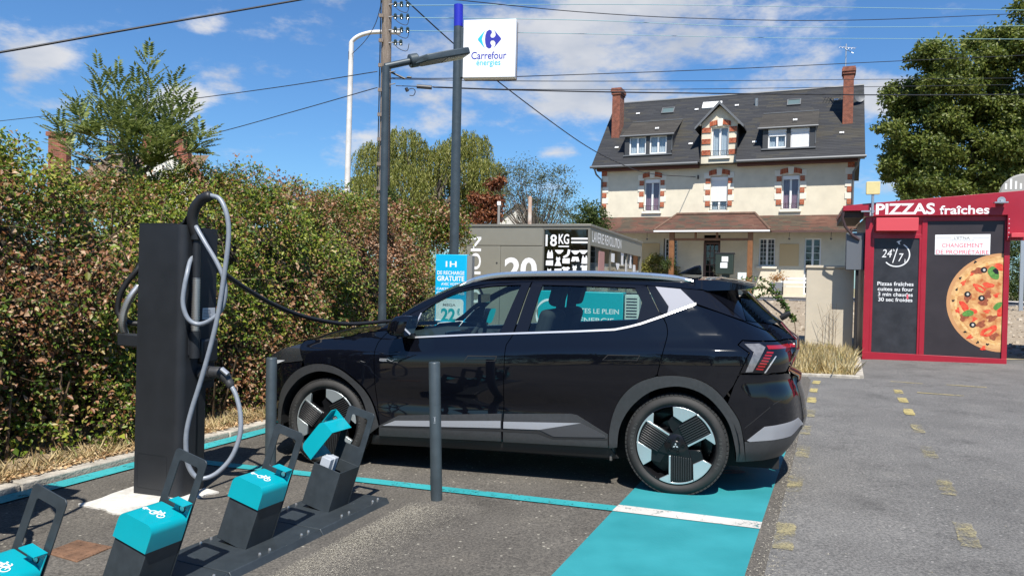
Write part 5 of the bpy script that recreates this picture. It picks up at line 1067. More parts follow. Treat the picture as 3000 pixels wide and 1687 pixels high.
def lintel(x0, x1, y, parent, z=.03):
    for a, b in ((x0-.10, (x0+x1)/2-.13), ((x0+x1)/2+.13, x1+.10)):
        mb = MB(); n = 5
        for i in range(n):
            xa, xb = a+(b-a)*i/n, a+(b-a)*(i+1)/n; q = lambda x: .10*(1-((x-(x0+x1)/2)/((x1-x0)/2+.1))**2); mb.add([(xa+.006,y+q(xa),z+.03),(xb-.006,y+q(xb),z+.03),(xb-.006,y+.24+q(xb),z+.03),(xa+.006,y+.24+q(xa),z+.03),(xa+.006,y+q(xa),z-.05),(xb-.006,y+q(xb),z-.05),(xb-.006,y+.24+q(xb),z-.05),(xa+.006,y+.24+q(xa),z-.05)], [(0,1,2,3),(4,7,6,5),(0,4,5,1),(1,5,6,2),(2,6,7,3),(3,7,4,0)])
        mb.build('brick_block', BRK, parent)
    mb = MB(); mb.prism([((x0+x1)/2-.12, y), ((x0+x1)/2+.12, y), ((x0+x1)/2+.15, y+.40), ((x0+x1)/2-.15, y+.40)], -.02, z+.05); mb.build('keystone', STONEW, parent, bevel=.008)
def window(x0, x1, y0, y1, z, name='window', fill=None, shutter=0, panes=(2, 1), sill=True, rail=False, parent=None, bar=.022, fr=.07):
    w = thing(name, None, None, parent=parent or house)
    mb = MB(); ring_prism(mb, rrect(x0, x1, y0, y1, .001, 1), rrect(x0+fr, x1-fr, y0+fr, y1-fr, .001, 1), z-.05, z)
    nx, ny = panes; n_main = 2 if x1-x0 > .5 else 1
    if n_main == 2: mb.box((x0+x1)/2-fr*.7, (x0+x1)/2+fr*.7, y0+fr, y1-fr, z-.045, z+.004)
    mb.build('frame', WFRAME, w)
    X = [x0+fr, (x0+x1)/2-fr*.7, (x0+x1)/2+fr*.7, x1-fr] if n_main == 2 else [x0+fr, x1-fr]
    for k in range(0, len(X), 2):
        a, b = X[k], X[k+1]; cx_ = max(1, nx//n_main)
        for i in range(cx_):
            for j in range(ny):
                pa, pb = a+(b-a)*i/cx_, a+(b-a)*(i+1)/cx_; qa, qb = y0+fr+(y1-y0-2*fr)*j/ny, y0+fr+(y1-y0-2*fr)*(j+1)/ny
                mb = MB(); mb.add([(pa,qa,z-.025),(pb,qa,z-.025),(pb,qb,z-.025),(pa,qb,z-.025)], [(0,1,2,3)]); mb.build('pane', WGLASS, w)
        mb = MB()
        for i in range(1, cx_): x = a+(b-a)*i/cx_; mb.box(x-bar/2, x+bar/2, y0+fr, y1-fr, z-.04, z-.012)
        for j in range(1, ny): y = y0+fr+(y1-y0-2*fr)*j/ny; mb.box(a, b, y-bar/2, y+bar/2, z-.04, z-.010)
        if mb.v: mb.build('glazing_bar', WFRAME, w)
    if fill:
        for k in range(0, len(X), 2):
            mb = MB(); n = 24; mb.v = []
            for i in range(n+1): x = X[k]+(X[k+1]-X[k])*i/n; zz = z-.12+.025*math.sin(i*1.9)+.01*math.sin(i*.7); mb.v += [(x, y0+fr*.5, zz), (x, y1-fr*.5, zz)]
            mb.f = [(2*i, 2*i+2, 2*i+3, 2*i+1) for i in range(n)]; mb.m = [0]*n; mb.build('curtain', fill, w, smooth='all')
    if shutter:
        mb = MB(); yb = y1-(y1-y0)*shutter; n = int((y1-yb)/.05)
        for j in range(n): mb.box(x0+.05, x1-.05, yb+j*.05+.004, yb+j*.05+.048, z, z+.02)
        mb.box(x0+.03, x1-.03, yb-.03, yb, z, z+.03); s = mb.build('roller_shutter', WFRAME, w); s['kind'] = 'stuff'
        mb = MB(); mb.box(x0, x1, y1-.16, y1, z, z+.05); mb.build('shutter_box', WFRAME, w, bevel=.006)
    if sill: mb = MB(); mb.box(x0-.10, x1+.10, y0-.12, y0-.001, -.02 if z < 0 else z, .09 if z < 0 else z+.1); mb.build('sill', STONEW, w, bevel=.01)
    if rail:
        mb = MB()
        for y in (y0+.05, y0+.30): mb.box(x0-.05, x1+.05, y, y+.018, .04, .058)
        k = int((x1-x0)/.09)
        for i in range(k+1): x = x0+(x1-x0)*i/k; mb.box(x-.006, x+.006, y0+.05, y0+.31, .044, .056)
        for i in range(3): cx_ = x0+(x1-x0)*(i+.5)/3; mb.tube([(cx_+.06*math.cos(R_(t_)), y0+.18+.06*math.sin(R_(t_)), .05) for t_ in range(0, 361, 40)], .006, 4)
        r_ = mb.build('iron_rail', IRON, w); r_['kind'] = 'stuff'
    return w
for i, (x0, x1, y0, y1) in enumerate(UP):
    window(x0, x1, y0, y1-.02, -.12, fill=(CURT, NETC, CURT)[i], shutter=(0, .70, 0)[i], panes=(2, 1), rail=True)
    if i != 1: mb = MB(); mb.box(x0+.02, x1-.02, y1-.22, y1-.02, -.119, -.06); mb.build('blind_box', WFRAME, house, bevel=.006)
    lintel(x0, x1, y1+.03, house)
    for y in (4.56, 5.15, 5.745):
        brick_block('brick_block', x0-.27, x0-.02, y, y+.26, .018, house); brick_block('brick_block', x1+.02, x1+.24, y, y+.26, .018, house)
    for y in (4.83, 5.42, 6.015): stone_block(x0-.36, x0-.02, y, y+.31); stone_block(x1+.02, x1+.33, y, y+.31)
# centre dormer
window(5.93, 6.80, 7.14, 8.70, -.12, fill=NETC, panes=(2, 1), rail=True); lintel(5.93, 6.80, 8.73, house)
for y in (7.24, 7.83, 8.42):
    brick_block('brick_block', 5.44, 5.90, y, y+.27, .018, house, cols=3); brick_block('brick_block', 6.83, 7.22, y, y+.27, .018, house, cols=3)
dr = thing('dormer_roof', None, None, parent=house)
for sg in (-1, 1):
    mb = MB(); ap = Vector((6.33, 9.98)); ev = Vector((6.33+sg*1.24, 8.68)); L_ = 3.3
    zb = lambda y: .60-4.62*(y-6.80)/4.5
    mb.add([(ap.x, ap.y, .30), (ev.x, ev.y, .30), (ev.x, ev.y, zb(ev.y)-.1), (ap.x, ap.y, zb(ap.y)-.1), (ap.x, ap.y-.09, .30), (ev.x, ev.y-.09, .30), (ev.x, ev.y-.09, zb(ev.y)-.1), (ap.x, ap.y-.09, zb(ap.y)-.1)], [(0,1,2,3), (4,7,6,5), (1,5,6,2), (0,3,7,4), (2,6,7,3)]); mb.build('slope', bpy.data.materials['slate_plain'], dr)
    mb = MB(); mb.add([(ap.x, ap.y+.02, .32), (ev.x, ev.y+.02, .32), (ev.x, ev.y-.12, .32), (ap.x, ap.y-.14, .32), (ap.x, ap.y+.02, .29), (ev.x, ev.y+.02, .29), (ev.x, ev.y-.12, .29), (ap.x, ap.y-.14, .29)], [(0,1,2,3), (4,7,6,5), (0,4,5,1), (1,5,6,2), (2,6,7,3), (3,7,4,0)]); mb.build('barge_board', ZINCR, dr)
    mb = MB(); mb.box(6.33+sg*.98-.05, 6.33+sg*.98+.05, 8.80, 8.90, 0, .26); mb.build('rafter_end', STONEW, dr)
    x = 5.42 if sg < 0 else 7.24; mb = MB(); mb.add([(x, 6.8, 0), (x, 8.8, 0), (x, 8.8, -1.5), (x, 6.8, .5)], [(0,1,2,3)]); mb.build('cheek', bpy.data.materials['slate_plain'], dr)
# shed dormers
for x0, x1, sh in ((1.27, 3.84, (0, 0)), (8.50, 10.98, (.35, 1.0))):
    d_ = thing('shed_dormer', None, None, parent=house); zf_ = .02
    courses('dormer_slates', lambda f: x0-.22, lambda f: x1+.12, 14, lambda f: (8.47+1.27*f, .10-2.52*f), .012, SLATEB, d_, None, .8)
    mb = MB()
    for x in (x0, x1): mb.add([(x, 7.40, zf_), (x, 8.44, zf_), (x, 9.6, -2.3)], [(0,1,2)])
    for a, b in ((x0, x0+.26), ((x0+x1)/2-.10, (x0+x1)/2+.10), (x1-.26, x1)): mb.box(a, b, 7.42, 8.46, zf_-.2, zf_)
    mb.build('slate_cheek', bpy.data.materials['slate_plain'], d_)['kind'] = 'stuff'
    mb = MB(); mb.tube([(x0-.25, 8.46, .14), (x1+.15, 8.46, .14)], .055, 8); mb.tube([(x1+.1, 8.44, .14), (x1+.02, 8.2, .02), (x1+.02, 7.6, .02)], .035, 6); mb.build('dormer_gutter', ZINCR, d_, smooth=True)
    mb = MB(); mb.box(x0-.05, x1+.05, 7.36, 7.43, zf_-.3, zf_+.12); mb.build('lead_sill', ZINCR, d_)
    mid = (x0+x1)/2
    window(x0+.26, mid-.10, 7.46, 8.42, zf_-.05, 'dormer_window', NETC, sh[0], (2, 1), False, parent=house); window(mid+.10, x1-.26, 7.46, 8.42, zf_-.05, 'dormer_window', NETC, sh[1], (2, 1), False, parent=house)
    mb = MB(); mb.tube([(x0-.2, 9.77, -2.42), (x1+.1, 9.77, -2.42)], .03, 6); mb.build('dormer_flashing', ZINCR, d_)
# skylights, vents, aerial
def on_roof(x, y): f = (y-6.80)/4.5; return Vector((x, y, .60-4.62*f))
RT = Matrix.Rotation(math.atan2(-4.62, 4.5), 4, 'X')
for x, y, w, h, m_ in ((2.95,10.45,.72,.58,'sky'), (9.80,10.40,.70,.58,'sky'), (5.42,10.62,1.06,.62,'white')):
    M = Matrix.Translation(on_roof(x, y)) @ RT; s = thing('skylight', None, None, parent=house)
    mb = MB(); ring_prism(mb, rrect(-w/2, w/2, -h/2, h/2, .01, 1), rrect(-w/2+.05, w/2-.05, -h/2+.05, h/2-.05, .01, 1), -.02, .09, M=M); mb.build('frame', ZINCR if m_ == 'sky' else WFRAME, s)
    mb = MB(); mb.box(-w/2+.05, w/2-.05, -h/2+.05, h/2-.05, .0, .06, M=M); mb.build('pane', mat('skylight_glass_'+m_+str(int(x)), (.10,.14,.14) if m_ == 'sky' else (.72,.72,.70), .08 if m_ == 'sky' else .5), s)
for x, y in ((1.2,10.4), (4.6,10.4), (6.8,10.5), (11.9,10.4), (.65,8.0), (4.75,8.0), (8.05,7.9), (12.2,8.2), (2.9,8.95), (10.0,8.95)):
    z_add = .35 if y == 8.95 else .0; M = Matrix.Translation(on_roof(x, y)+Vector((0, 0, .07+(.95 if y == 8.95 else 0)))) @ RT; mb = MB()
    for k in range(3): mb.box(-.10+k*.075, -.05+k*.075, -.07, .07, 0, .03, M=M)
    mb.build('roof_vent', WFRAME, house)
mb = MB(); c_ = on_roof(7.85, 10.45); mb.tube([c_-Vector((0,.2,0)), c_+Vector((0,.35,.1))], .09, 10); mb.build('flue_pipe', ZINC, house, smooth=True)
CHB = brick_mat('chimney_brick', (.25,.080,.045), (.18,.056,.034), (.36,.28,.21), 7.0, .9, .45)
for nm_, x0, x1, z0, z1, yb, yt in (('chimney', .10, .56, -2.25, -1.35, 8.4, 11.55), ('chimney', 12.22, 12.70, -2.3, -1.4, 8.5, 11.65)):
    c_ = MB(); c_.box(x0, x1, yb, yt-.35, z0, z1); cm = c_.build('chimney', CHB, house)
    mb = MB(); mb.box(x0-.05, x1+.05, yt-.35, yt-.22, z0-.05, z1+.05); mb.box(x0-.09, x1+.09, yt-.22, yt-.08, z0-.09, z1+.09); mb.box(x0-.06, x1+.06, yt-.08, yt+.02, z0-.06, z1+.06); mb.build('chimney_cap', CHB, cm)
    mb = MB(); mb.box(x0-.06, x1+.06, yb-.1, yb+.18, z0, z1+.06); mb.build('chimney_flashing', ZINCR, cm)
mb = MB(); A = Vector((12.30, 11.7, -1.8)); mb.tube([A, A+Vector((0,1.25,0))], .035, 6); mb.tube([A+Vector((-.30,1.12,0)), A+Vector((.42,.92,.2))], .02, 5); mb.tube([A+Vector((-.05,1.0,0)), A+Vector((.35,.70,.1))], .016, 5)
for k in range(6): q_ = (A+Vector((-.30,1.12,0))).lerp(A+Vector((.42,.92,.2)), k/5); mb.tube([q_+Vector((-.05,-.14,.25)), q_+Vector((.05,.14,-.25))], .012, 4)
mb.build('television_aerial', ZINC, house)
mb = MB(); mb.lathe([(0,-.06),(.18,-.03),(.30,.03)], 18, M=Matrix.Translation((13.0,10.4,-2.6)) @ Matrix.Rotation(R_(35), 4, 'Y')); mb.build('satellite_dish', ZINCR, house, smooth=True)
# lean-to roof and porch
courses('lean_to_roof', lambda f: -.35-.0*f, lambda f: 13.1, 12, lambda f: (3.20+.83*f, 1.05-1.05*f), .014, TILE, house, None, .42)
courses('porch_roof', lambda f: 3.55+.85*f, lambda f: 9.15-.85*f, 14, lambda f: (3.12+.92*f, 2.45-1.55*f), .016, TILE, house, None, .42)
mb = MB()
for x0, x1 in ((3.55, 4.40), (9.15, 8.30)): mb.add([(x0,3.12,2.45), (x1,4.04,.90), (x0+.0,3.12,.9)], [(0,1,2)])
mb.add([(4.4,4.04,.9), (8.3,4.04,.9), (8.3,4.04,0), (4.4,4.04,0)], [(0,1,2,3)]); mb.build('porch_hip', mat('old_tile', (.13,.075,.05), .85, var=.3, vscale=5), house)
mb = MB(); mb.tube([(4.38,4.07,.9), (8.32,4.07,.9)], .085, 8); mb.tube([(4.38,4.06,.9), (3.55,3.14,2.45)], .06, 6); mb.tube([(8.32,4.06,.9), (9.15,3.14,2.45)], .06, 6); mb.build('porch_ridge', bpy.data.materials['old_tile'], house, smooth=True)
mb = MB(); mb.box(3.55, 9.15, 3.04, 3.12, 2.40, 2.52); mb.build('porch_gutter', WFRAME, house)
mb = MB(); mb.box(-.3, 13.05, 3.10, 3.19, .96, 1.06); mb.build('lean_to_fascia', DOORW, house)
for x0, x1 in ((4.30, 4.55), (8.12, 8.36)): mb = MB(); mb.box(x0, x1, 0, 3.05, 2.05, 2.28); mb.build('porch_post', WOODP, house, bevel=.01)
mb = MB(); mb.box(4.55, 8.12, 2.62, 2.74, 2.08, 2.2); mb.box(5.55, 5.65, 2.7, 3.05, 2.08, 2.2); mb.box(6.60, 6.70, 2.7, 3.05, 2.08, 2.2); mb.build('porch_beam', WOODP, house)
dd = thing('entrance_door', None, None, parent=house)
mb = MB(); mb.box(5.67, 5.80, 0, 2.62, -.12, -.02); mb.box(6.42, 6.53, 0, 2.62, -.12, -.02); mb.box(5.67, 6.53, 2.56, 2.66, -.12, -.02); mb.box(5.80, 6.42, 0, .75, -.10, -.04)
for i in range(1, 3): mb.box(5.80+.62*i/3-.02, 5.80+.62*i/3+.02, .75, 2.56, -.10, -.05)
for j in range(1, 5): mb.box(5.80, 6.42, .75+1.81*j/5-.02, .75+1.81*j/5+.02, -.10, -.05)
mb.build('door_leaf', DOORW, dd)
for i in range(3):
    for j in range(5): mb = MB(); x, y = 5.80+.62*i/3, .75+1.81*j/5; mb.add([(x,y,-.08),(x+.207,y,-.08),(x+.207,y+.362,-.08),(x,y+.362,-.08)], [(0,1,2,3)]); mb.build('pane', WGLASS, dd)
window(3.60, 4.30, 1.43, 2.87, -.12, panes=(4, 6)); window(8.45, 9.25, 1.44, 2.87, -.12, panes=(4, 6)); window(10.63, 11.40, .05, 2.87, -.12, 'french_window', NETC if False else None, 0, (3, 8), False); window(1.3, 2.1, 1.43, 2.87, -.12, panes=(4, 6))
BEIGE = mat('beige_board', (.62,.46,.25), .8)
for x0, x1, y0, y1 in ((2.38,3.34,1.3,2.60), (9.46,10.38,1.47,2.58)): mb = MB(); mb.box(x0, x1, y0, y1, 0, .03); mb.build('boarded_panel', BEIGE, house)
for x in (2.85, 9.95, 11.85): mb = MB(); mb.tube([(x,3.12,.9), (x,2.82,.9)], .012, 5); mb.lathe([(0,-.12),(.05,-.08),(.05,-.03),(.02,0)], 10, M=Matrix.Translation((x,2.84,.9)) @ Matrix.Rotation(R_(-90), 4, 'X')); mb.build('hanging_lamp', IRON, house, smooth=True)
mb = MB(); mb.box(5.27, 5.33, 6.0, 6.2, .0, .12); mb.build('wire_bracket', IRON, house)
# things in front of the house
def at_house(x, y, z): return HM @ Vector((x, y, z))
DKG = mat('dark_green_plastic', (.018,.03,.022), .5)
M0 = frame(at_house(7.15, 0, 2.9), 23.5); lb = thing('parcel_box', 'dark green post box on a stem before the house porch', 'post box', M0)
mb = MB(); mb.box(-.42, .42, .95, 1.95, -.2, .2); mb.build('box', DKG, lb, bevel=.03); mb = MB(); mb.prism([(-.2,.0),(.15,.0),(.25,.95),(-.1,.95)], -.08, .08); mb.build('stem', DKG, lb); mb = MB(); mb.box(-.45,.45,1.93,1.99,-.22,.22); mb.build('lid', IRON, lb)
mb = MB(); mb.box(-.12, .18, 1.55, 1.80, .2, .206); mb.box(-.18, .15, 1.25, 1.50, .2, .206); mb.build('notice', WHITE, lb)
M0 = frame(at_house(7.95, 0, 2.7), 23.5); bd = thing('notice_board', 'small white menu board on feet by the house porch', 'menu board', M0); mb = MB(); mb.box(-.2, .2, .55, 1.05, -.02, .02); mb.build('board', mat('pale_board', (.66,.72,.70), .5), bd); mb = MB(); mb.box(-.18,-.15,0,.55,-.02,.02); mb.box(.15,.18,0,.55,-.02,.02); mb.build('feet', IRON, bd)
PLANT = mat('planter_grey', (.16,.17,.18), .6)
for i, (x, lab_) in enumerate(((9.45, 'square grey planter with dry orange plant before the house'), (13.9, 'square grey planter half hidden behind the red cabin'))):
    M0 = frame(at_house(x, 0, 1.4), 23.5); pl = thing('planter', lab_, 'planter', M0, 'planters before the house'); mb = MB(); mb.prism([(-.22,0),(.22,0),(.27,.62),(-.27,.62)], -.22, .22); mb.build('pot', PLANT, pl, bevel=.01)
    P = rng.normal(size=(160,3))*np.array([.17,.12,.12])+np.array([0,.80,0]); leaf_mesh('plant', P, rdir(160)+np.array([0,.6,0]), rdir(160), .16, .05, leaf_mat('dry_orange_leaf_%d' % i, [(0,(.42,.20,.08)),(1,(.62,.42,.20))]), pl)['kind'] = 'stuff'
bk = thing('garden_bench', 'pale slatted garden bench standing against the house wall', 'bench', frame(at_house(10.35, 0, 1.0), 23.5)); 
for k in range(3): mb = MB(); mb.box(-.75, .75, .42, .45, -.2+k*.14, -.1+k*.14); mb.build('slat', WFRAME, bk)
for k in range(2): mb = MB(); mb.box(-.75, .75, .60+k*.18, .70+k*.18, -.24, -.21); mb.build('back_slat', WFRAME, bk)
for x in (-.65, .65): mb = MB(); mb.box(x-.03, x+.03, 0, .85, -.25, -.21); mb.box(x-.03, x+.03, 0, .43, .14, .18); mb.build('leg', IRON, bk)
# ---- laundry cabin
TAUPE = mat('taupe_panel', (.235,.225,.185), .45, metal=.15, var=.05, vscale=2); TAUPE2 = mat('taupe_frame', (.19,.18,.15), .45, metal=.2)
LO = at(1730, 661, 16.0); LM = frame((LO.x, LO.y, gz(LO.x, LO.y)), 19.37); la = thing('laundry_cabin', 'taupe self service laundry cabin with white lettering', 'cabin', LM); zl = LO.z-gz(LO.x, LO.y)
dzl = -gz(LO.x, LO.y)
yl_ = lambda y: y+dzl
for x0, x1, y0, y1 in ((-3.1,-2.08,.02,2.245), (-2.07,-1.085,.02,2.245), (-3.1,-1.085,2.26,2.70)): mb = MB(); mb.box(x0, x1, yl_(y0), yl_(y1), -.06, 0); mb.build('front_panel', TAUPE, la, bevel=.004)
mb = MB(); mb.box(-3.1,-3.04,yl_(0),yl_(2.7),-6.7,-.06); mb.box(-3.1,0,yl_(0),yl_(2.7),-6.8,-6.7); mb.box(-3.1,-1.1,yl_(0),yl_(2.6),-2.6,-2.5); mb.build('back_walls', TAUPE, la)
mb = MB(); mb.box(-3.1,.02,yl_(2.68),yl_(2.74),-6.8,.02); mb.build('roof', TAUPE2, la, bevel=.01)
mb = MB(); mb.box(-1.08,0,yl_(2.62),yl_(2.68),-.06,0); mb.box(-.05,.0,yl_(0),yl_(2.62),-.06,0); mb.box(-1.085,-1.05,yl_(0),yl_(2.62),-.06,-.002); mb.build('glass_frame', TAUPE2, la)
mb = MB(); mb.box(-.06,0,yl_(2.28),yl_(2.68),-6.7,-.06); mb.build('side_fascia', TAUPE, la)
for z in (-2.3, -4.5, -6.68): mb = MB(); mb.box(-.06,-.01,yl_(0),yl_(2.28),z-.03,z+.03); mb.build('side_post', TAUPE2, la)
mb = MB(); mb.box(-3.0,-.1,yl_(0),yl_(2.4),-2.7,-2.62); mb.build('inner_wall', mat('cabin_inner', (.10,.097,.085), .7), la)
for x in (-.95, -.5):
    mb = MB(); mb.box(x, x+.36, yl_(.2), yl_(1.95), -2.6, -2.0); ms = mb.build('washing_machine', ZINC, la, bevel=.01); mb = MB(); ring_prism(mb, [(x+.18+.14*math.cos(k*.2618), yl_(1.45)+.14*math.sin(k*.2618)) for k in range(24)], [(x+.18+.10*math.cos(k*.2618), yl_(1.45)+.10*math.sin(k*.2618)) for k in range(24)], -2.0, -1.97); mb.build('porthole', IRON, ms)
mb = MB(); mb.add([(-1.05,yl_(0),-.03),(-.05,yl_(0),-.03),(-.05,yl_(2.62),-.03),(-1.05,yl_(2.62),-.03)], [(0,1,2,3)]); mb.build('front_glass', WGLASS, la)
mb = MB(); mb.add([(-.03,yl_(0),-.1),(-.03,yl_(0),-6.6),(-.03,yl_(2.28),-6.6),(-.03,yl_(2.28),-.1)], [(0,1,2,3)]); mb.build('side_glass', WGLASS, la)
W2 = WHITE
text('cabin_number', '18', -1.02, -.76, yl_(2.25), yl_(2.51), -.028, W2, la, bold=.02); text('cabin_unit', 'KG', -.72, -.48, yl_(2.30), yl_(2.52), -.028, W2, la, bold=.02)
mb = MB(); mb.box(-.72,-.48,yl_(2.235),yl_(2.262),-.029,-.025); mb.box(-.43,-.06,yl_(2.40),yl_(2.44),-.029,-.025); mb.box(-.43,-.06,yl_(2.32),yl_(2.36),-.029,-.025); mb.build('equals_bars', W2, la)
SHP = {'shirt': [(-.5,.6),(-.25,.8),(-.1,.7),(.1,.7),(.25,.8),(.5,.6),(.42,.35),(.3,.4),(.3,-.6),(-.3,-.6),(-.3,.4),(-.42,.35)], 'tank': [(-.22,.8),(-.14,.8),(-.1,.45),(.1,.45),(.14,.8),(.22,.8),(.34,.2),(.36,-.6),(-.36,-.6),(-.34,.2)], 'dress': [(-.2,.8),(-.1,.6),(.1,.6),(.2,.8),(.26,.3),(.16,.1),(.42,-.8),(-.42,-.8),(-.16,.1),(-.26,.3)], 'sock': [(.1,.8),(.4,.7),(.3,.0),(.1,-.4),(-.35,-.7),(-.5,-.45),(.0,.0)], 'brief': [(-.5,.3),(.5,.3),(.48,.1),(.15,-.35),(-.15,-.35),(-.48,.1)], 'towel': [(-.42,.4),(.44,.45),(.44,-.45),(-.44,-.42)], 'short': [(-.35,.4),(.35,.4),(.5,-.4),(.08,-.4),(0,.0),(-.08,-.4),(-.5,-.4)]}
lay = [('tank',-.91,2.06),('brief',-.70,2.13),('sock',-.52,2.08),('brief',-.33,2.12),('brief',-.15,2.13),('dress',-.72,1.92),('towel',-.54,1.93),('short',-.33,1.97),('tank',-.12,1.95),('towel',-.92,1.88),('dress',-.34,1.74),('shirt',-.12,1.74),('towel',-.72,1.70),('shirt',-.54,1.70),('dress',-.92,1.66)]
for nm_, x, y in lay: mb = MB(); mb.prism([(x+p[0]*.19, yl_(y)+p[1]*.13) for p in SHP[nm_]], -.029, -.026); mb.build('clothing_print', W2, la)
for x, y in ((-.03,1.9), ): pass
for k in range(6):
    mb = MB(); nm_ = ['towel','brief','shirt','tank','dress','short'][k]; mb.prism([(p[0]*.45, p[1]*.26) for p in SHP[nm_]], 0, .004, M=Matrix(((0,0,1,-.024),(0,1,0,yl_(1.9 if k % 2 else 2.1)),(-1,0,0,-2.6-k*.62),(0,0,0,1)))); mb.build('clothing_print', W2, la)
mb = MB(); mb.box(-.03,-.02,yl_(1.4),yl_(2.2),-1.6,-1.0); mb.build('side_poster', mat('pink_poster', (.42,.22,.20), .7), la)
text('cabin_number', '20', -1.97, -1.20, yl_(1.45), yl_(1.99), 0, W2, la, bold=.03)
text('cabin_name', 'REVOLUTION', 0, 3.0, 0, .26, 0, W2, la, bold=.015, M=Matrix(((0,-1,0,-2.55),(1,0,0,yl_(-.55)),(0,0,1,.0),(0,0,0,1))) )
text('cabin_name', 'LAVERIE REVOLUTION', 0, 3.35, yl_(2.36), yl_(2.60), 0, W2, la, bold=.012, M=Matrix(((0,0,1,.002),(0,1,0,0),(-1,0,0,-.18),(0,0,0,1))))
mb = MB(); mb.lathe([(0,.006),(.02,.006),(.02,0)], 10, M=Matrix.Translation((-2.16, yl_(1.86), 0))); mb.build('panel_lock', IRON, la)
# ---- pizza vending cabin
RED = mat('crimson_lacquer', (.33,.012,.028), .38, coat=.2, var=.05, vscale=3); REDP = mat('faded_red_hood', (.60,.07,.085), .45); GREY1 = mat('charcoal_panel', (.028,.029,.034), .42, var=.25, vscale=4); GREY2 = mat('plum_black_panel', (.030,.024,.027), .45, var=.15, vscale=1.5)
KM = frame((7.139, 14.85, .05), 21); kp = thing('pizza_cabin', 'red pizza vending cabin with pizza picture panel and slanted fascia', 'vending cabin', KM)
WREDP = mat('red_print', (.72,.10,.14), .5)
for x0, x1, y0, y1, z in ((-.02,.10,0,2.87,.02), (.99,1.08,.15,2.87,.018), (2.38,2.47,0,2.90,.022), (-.02,2.47,-.02,.15,.026), (.10,2.38,2.78,2.90,.015), (.10,.99,2.44,2.52,.010), (.10,.145,.15,2.44,.012), (.95,.99,.15,2.44,.012)):
    mb = MB(); mb.box(x0, x1, y0, y1, -.06, z); mb.build('frame_bar', RED, kp, bevel=.004)
mb = MB(); mb.box(.10, .99, 2.52, 2.78, -.05, -.005); mb.build('header_panel', RED, kp)
mb = MB(); mb.box(.145, .95, .15, 2.44, -.04, -.008); door = mb.build('door_panel', GREY1, kp)
mb = MB(); mb.box(1.08, 2.38, .15, 2.86, -.04, -.006); pp_ = mb.build('picture_panel', GREY2, kp)
mb = MB(); mb.box(-.02, 0.03, 0, 2.87, -2.2, -.06); mb.box(2.44, 2.47, 0, 2.9, -2.2, -.06); mb.box(0, 2.44, 0, 2.9, -2.2, -2.15); mb.build('side_walls', mat('galvanised_side', (.16,.13,.12), .5, metal=.3, var=.3, vscale=4), kp)
mb = MB(); fas = [(-.06,2.88), (-.06,2.99), (-.45,2.99), (-.45,3.09), (-.06,3.13), (5.2,3.53), (5.2,2.87), (4.2,2.40), (2.47,2.40), (2.40,2.40), (2.40,2.88)]
mb.prism(fas, .03, .10); mb.build('fascia', RED, kp, bevel=.004)
mb = MB(); mb.add([(-.46,3.06,.025), (5.2,3.55,.025), (5.2,3.55,-2.4), (-.46,3.06,-2.4), (-.46,2.98,.025), (5.2,3.47,.025), (5.2,3.47,-2.4), (-.46,2.98,-2.4)], [(0,1,2,3), (4,7,6,5), (0,4,5,1), (1,5,6,2), (2,6,7,3), (3,7,4,0)]); mb.build('roof', RED, kp)
mb = MB(); mb.box(-.44, -.06, 2.86, 2.98, -2.3, -.0); mb.build('roof_underside', mat('dark_ply', (.06,.045,.038), .8), kp)
mb = MB(); mb.tube([(-.44,2.97,.08), (-.46,2.85,.06), (-.40,2.68,.0), (-.25,2.50,-.06), (-.12,2.42,-.08)], .03, 8); mb.build('rain_pipe', mat('brown_pipe', (.07,.045,.05), .4), kp, smooth=True)
mb = MB(); mb.box(-.36, -.03, 1.80, 2.56, -.35, -.10); mb.build('meter_box', mat('slate_grey_box', (.11,.12,.135), .5), kp, bevel=.01); mb = MB(); mb.tube([(-.14,1.82,-.2), (-.14,0,-.2)], .03, 8); mb.build('meter_conduit', IRON, kp)
mb = MB(); mb.box(.155, .90, 2.575, 2.835, .0, .20); mb.build('vent_hood', REDP, kp, bevel=.006)
text('fascia_title', 'PIZZAS', .15, 1.185, 2.905, 3.125, .10, WHITE, kp, bold=.03); text('fascia_word', 'fraîches', 1.27, 2.10, 2.90, 3.07, .10, WHITE, kp, bold=.02)
for i, s_ in enumerate(('Pizzas fraîches', 'cuites au four', '3 min chaudes', '30 sec froides')):
    y = 1.50-.105*i; text('door_lettering', s_, .225+.008*i, .87-.004*i, y-.005, y+.072, -.008, WHITE, door, bold=.012)
mb = MB(); prev = None
arc_ = [(.55+.235*math.cos(R_(t_)), 2.115+.235*math.sin(R_(t_))) for t_ in range(-140, 62, 6)]
for a, b in zip(arc_[:-1], arc_[1:]):
    a, b = Vector(a), Vector(b); d_ = (b-a).normalized(); n_ = Vector((-d_.y, d_.x))*.011; mb.prism([tuple(a+n_), tuple(b+n_), tuple(b-n_), tuple(a-n_)], -.008, -.005)
mb.prism([(.545,2.375),(.635,2.405),(.60,2.36),(.615,2.315),(.585,2.325),(.575,2.35)], -.008, -.0045); mb.build('clock_arrow', WHITE, door)
text('clock_hours', '24', .29, .47, 2.06, 2.22, -.008, WHITE, door, shear=.2); text('clock_slash', '/', .48, .58, 1.95, 2.26, -.008, WHITE, door, shear=.2); text('clock_days', '7', .59, .68, 1.98, 2.14, -.008, WHITE, door, shear=.2); text('clock_small', 'h', .49, .52, 2.18, 2.23, -.008, WHITE, door); text('clock_small', 'j', .69, .715, 1.96, 2.03, -.008, WHITE, door)
mb = MB(); mb.box(.755, .785, 1.235, 1.325, -.008, -.003); mb.build('red_tape', WREDP, door)
mb = MB(); mb.prism([(1.22,2.12),(2.15,2.125),(2.15,2.52),(1.22,2.51)], -.006, .004); pg = mb.build('notice_panel', WHITE, pp_, bevel=.003)
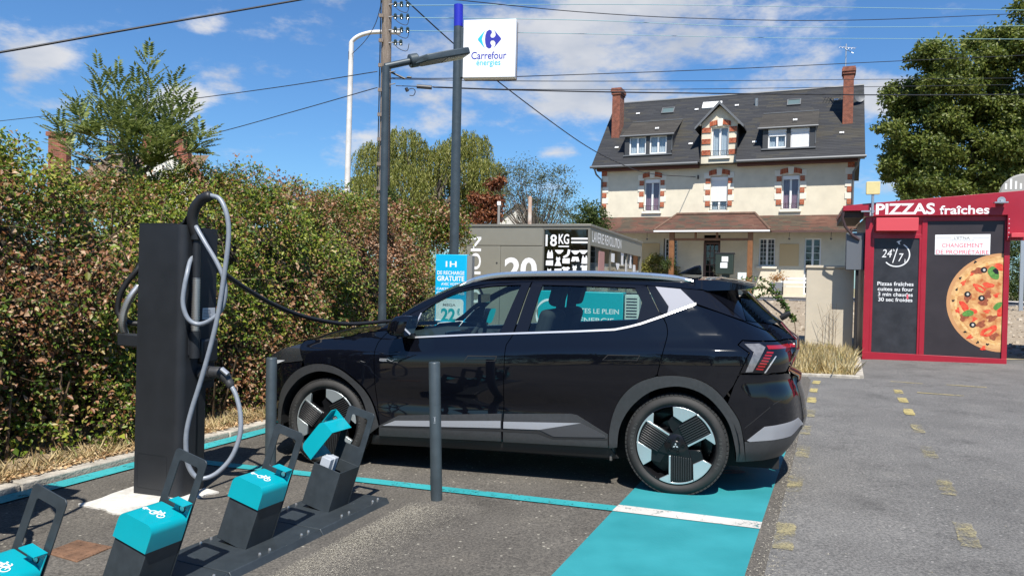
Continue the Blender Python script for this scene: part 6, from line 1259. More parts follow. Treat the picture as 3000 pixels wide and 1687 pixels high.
text('notice_line', "L'ETNA", 1.54, 1.81, 2.425, 2.475, .004, GREYP, pg, bold=.01); text('notice_small', 'PIZZAS ARTISANALES', 1.47, 1.88, 2.395, 2.412, .004, GREYP, pg)
text('notice_line', 'CHANGEMENT', 1.34, 2.03, 2.265, 2.345, .004, WREDP, pg, bold=.0); text('notice_line', 'DE PROPRIÉTAIRE', 1.24, 2.13, 2.135, 2.235, .004, WREDP, pg, bold=.0)
mb = MB(); mb.box(1.24,1.50,2.447,2.452,.004,.005); mb.box(1.85,2.13,2.447,2.452,.004,.005); mb.build('notice_rule', GREYP, pg)
# the printed pizza, cut off by the panel edge
def disc_clip(cx_, cy_, rx, ry, xmax, n=64):
    P = []
    for i in range(n+1):
        t_ = math.pi/2+math.pi*2*i/n; x, y = cx_+rx*math.cos(t_), cy_+ry*math.sin(t_)
        if x <= xmax: P.append((x, y))
    return P
def half(r0, mm, z, dx=0, dy=0, name='pizza_print'):
    P = disc_clip(2.39+dx, 1.215+dy, r0*1.0, r0, 2.378); P = sorted(P, key=lambda p: math.atan2(p[1]-1.215-dy, p[0]-2.39-dx) % (2*math.pi)); mb = MB(); mb.prism([(2.378, P[0][1])]+P+[(2.378, P[-1][1])], z-.0006, z); return mb.build(name, mm, pp_)
CRUST = mat('pizza_crust', (.50,.24,.075), .6, col2=(.72,.45,.20), vscale=9); CRUST2 = mat('pizza_crust_inner', (.62,.30,.08), .6, col2=(.80,.55,.25), vscale=16); CHEESE = mat('pizza_cheese', (.42,.10,.02), .6, col2=(.74,.48,.19), vscale=6, detail=9)
half(.945, mat('pizza_plate', (.55,.28,.12), .5), -.004); half(.90, CRUST, -.003, .02); half(.82, CRUST2, -.002, .01); half(.765, CHEESE, -.001)
OLV = mat('olive_print', (.012,.012,.016), .4); BAS = mat('basil_print', (.05,.17,.03), .5, col2=(.14,.33,.06), vscale=20); TOM = mat('tomato_print', (.62,.02,.012), .4, col2=(.75,.14,.06), vscale=14); MEAT = mat('sausage_print', (.20,.045,.018), .6, col2=(.38,.10,.04), vscale=25); OLC = mat('olive_heart', (.55,.52,.45), .5)
def blob(cx_, cy_, rx, ry, rot, m_, z, nm_='topping', wv=.0, n=22):
    mb = MB(); P = []
    for i in range(n):
        t_ = 2*math.pi*i/n; rr = 1+wv*math.sin(3*t_+cx_*9)+wv*.7*math.sin(5*t_+cy_*7); x, y = rx*rr*math.cos(t_), ry*rr*math.sin(t_); c_, s_ = math.cos(R_(rot)), math.sin(R_(rot)); P.append((min(2.377, cx_+x*c_-y*s_), cy_+x*s_+y*c_))
    mb.prism(P, z-.0006, z); mb.build(nm_, m_, pp_)
zq = lambda x, y: (1.44+(x-975)/345*.93, 2.16-(y-605)/600*1.89)
for x, y in ((1165,715),(1210,905),(1090,1000),(1260,1000),(1195,1040),(1230,860),(1110,880),(1275,1110)): blob(*zq(x, y), .085, .06, random.uniform(0, 90), MEAT, 0, wv=.22)
for x, y in ((1135,730),(1080,790),(1230,960),(1155,1010),(1050,960),(1130,1120),(1215,1185),(1285,860)): blob(*zq(x, y), .05, .035, random.uniform(0, 90), TOM, -.0003, wv=.25)
for x, y in ((1130,760),(1250,1010),(1170,1090),(1060,860),(1210,1130),(1290,1060)): blob(*zq(x, y), .045, .03, random.uniform(0, 90), CRUST2, -.0004, wv=.25)
for x, y in ((1060,760),(1040,830),(1100,1090),(1180,1150),(1150,660),(1240,1160),(1020,900)): blob(*zq(x, y), .028, .018, random.uniform(0, 90), OLV, -.0002, wv=.25)
for x, y, a, b, r_ in ((1180,820,.12,.06,-35),(1235,800,.10,.05,-10),(1090,935,.13,.055,-60),(1245,1080,.16,.075,35),(1300,690,.10,.06,-30),(1150,960,.07,.04,-30),(1310,960,.05,.10,0)): blob(*zq(x, y), a, b, r_, TOM, .0006, wv=.10)
for x, y, a, b, r_ in ((1190,825,.06,.022,-35),(1240,1085,.08,.025,35)): blob(*zq(x, y), a, b, r_, CHEESE, .0012)
for x, y in ((1205,708),(1108,858),(1195,880),(1145,1045)): blob(*zq(x, y), .055, .055, 0, OLV, .0012); blob(zq(x, y)[0]+.004, zq(x, y)[1], .022, .026, 0, OLC, .0018)
for x, y, a, b, r_ in ((1265,725,.13,.085,-65),(1115,975,.10,.060,15),(1295,925,.09,.05,50)): blob(*zq(x, y), a, b, r_, BAS, .0018, wv=.05)
blob(*zq(1278, 715), .06, .04, -60, OLV, .0024, wv=.1)
M0_ = Matrix.Translation((2.28, 3.10, .10)); mb = MB(); mb.box(-.14, .08, -.012, .012, .05, .20, M=M0_); mb.tube([M0_ @ Vector((0,.05,0)), M0_ @ Vector((0,.02,.12))], .03, 8); mb.lathe([(.02,0),(.07,.0),(.07,.02),(.02,.02)], 14, M=M0_ @ Matrix.Translation((0,.05,.03))); mb.build('spotlight', ZINC, kp)
mb = MB(); mb.box(2.44, 2.66, 2.45, 2.53, .10, .22); mb.build('side_vent_hood', REDP, kp, bevel=.005)
for k in range(5): mb = MB(); mb.lathe([(0,.004),(.008,.003),(.009,0)], 8, M=Matrix.Translation((2.425, 2.46+k*.085, .10))); mb.build('rivet', WHITE, kp)
mb = MB(); mb.box(3.9, 5.2, 0, 2.42, -2.2, -.02); mb.build('second_body', RED, kp)
ant = thing('antenna_box', 'square yellow antenna panel on a short pole above the red cabin', 'antenna', KM); mb = MB(); mb.prism(rrect(-.045, .205, 3.30, 3.555, .02), .15, .22); mb.build('antenna_panel', mat('yellowed_plastic', (.66,.55,.26), .5, var=.05, vscale=6), ant, bevel=.006); mb = MB(); mb.tube([(.08,3.30,.18), (.08,2.92,.18)], .025, 10); mb.box(-.12, .12, 2.955, 2.985, .10, .17); mb.build('antenna_pole', ZINC, ant, smooth=True)
mb = MB(); mb.box(.04, .10, 2.88, 3.04, .10, .17); mb.build('antenna_clamp', WFRAME, ant)
# ---- beige cabinet
bc = at(2358, 990, 15.8); M0 = frame((bc.x, bc.y, gz(bc.x, bc.y)), 21); cab2 = thing('utility_cabinet', 'tall plain beige utility cabinet standing in dry grass', 'cabinet', M0); CI2 = M0.inverted(); tp_ = CI2 @ at(2358, 785, 15.8); wcb = .93
BG = mat('beige_grp', (.50,.44,.34), .6, var=.05, vscale=2)
mb = MB(); mb.box(0, wcb, -.1, tp_.y, -.42, 0); mb.build('cabinet_body', BG, cab2, bevel=.008); mb = MB(); mb.box(-.02, wcb+.02, tp_.y, tp_.y+.06, -.45, .03); mb.build('cabinet_lid', BG, cab2, bevel=.01)
# ---- round grey sign behind the cabin
M0 = frame(at(3000, 640, 26.0)-Vector((0,0,0)), 20); rs_ = thing('round_sign', 'round grey sign showing above the red cabin roof, right edge', 'sign', M0); mb = MB(); mb.lathe([(0,.06),(.75,.06),(.80,0),(.75,-.06),(0,-.06)], 36); mb.build('disc', mat('sign_grey', (.30,.29,.27), .6), rs_, smooth=True)
mb = MB(); mb.box(-.06,.06,-4.5,-.7,-.1,-.02); mb.build('pole', ZINC, rs_)
for k in range(9): mb = MB(); mb.box(-.62+k*.15, -.56+k*.15, .25, .25+.2+.08*((k*5) % 3), .061, .066); mb.build('lettering', WHITE, rs_)
for o_ in (rs_,): o_.location.z = at(3000, 575, 26.0).z
# ---- house behind the hedge
L0 = at(140, 600, 24.0); M0 = frame((L0.x, L0.y, 0), 4); lh = thing('old_house', 'old house with brick chimneys mostly hidden behind the hedge', 'house', M0); LHI = M0.inverted(); zz = lambda x, y, Y=24.0: LHI @ at(x, y, Y)
ap = zz(505, 415); e2 = zz(608, 548); rl = zz(200, 432); 
OT = mat('old_roof_tile', (.10,.075,.055), .9, col2=(.20,.13,.075), vscale=2.5, bump=.4, bscale=12)
mb = MB(); mb.add([(rl.x-1.2, ap.y-2.6, 0.5), (ap.x+.1, ap.y-2.6, .5), (ap.x+.1, ap.y-.05, -2.6), (rl.x-.2, ap.y-.05, -2.6)], [(0,1,2,3)]); mb.build('roof_slope', OT, lh)
PW = mat('pale_plaster', (.60,.58,.52), .9, var=.08, vscale=2)
mb = MB(); mb.prism([(ap.x-1.6, 0), (ap.x-1.6, ap.y-1.7), (ap.x, ap.y), (e2.x+1.4, e2.y-1.7), (e2.x+1.4, 0)], -.3, 0); mb.build('gable_wall', PW, lh); mb = MB(); mb.box(rl.x-1.2, ap.x, 0, 1.7, .2, .4); mb.build('front_wall', PW, lh)
mb = MB(); d_ = Vector((e2.x-ap.x, e2.y-ap.y)).normalized(); n_ = Vector((-d_.y, d_.x))*.10; a_, b_ = Vector((ap.x, ap.y)), Vector((ap.x, ap.y))+d_*4; mb.prism([tuple(a_+n_), tuple(b_+n_), tuple(b_-n_), tuple(a_-n_)], -.4, .08); mb.build('verge', mat('brick_verge', (.28,.10,.06), .8), lh)
for xa, xb, yt, yb, lab_ in ((135, 190, 386, 470, 0), (425, 465, 375, 480, 1), (512, 560, 392, 500, 2)):
    p0, p1 = zz(xa, yt), zz(xb, yb); mb = MB(); mb.box(p0.x, p1.x, p1.y-1.2, p0.y-.12, -.35, -.1); cm = mb.build('chimney', CHB, lh); mb = MB(); mb.box(p0.x-.06, p1.x+.06, p0.y-.12, p0.y+.02, -.40, -.05); mb.build('chimney_cap', CHB, cm)
# ---- far cottage roof, post and box seen between the trees
fr_ = at(1455, 660, 40.0); M0 = frame((fr_.x, fr_.y, gz(fr_.x, fr_.y)), 10); fh = thing('far_cottage', 'far cottage with red tiled roof glimpsed through the sparse tree', 'house', M0); zf2 = (M0.inverted() @ at(1520, 600, 40.0)); 
mb = MB(); mb.prism([(-.5,0),(3.0,0),(3.0,zf2.y-1.3),(1.2,zf2.y),(-.5,zf2.y-1.3)], -4, 0); mb.build('wall', PW, fh); mb = MB(); 
for sg in (-1, 1): mb.add([(1.2, zf2.y+.05, .2), (1.2+sg*2.0, zf2.y-1.45, .2), (1.2+sg*2.0, zf2.y-1.45, -4.2), (1.2, zf2.y+.05, -4.2)], [(0,1,2,3)])
mb.build('roof', OT if False else bpy.data.materials['old_tile'], fh)
pp0 = at(1553, 700, 24.0); mb = MB(); tt_ = at(1553, 577, 24.0); mb.tube([(pp0.x, pp0.y, gz(pp0.x, pp0.y)), tuple(tt_)], .065, 10); mb.lathe([(0,.03),(.05,.0)], 10, M=Matrix.Translation(tt_)); tag(mb.build('white_post', mat('rusty_white_post', (.62,.55,.48), .7, col2=(.42,.22,.12), vscale=3), None, smooth=True), 'slim pale rust stained post rising behind the laundry cabin', 'post')
pb = at(1462, 597, 24.0); ut = thing('floodlight', 'small white box lamp on a stem behind the laundry cabin', 'lamp', Matrix.Translation((pb.x, pb.y, gz(pb.x, pb.y)))); zt_ = pb.z-gz(pb.x, pb.y); mb = MB(); mb.box(-.06,.06,-.05,.05,zt_-.06,zt_+.07); mb.build('box', WFRAME, ut, bevel=.01); mb = MB(); mb.tube([(0,0,0),(0,0,zt_-.05)], .045, 8); mb.build('stem', mat('grey_stem', (.25,.24,.22), .7), ut)
# ================================================================== vegetation
BARK = mat('grey_brown_bark', (.10,.08,.06), .95, col2=(.20,.17,.14), vscale=8, bump=.6, bscale=25)
TWIG = mat('dry_twigs', (.13,.085,.05), .9, var=.3, vscale=8)
HEDGE = leaf_mat('hedge_leaves', [(0, (.045,.085,.012)), (.2, (.095,.155,.018)), (.42, (.17,.225,.024)), (.62, (.28,.315,.042)), (.80, (.38,.37,.07)), (.89, (.15,.075,.030)), (1, (.42,.28,.16))],
                 patch=[(0, (.13,.050,.020)), (.35, (.25,.105,.045)), (.7, (.38,.20,.105)), (1, (.52,.37,.24))], pscale=.75, trans=.32, rough=.40, pk=(.51, .61))
def frame_t(t, o, z): x, y = kpt(t, o); return np.array([x, y, gz(x, y)+z])
# ---- the hedge
hedge = thing('hedge', 'overgrown mixed hedge with green, yellow and dried brown leaves', 'hedge')
HT = lambda t: 2.36+.16*np.exp(-((t-2.6)/1.0)**2)+.20*np.sin(t*.9+1)+.13*np.sin(t*2.3)+.10*np.sin(t*4.9+2)
def hedge_pts(n, seed):
    r = np.random.default_rng(seed); t = r.uniform(-1.5, 10.7, n); h = HT(t); D = 2.2
    per = np.concatenate([[0]]); s = r.uniform(0, 1, n); o = np.empty(n); z = np.empty(n); nx = np.empty(n); nz = np.empty(n)
    fr = s < .62; f = s/.62
    z[fr] = f[fr]*h[fr]; o[fr] = .62-.10*np.sin(f[fr]*3.0)+.30*f[fr]**4; nx[fr] = -1; nz[fr] = .15
    tp = ~fr; g = (s[tp]-.62)/.38; z[tp] = h[tp]+.28*np.sin(g*3.1); o[tp] = .92+g*D; nx[tp] = -.3+g*.6; nz[tp] = 1
    x = KA.x+kd.x*t+kn.x*o; y = KA.y+kd.y*t+kn.y*o
    N = np.column_stack([kn.x*nx, kn.y*nx, nz]); N /= np.linalg.norm(N, axis=1, keepdims=True)
    zz_ = np.array([gz(a, b) for a, b in zip(x, y)])+z; P = np.column_stack([x, y, zz_])
    d = .20*wob(P, 1.7, 3)+.16*wob(P, 4.5, 5)+.08*wob(P, 10.0, 8)
    dep = -r.exponential(.09, n); P = P + N*(d+dep)[:, None]
    return P, N, z
P, N, z_ = hedge_pts(23000, 21); P = np.repeat(P, 9, axis=0)+rng.normal(size=(207000, 3))*np.array([.045, .045, .055]); N = np.repeat(N, 9, axis=0); z_ = np.repeat(z_, 9); keep = (P[:, 2] > -.05) & (rng.random(len(P)) < np.clip(.35+z_*1.1, 0, 1)); P, N = P[keep], N[keep]; n = len(P)
D = N*.55+rdir(n)*1.0+np.array([0, 0, -.25]); sz = rng.uniform(.024, .055, n)*(1+.6*(rng.random(n) < .06))
leaf_mesh('foliage', P, D, N*.8+np.array([0, -.35, .75])+rdir(n)*.75, sz, sz*rng.uniform(.45, .75, n), HEDGE, hedge)
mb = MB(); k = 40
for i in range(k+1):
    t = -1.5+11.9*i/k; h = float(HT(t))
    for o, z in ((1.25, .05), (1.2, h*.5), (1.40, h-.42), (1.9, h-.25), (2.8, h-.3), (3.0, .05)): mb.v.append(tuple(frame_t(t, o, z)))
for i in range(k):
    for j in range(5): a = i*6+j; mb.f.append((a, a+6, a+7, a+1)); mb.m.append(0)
mb.build('hedge_shade_core', mat('painted_hedge_shade', (.030,.024,.015), .95, var=.4, vscale=14, bump=.8, bscale=20), hedge, smooth='all')  # solid filler against see-through, the hedge's inner shade painted as near black brown
mb = MB()
for i in range(420):
    t, o, z = random.uniform(-1.2, 10.3), random.uniform(.55, 1.0), random.uniform(.02, 2.0); p = Vector(frame_t(t, o, z)); d = Vector((random.gauss(0, .5), random.gauss(0, .5), random.uniform(.2, 1.2))).normalized(); q = p+d*random.uniform(.2, .6); mb.tube([p, p.lerp(q, .5)+Vector((random.gauss(0, .03), random.gauss(0, .03), 0)), q], [.006, .004, .002], 4, caps=False)
for i in range(90):
    t = random.uniform(-1, 10.3); p = Vector(frame_t(t, random.uniform(.5, 1.0), 0)); mb.tube([p, p+Vector((random.gauss(0, .15), random.gauss(0, .15), random.uniform(.5, 1.0)))], [.014, .008], 5, caps=False)
tw = mb.build('twigs', TWIG, hedge); tw['kind'] = 'stuff'
# shoots standing out of the top of the hedge
def shoots(name, n, tf, of, zf, length, leaf, m, parent, droop=.3, per=16):
    Ps = []; Ds = []; Ns = []; mb = MB()
    for i in range(n):
        t = tf(); p = Vector(frame_t(t, of(), zf(t))); d = Vector((random.gauss(0, .45), random.gauss(0, .45), 1)).normalized(); L = length*random.uniform(.5, 1.2); pts = []
        for j in range(7): f = j/6; pts.append(p+d*L*f+Vector((d.x, d.y, 0))*L*droop*f*f-Vector((0, 0, 1))*L*droop*.6*f*f)
        mb.tube(pts, [.006-.0007*j for j in range(7)], 4, caps=False)
        for j in range(per):
            f = (j+.5)/per*.95+.05; q = pts[min(5, int(f*6))].lerp(pts[min(6, int(f*6)+1)], f*6 % 1); a = j*2.4; Ps.append(q); Ds.append((math.cos(a), math.sin(a), random.uniform(-.3, .6))); Ns.append((random.gauss(0, .4), random.gauss(0, .4), 1))
    leaf_mesh(name, np.array([tuple(q) for q in Ps]), np.array(Ds), np.array(Ns), rng.uniform(.6, 1.3, len(Ps))*leaf, rng.uniform(.4, .8, len(Ps))*leaf, m, parent); o = mb.build(name+'_stems', TWIG, parent); o['kind'] = 'stuff'
BRAM = leaf_mat('bramble_leaves', [(0, (.04,.085,.02)), (.5, (.075,.14,.03)), (.8, (.13,.19,.04)), (1, (.24,.22,.06))], trans=.35, rough=.4)
shoots('shoots', 110, lambda: random.uniform(0, 10.4), lambda: random.uniform(.7, 2.4), lambda t: float(HT(t))-.15, .55, .055, BRAM, hedge)
shoots('bramble_sprays', 130, lambda: random.uniform(0, 10.4), lambda: random.uniform(.40, .62), lambda t: random.uniform(.05, 1.9), .35, .060, BRAM, hedge, .9, 10)
# ---- generic tree
def tree(name, label, base, trunk_h, lobes, nleaf, leaf, m, r0=.2, cat='tree', group=None, squash=.8, fuzz=.25, wid=.6, dens=2.2, limbs=2, trunkm=None):
    base = Vector(base); T = thing(name, label, cat, Matrix.Translation(base), group); mb = MB(); top = Vector((0, 0, trunk_h))
    c0 = sum((Vector(l[:3]) for l in lobes), Vector())/len(lobes)-base
    mb.tube([(0, 0, -.1), top*.5+Vector((random.gauss(0, r0*.4), random.gauss(0, r0*.4), 0)), top, top.lerp(c0, .7)], [r0, r0*.85, r0*.7, r0*.3], 10); mb.build('trunk', trunkm or BARK, T, smooth='all')
    mb = MB()
    for l in [l for l in lobes if l[3] > .45*max(q_[3] for q_ in lobes)]:
        c = (Vector(l[:3])-base)*.93
        for q in range(limbs): e = c+Vector((random.gauss(0, l[3]*.5), random.gauss(0, l[3]*.5), random.gauss(0, l[3]*.3))); s = top*random.uniform(.7, 1.0); m_ = s.lerp(e, .5)+Vector((random.gauss(0, l[3]*.2), random.gauss(0, l[3]*.2), l[3]*.1)); mb.tube([s, m_, e], [r0*.35, r0*.2, r0*.06], 5, caps=False)
    if limbs: o = mb.build('limbs', trunkm or BARK, T, smooth='all'); o['kind'] = 'stuff'
    tot = sum(l[3]**2 for l in lobes); Ps = []; Ns = []
    for l in lobes:
        k = int(nleaf*l[3]**2/tot); d = rdir(k); r = l[3]*(1-rng.random(k)**dens*.75); s = d*np.array([1, 1, squash])
        p = np.array(l[:3])+s*r[:, None]; p = p+d*(l[3]*fuzz*(wob(p, 3.2/l[3], int(abs(l[0])*10) % 97)+.6*wob(p, 8/l[3], 7)))[:, None]; Ps.append(p); Ns.append(d)
    Ps = np.concatenate(Ps)-np.array(base); Ns = np.concatenate(Ns); n = len(Ps)
    cl = wob(Ps, 2.0/leaf*.12, 3)
    keep = cl > -.75+rng.random(n)*.4; Ps, Ns = Ps[keep], Ns[keep]; n = len(Ps)
    leaf_mesh('crown', Ps, Ns*.5+rdir(n)+np.array([0, 0, -.3]), Ns+rdir(n)*.9, leaf*rng.uniform(.6, 1.3, n), leaf*wid*rng.uniform(.7, 1.2, n), m, T)
    return T
LIME = leaf_mat('lime_leaves', [(0, (.080,.115,.022)), (.4, (.135,.175,.032)), (.75, (.195,.23,.05)), (1, (.28,.295,.085))], trans=.45, rough=.42)
def A(u, v, Y): p = at(u, v, Y); return (p.x, p.y, p.z)
lob = []
for u, v, r in ((2700, 250, 1.9), (2640, 330, 1.6), (2800, 210, 2.0), (2860, 330, 2.4), (2950, 170, 2.2), (3050, 130, 2.4), (3010, 290, 2.6), (2640, 430, 1.5), (2720, 400, 2.1), (2800, 470, 2.3), (2920, 440, 2.3), (2660, 520, 1.4), (2740, 545, 1.8), (2860, 560, 2.0), (3040, 430, 2.5), (2970, 560, 2.0), (3130, 280, 2.6), (3130, 480, 2.6), (2620, 380, 1.0), (2610, 490, .9), (2700, 180, .9), (2950, 100, .9)):
    x, y, z = A(u, v, 30.0+random.uniform(-1.2, 1.5)); lob.append((x, y, z, r*.44))
    for q in range(9): d = rdir(1)[0]; d[1] = -abs(d[1]); lob.append((x+d[0]*r*.66, y+d[1]*r*.6, z+d[2]*r*.62, r*random.uniform(.20, .36)))
tb = at(2830, 800, 31); tree('lime_tree', 'large dense dark green tree behind the red cabin', (tb.x, tb.y, gz(tb.x, tb.y)), 3.6, lob, 180000, .165, LIME, .38, fuzz=.36, dens=1.3, limbs=0, squash=.62)
# ---- weeping willow: hanging strands
WILLOW = leaf_mat('willow_leaves', [(0, (.11,.135,.020)), (.4, (.18,.20,.035)), (.75, (.28,.28,.06)), (1, (.40,.37,.13))], trans=.38, rough=.5)
wb = at(1235, 780, 34); wbase = Vector((wb.x, wb.y, gz(wb.x, wb.y))); WT = thing('willow_tree', 'yellow green weeping willow behind the sign mast', 'tree', Matrix.Translation(wbase))
mb = MB(); mb.tube([(0,0,-.1), (.1,0,1.5), (0,.1,3.2)], [.35,.30,.22], 10)
Ps, Ds = [], []
heads = [(1105, 455, 1.3), (1180, 415, 1.25), (1240, 470, 1.4), (1330, 450, 1.4), (1375, 420, 1.2), (1420, 500, 1.1), (1080, 540, 1.2), (1300, 540, 1.5), (1180, 520, 1.6), (1400, 560, 1.2), (1130, 600, 1.5), (1250, 610, 1.6), (1350, 620, 1.5), (1060, 610, 1.0)]
for u, v, r in heads:
    c = at(u, v, 34+random.uniform(-1.5, 1.5))-wbase; mb.tube([(0,.05,2.6), tuple(Vector((0,0,2.8)).lerp(c, .55)+Vector((0,0,.3))), tuple(c)], [.14,.09,.03], 6, caps=False)
    for s in range(165):
        d = rdir(1)[0]; d[2] = abs(d[2])*.8; p0 = np.array(c)+d*r*np.array([.85,.85,.75])*random.uniform(.55, 1.0); L = random.uniform(.7, 2.2); out_ = np.array([d[0], d[1], 0])*random.uniform(.1, .4); k = int(L/.045); f = np.linspace(0, 1, k)[:, None]
        q = p0+out_*np.sqrt(f)+np.array([0, 0, -1.0])*L*f**1.4+rng.normal(size=(k, 3))*.02; Ps.append(q); dd_ = rdir(k)*.55+np.array([0, 0, -1.0]); Ds.append(dd_)
mb.build('trunk', BARK, WT, smooth='all'); Ps = np.concatenate(Ps); Ds = np.concatenate(Ds); n = len(Ps); keep = Ps[:, 2] > .6; Ps, Ds = Ps[keep], Ds[keep]; n = len(Ps)
leaf_mesh('crown', Ps, Ds, rdir(n), rng.uniform(.10, .18, n), rng.uniform(.028, .046, n), WILLOW, WT)
# ---- young ash with feathered leaves, rising out of the hedge
ASH = leaf_mat('ash_leaflets', [(0, (.12,.155,.035)), (.5, (.19,.235,.060)), (.85, (.29,.34,.105)), (1, (.38,.42,.18))], trans=.35, rough=.38)
ab = at(380, 900, 8.6); abase = Vector((ab.x, ab.y, gz(ab.x, ab.y))); AT = thing('ash_sapling', 'young feather leaved tree rising above the hedge behind the charging station', 'tree', Matrix.Translation(abase))
mb = MB(); LP, LD, LN, LL = [], [], [], []
def frond(p, d, L):
    d = d.normalized(); s = d.cross(Vector((0,0,1))).normalized(); u_ = s.cross(d); k = 6
    for j in range(k+1):
        f = .22+.75*j/k; q = p+d*L*f-Vector((0,0,1))*L*.10*f*f
        for sg in ((1, -1) if j < k else (0,)):
            dd = (d*.55+s*sg*.95+u_*.1) if sg else d; LP.append(tuple(q)); LD.append(tuple(dd)); LN.append(tuple(u_+Vector((random.gauss(0,.25), random.gauss(0,.25), random.gauss(0,.25))))); LL.append(L*.30*(1-.35*abs(f-.55)))
tips = [(437, 175, 12, 330), (345, 230, 9, 330), (292, 215, 8, 300), (512, 240, 8, 350), (235, 300, 8, 340), (175, 355, 6, 300), (545, 320, 6, 400), (400, 260, 12, 380), (470, 300, 10, 380), (330, 320, 11, 380), (590, 400, 5, 480), (270, 390, 9, 420), (200, 420, 6, 430), (400, 390, 12, 450), (480, 400, 10, 470), (350, 450, 10, 500), (560, 450, 5, 500), (440, 470, 9, 520), (290, 480, 8, 520), (230, 330, 5, 380), (420, 330, 10, 420), (370, 370, 10, 450), (310, 430, 8, 480), (500, 350, 8, 420), (450, 430, 8, 480), (330, 520, 9, 0), (400, 530, 10, 0), (460, 530, 9, 0), (270, 530, 8, 0), (520, 500, 7, 0), (220, 500, 7, 0), (370, 500, 9, 0), (430, 510, 9, 0), (300, 500, 8, 0)]
stem = [Vector((0,0,0)), Vector((.05,0,1.2)), at(385, 560, 8.6)-abase, at(400, 400, 8.6)-abase]; mb.tube(stem, [.045,.035,.025,.012], 6)
for u, v, kf, vb in tips:
    Y = 8.6+random.uniform(-.45, .45); tip = at(u, v, Y)-abase; root = stem[2].lerp(stem[3], random.uniform(0, .9)) if v < 485 else stem[1].lerp(stem[2], random.uniform(.3, .9)); mid = Vector((root.x+(tip.x-root.x)*.85, root.y+(tip.y-root.y)*.85, root.z+(tip.z-root.z)*.48)); pts = [Vector(p) for p in spline([tuple(root), tuple(mid), tuple(tip)], 6)]; mb.tube(pts, [.013-.0009*i for i in range(len(pts))], 5, caps=False)
    nfr = int(kf*1.4)+8
    for j in range(nfr):
        f = .42+.58*j/(nfr-1); i = min(len(pts)-2, int(f*(len(pts)-1))); q = pts[i].lerp(pts[i+1], f*(len(pts)-1)-i); ax_ = (pts[-1]-pts[0]).normalized(); a = j*2.4; side = Vector((math.cos(a), math.sin(a), .35)); frond(q, ax_*(.75+.9*(f > .97))+side*.75, random.uniform(.18, .30))
mb.build('branches', BARK, AT, smooth='all'); n = len(LP); leaf_mesh('leaflets', np.array(LP), np.array(LD), np.array(LN), np.array(LL), np.array(LL)*.42, ASH, AT, fold=.15)
# ---- other trees and shrubs behind
SPARSE = leaf_mat('locust_leaves', [(0, (.075,.095,.045)), (.6, (.12,.145,.07)), (1, (.19,.20,.11))], trans=.35, rough=.5)
lob = [(*A(u, v, 31+random.uniform(-.8, .8)), r) for u, v, r in ((1480, 510, .75), (1530, 500, .8), (1590, 520, .8), (1640, 505, .6), (1660, 560, .7), (1500, 580, .8), (1570, 590, .9), (1620, 610, .9), (1470, 560, .6), (1540, 545, .7), (1660, 630, .7), (1560, 640, .9))]
b = at(1570, 760, 31); tree('locust_tree', 'sparse open tree with thin branches left of the house', (b.x, b.y, gz(b.x, b.y)), 2.2, lob, 8200, .10, SPARSE, .10, fuzz=.4, wid=.4, dens=1.1, limbs=7)
REDB = leaf_mat('copper_leaves', [(0, (.10,.030,.014)), (.5, (.20,.065,.028)), (1, (.33,.14,.06))], trans=.35)
lob = [(*A(u, v, 27+random.uniform(-.4, .4)), r) for u, v, r in ((1445, 545, .28), (1420, 590, .32), (1440, 630, .38), (1400, 640, .35), (1455, 590, .25), (1390, 580, .22), (1465, 530, .18))]
b = at(1430, 760, 27); tree('copper_shrub', 'reddish brown withered shrub beside the willow', (b.x, b.y, gz(b.x, b.y)), 1.2, lob, 2600, .14, REDB, .05, fuzz=.4, limbs=4)
GRN = leaf_mat('mid_green_leaves', [(0, (.035,.060,.012)), (.5, (.065,.10,.022)), (1, (.12,.15,.04))], trans=.35)
GRN2 = leaf_mat('grey_green_leaves', [(0, (.045,.070,.022)), (.5, (.085,.12,.040)), (1, (.15,.18,.07))], trans=.35)
lob = [(*A(u, v, 34), r) for u, v, r in ((1725, 625, .7), (1745, 650, .7), (1705, 660, .6), (1735, 690, .8))]; b = at(1725, 790, 34); tree('bushy_tree', 'small green tree against the left corner of the house', (b.x, b.y, gz(b.x, b.y)), 1.5, lob, 5000, .13, GRN, .08)
lob = [(*A(u, v, 30), r) for u, v, r in ((640, 530, .9), (680, 560, .9), (620, 590, 1.0), (720, 590, .9), (660, 620, 1.1), (760, 600, .7))]; b = at(660, 760, 30); tree('grey_willow', 'pale green wispy tree behind the hedge beside the white gable', (b.x, b.y, gz(b.x, b.y)), 1.6, lob, 9000, .14, GRN2, .1, wid=.28, fuzz=.35)
lob = [(*A(u, v, 16), r) for u, v, r in ((942, 580, .20), (945, 610, .28), (960, 640, .38), (930, 650, .35), (1010, 650, .45), (1050, 630, .40), (980, 680, .5), (1000, 610, .25))]; b = at(980, 800, 16); tree('elder_bush', 'green pointed bush at the foot of the white street light', (b.x, b.y, gz(b.x, b.y)), 1.3, lob, 9000, .075, GRN2, .05, fuzz=.35)
lob = [(*A(u, v, 15), r) for u, v, r in ((1150, 640, .45), (1200, 650, .5), (1250, 660, .5), (1300, 650, .5), (1310, 690, .5), (1180, 690, .5), (1100, 670, .5), (1060, 690, .45))]; b = at(1200, 800, 15); tree('ivy_thicket', 'low green thicket behind the hedge under the willow', (b.x, b.y, gz(b.x, b.y)), .8, lob, 15000, .07, HEDGE, .05, fuzz=.3, cat='bush')
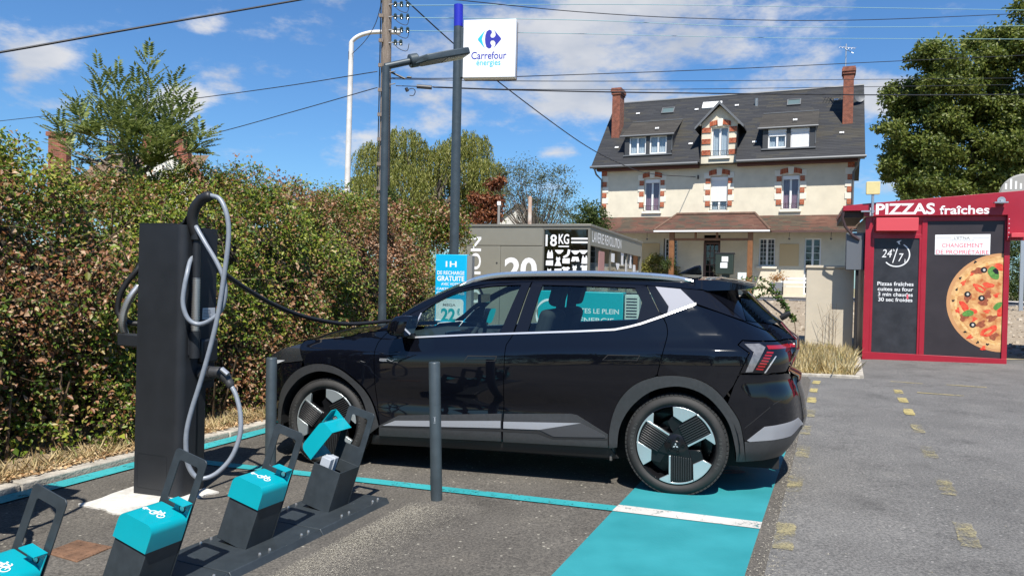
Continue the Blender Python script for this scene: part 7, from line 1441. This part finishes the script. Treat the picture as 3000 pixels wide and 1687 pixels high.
lob = [(*A(u, v, 17.6), r) for u, v, r in ((1135, 560, .10), (1150, 580, .14), (1140, 610, .18), (1150, 635, .2), (1125, 650, .2), (1145, 660, .22))]; b = at(1138, 760, 17.7); tree('ivy', 'dark green ivy climbing the foot of the wooden utility pole', (b.x, b.y, gz(b.x, b.y)), 1.6, lob, 2600, .07, GRN, .03, cat='ivy', fuzz=.3)
YEL = leaf_mat('yellow_leaves', [(0, (.25,.20,.03)), (.5, (.42,.33,.05)), (1, (.22,.22,.05))], trans=.4)
lob = [(*A(u, v, 9.5), r) for u, v, r in ((10, 480, .18), (30, 510, .2), (-30, 500, .3), (20, 545, .25))]; b = at(0, 800, 9.5); tree('yellow_shrub', 'yellow leaved shrub top at the far left above the hedge', (b.x, b.y, gz(b.x, b.y)), 1.5, lob, 1500, .07, YEL, .03, fuzz=.4, cat='shrub')
lob = [(*A(u, v, 39), r) for u, v, r in ((1920, 765, .45), (1900, 790, .5), (1940, 795, .5), (1965, 800, .5), (1880, 800, .5))]; b = at(1920, 850, 39); tree('house_bush', 'yellow green climbing bush at the house front beside the laundry cabin', (b.x, b.y, gz(b.x, b.y)), .4, lob, 4200, .13, leaf_mat('yellow_green_leaves', [(0, (.10,.11,.02)), (.5, (.20,.19,.04)), (1, (.32,.28,.07))]), .04, cat='bush')
for u, v, lab_ in ((1955, 770, 'dark potted shrub under the narrow house window'), (2115, 795, 'small white flowered shrub before the porch door'), (2455, 755, 'pale flowering shrub behind the beige cabinet')):
    c = A(u, v, 37.5); lob = [(c[0]+random.gauss(0, .12), c[1], c[2]+random.gauss(0, .12), .32) for _ in range(4)]; b = at(u, 860, 37.5); tree('potted_shrub', lab_, (b.x, b.y, gz(b.x, b.y)), .3, lob, 900, .09, GRN if u < 2000 else leaf_mat('pale_shrub_%d' % u, [(0, (.12,.16,.06)), (.5, (.30,.32,.18)), (1, (.62,.60,.48))]), .02, cat='shrub', group='shrubs before the house')
lob = [(*A(u, v, 42), r) for u, v, r in ((2965, 740, 1.2), (3000, 700, 1.3), (3050, 740, 1.6), (2985, 800, 1.5), (3060, 830, 1.7), (2950, 850, 1.3), (3010, 870, 1.3))]; b = at(3000, 900, 42); tree('far_hedge', 'clipped green hedge across the road, right of the red cabin', (b.x, b.y, gz(b.x, b.y)), .6, lob, 16000, .12, GRN, .05, cat='hedge')
# ---- bramble spray behind the car's tail
br = [at(2185, 855, 9.2), at(2225, 845, 9.2), at(2262, 850, 9.25), at(2290, 880, 9.3), at(2310, 920, 9.3), at(2330, 960, 9.3)]
bb = thing('bramble_spray', 'loose leafy bramble spray rising behind the car tail', 'bramble', Matrix.Translation((br[-1].x, br[-1].y, gz(br[-1].x, br[-1].y)))); o0 = bb.location.copy()
mb = MB(); Pp, Dd = [], []
for off in ((0,0), (-.12,.05), (.08,-.10), (-.05,.16)):
    pts = [Vector(p) for p in spline([tuple(Vector((0,0,0)))]+[tuple(p-o0+Vector((off[0]*(5-i)/5, 0, off[1]*(5-i)/5))) for i, p in list(enumerate(br))[::-1]], 5)]; mb.tube(pts, .005, 4, caps=False)
    for q in pts[6:]:
        for _ in range(3): Pp.append(tuple(q)); Dd.append((random.gauss(0,1), random.gauss(0,1), random.gauss(.2,1)))
mb.build('stems', TWIG, bb); n = len(Pp); leaf_mesh('leaves', np.array(Pp), np.array(Dd), rdir(n), rng.uniform(.035,.07,n), rng.uniform(.02,.04,n), BRAM, bb)
# dry weed stalks by the cabinet
mb = MB()
for u in (2408, 2425, 2436, 2445):
    p = at(u, 985, 15.5); z0 = gz(p.x, p.y); mb.tube([(p.x, p.y, z0), (p.x+.02, p.y, z0+.6), (p.x+random.gauss(0,.1), p.y, z0+1.1)], [.006,.005,.002], 4)
    for k in range(6): zq_ = z0+.4+.1*k; mb.tube([(p.x+.01, p.y, zq_), (p.x+random.gauss(0,.15), p.y, zq_+.2)], [.003,.001], 3)
tag(mb.build('dry_weed', TWIG), 'thin dry weed stalks before the beige cabinet', 'weed', kind='stuff')
# ---- trees on the side of the lot behind the camera, mirrored in the car's paint
for i, (x, y, h, lab_) in enumerate(((-9, -13, 6.5, 'leftmost tree of the row on the near side of the lot'), (-3, -14.5, 7.5, 'second tree of the row on the near side of the lot'), (3.5, -14, 6.8, 'third tree of the row on the near side of the lot'), (10, -13, 7.2, 'rightmost tree of the row on the near side of the lot'))):
    lob = [(x+random.gauss(0, 1.4), y+random.gauss(0, .8), h*f, 1.7) for f in (.22, .3, .4, .5, .6, .72, .8)]; tree('lot_tree', lab_, (x, y, gz(x, y)), 1.5, lob, 6500, .28, GRN, .2, group='trees on the near side of the lot')
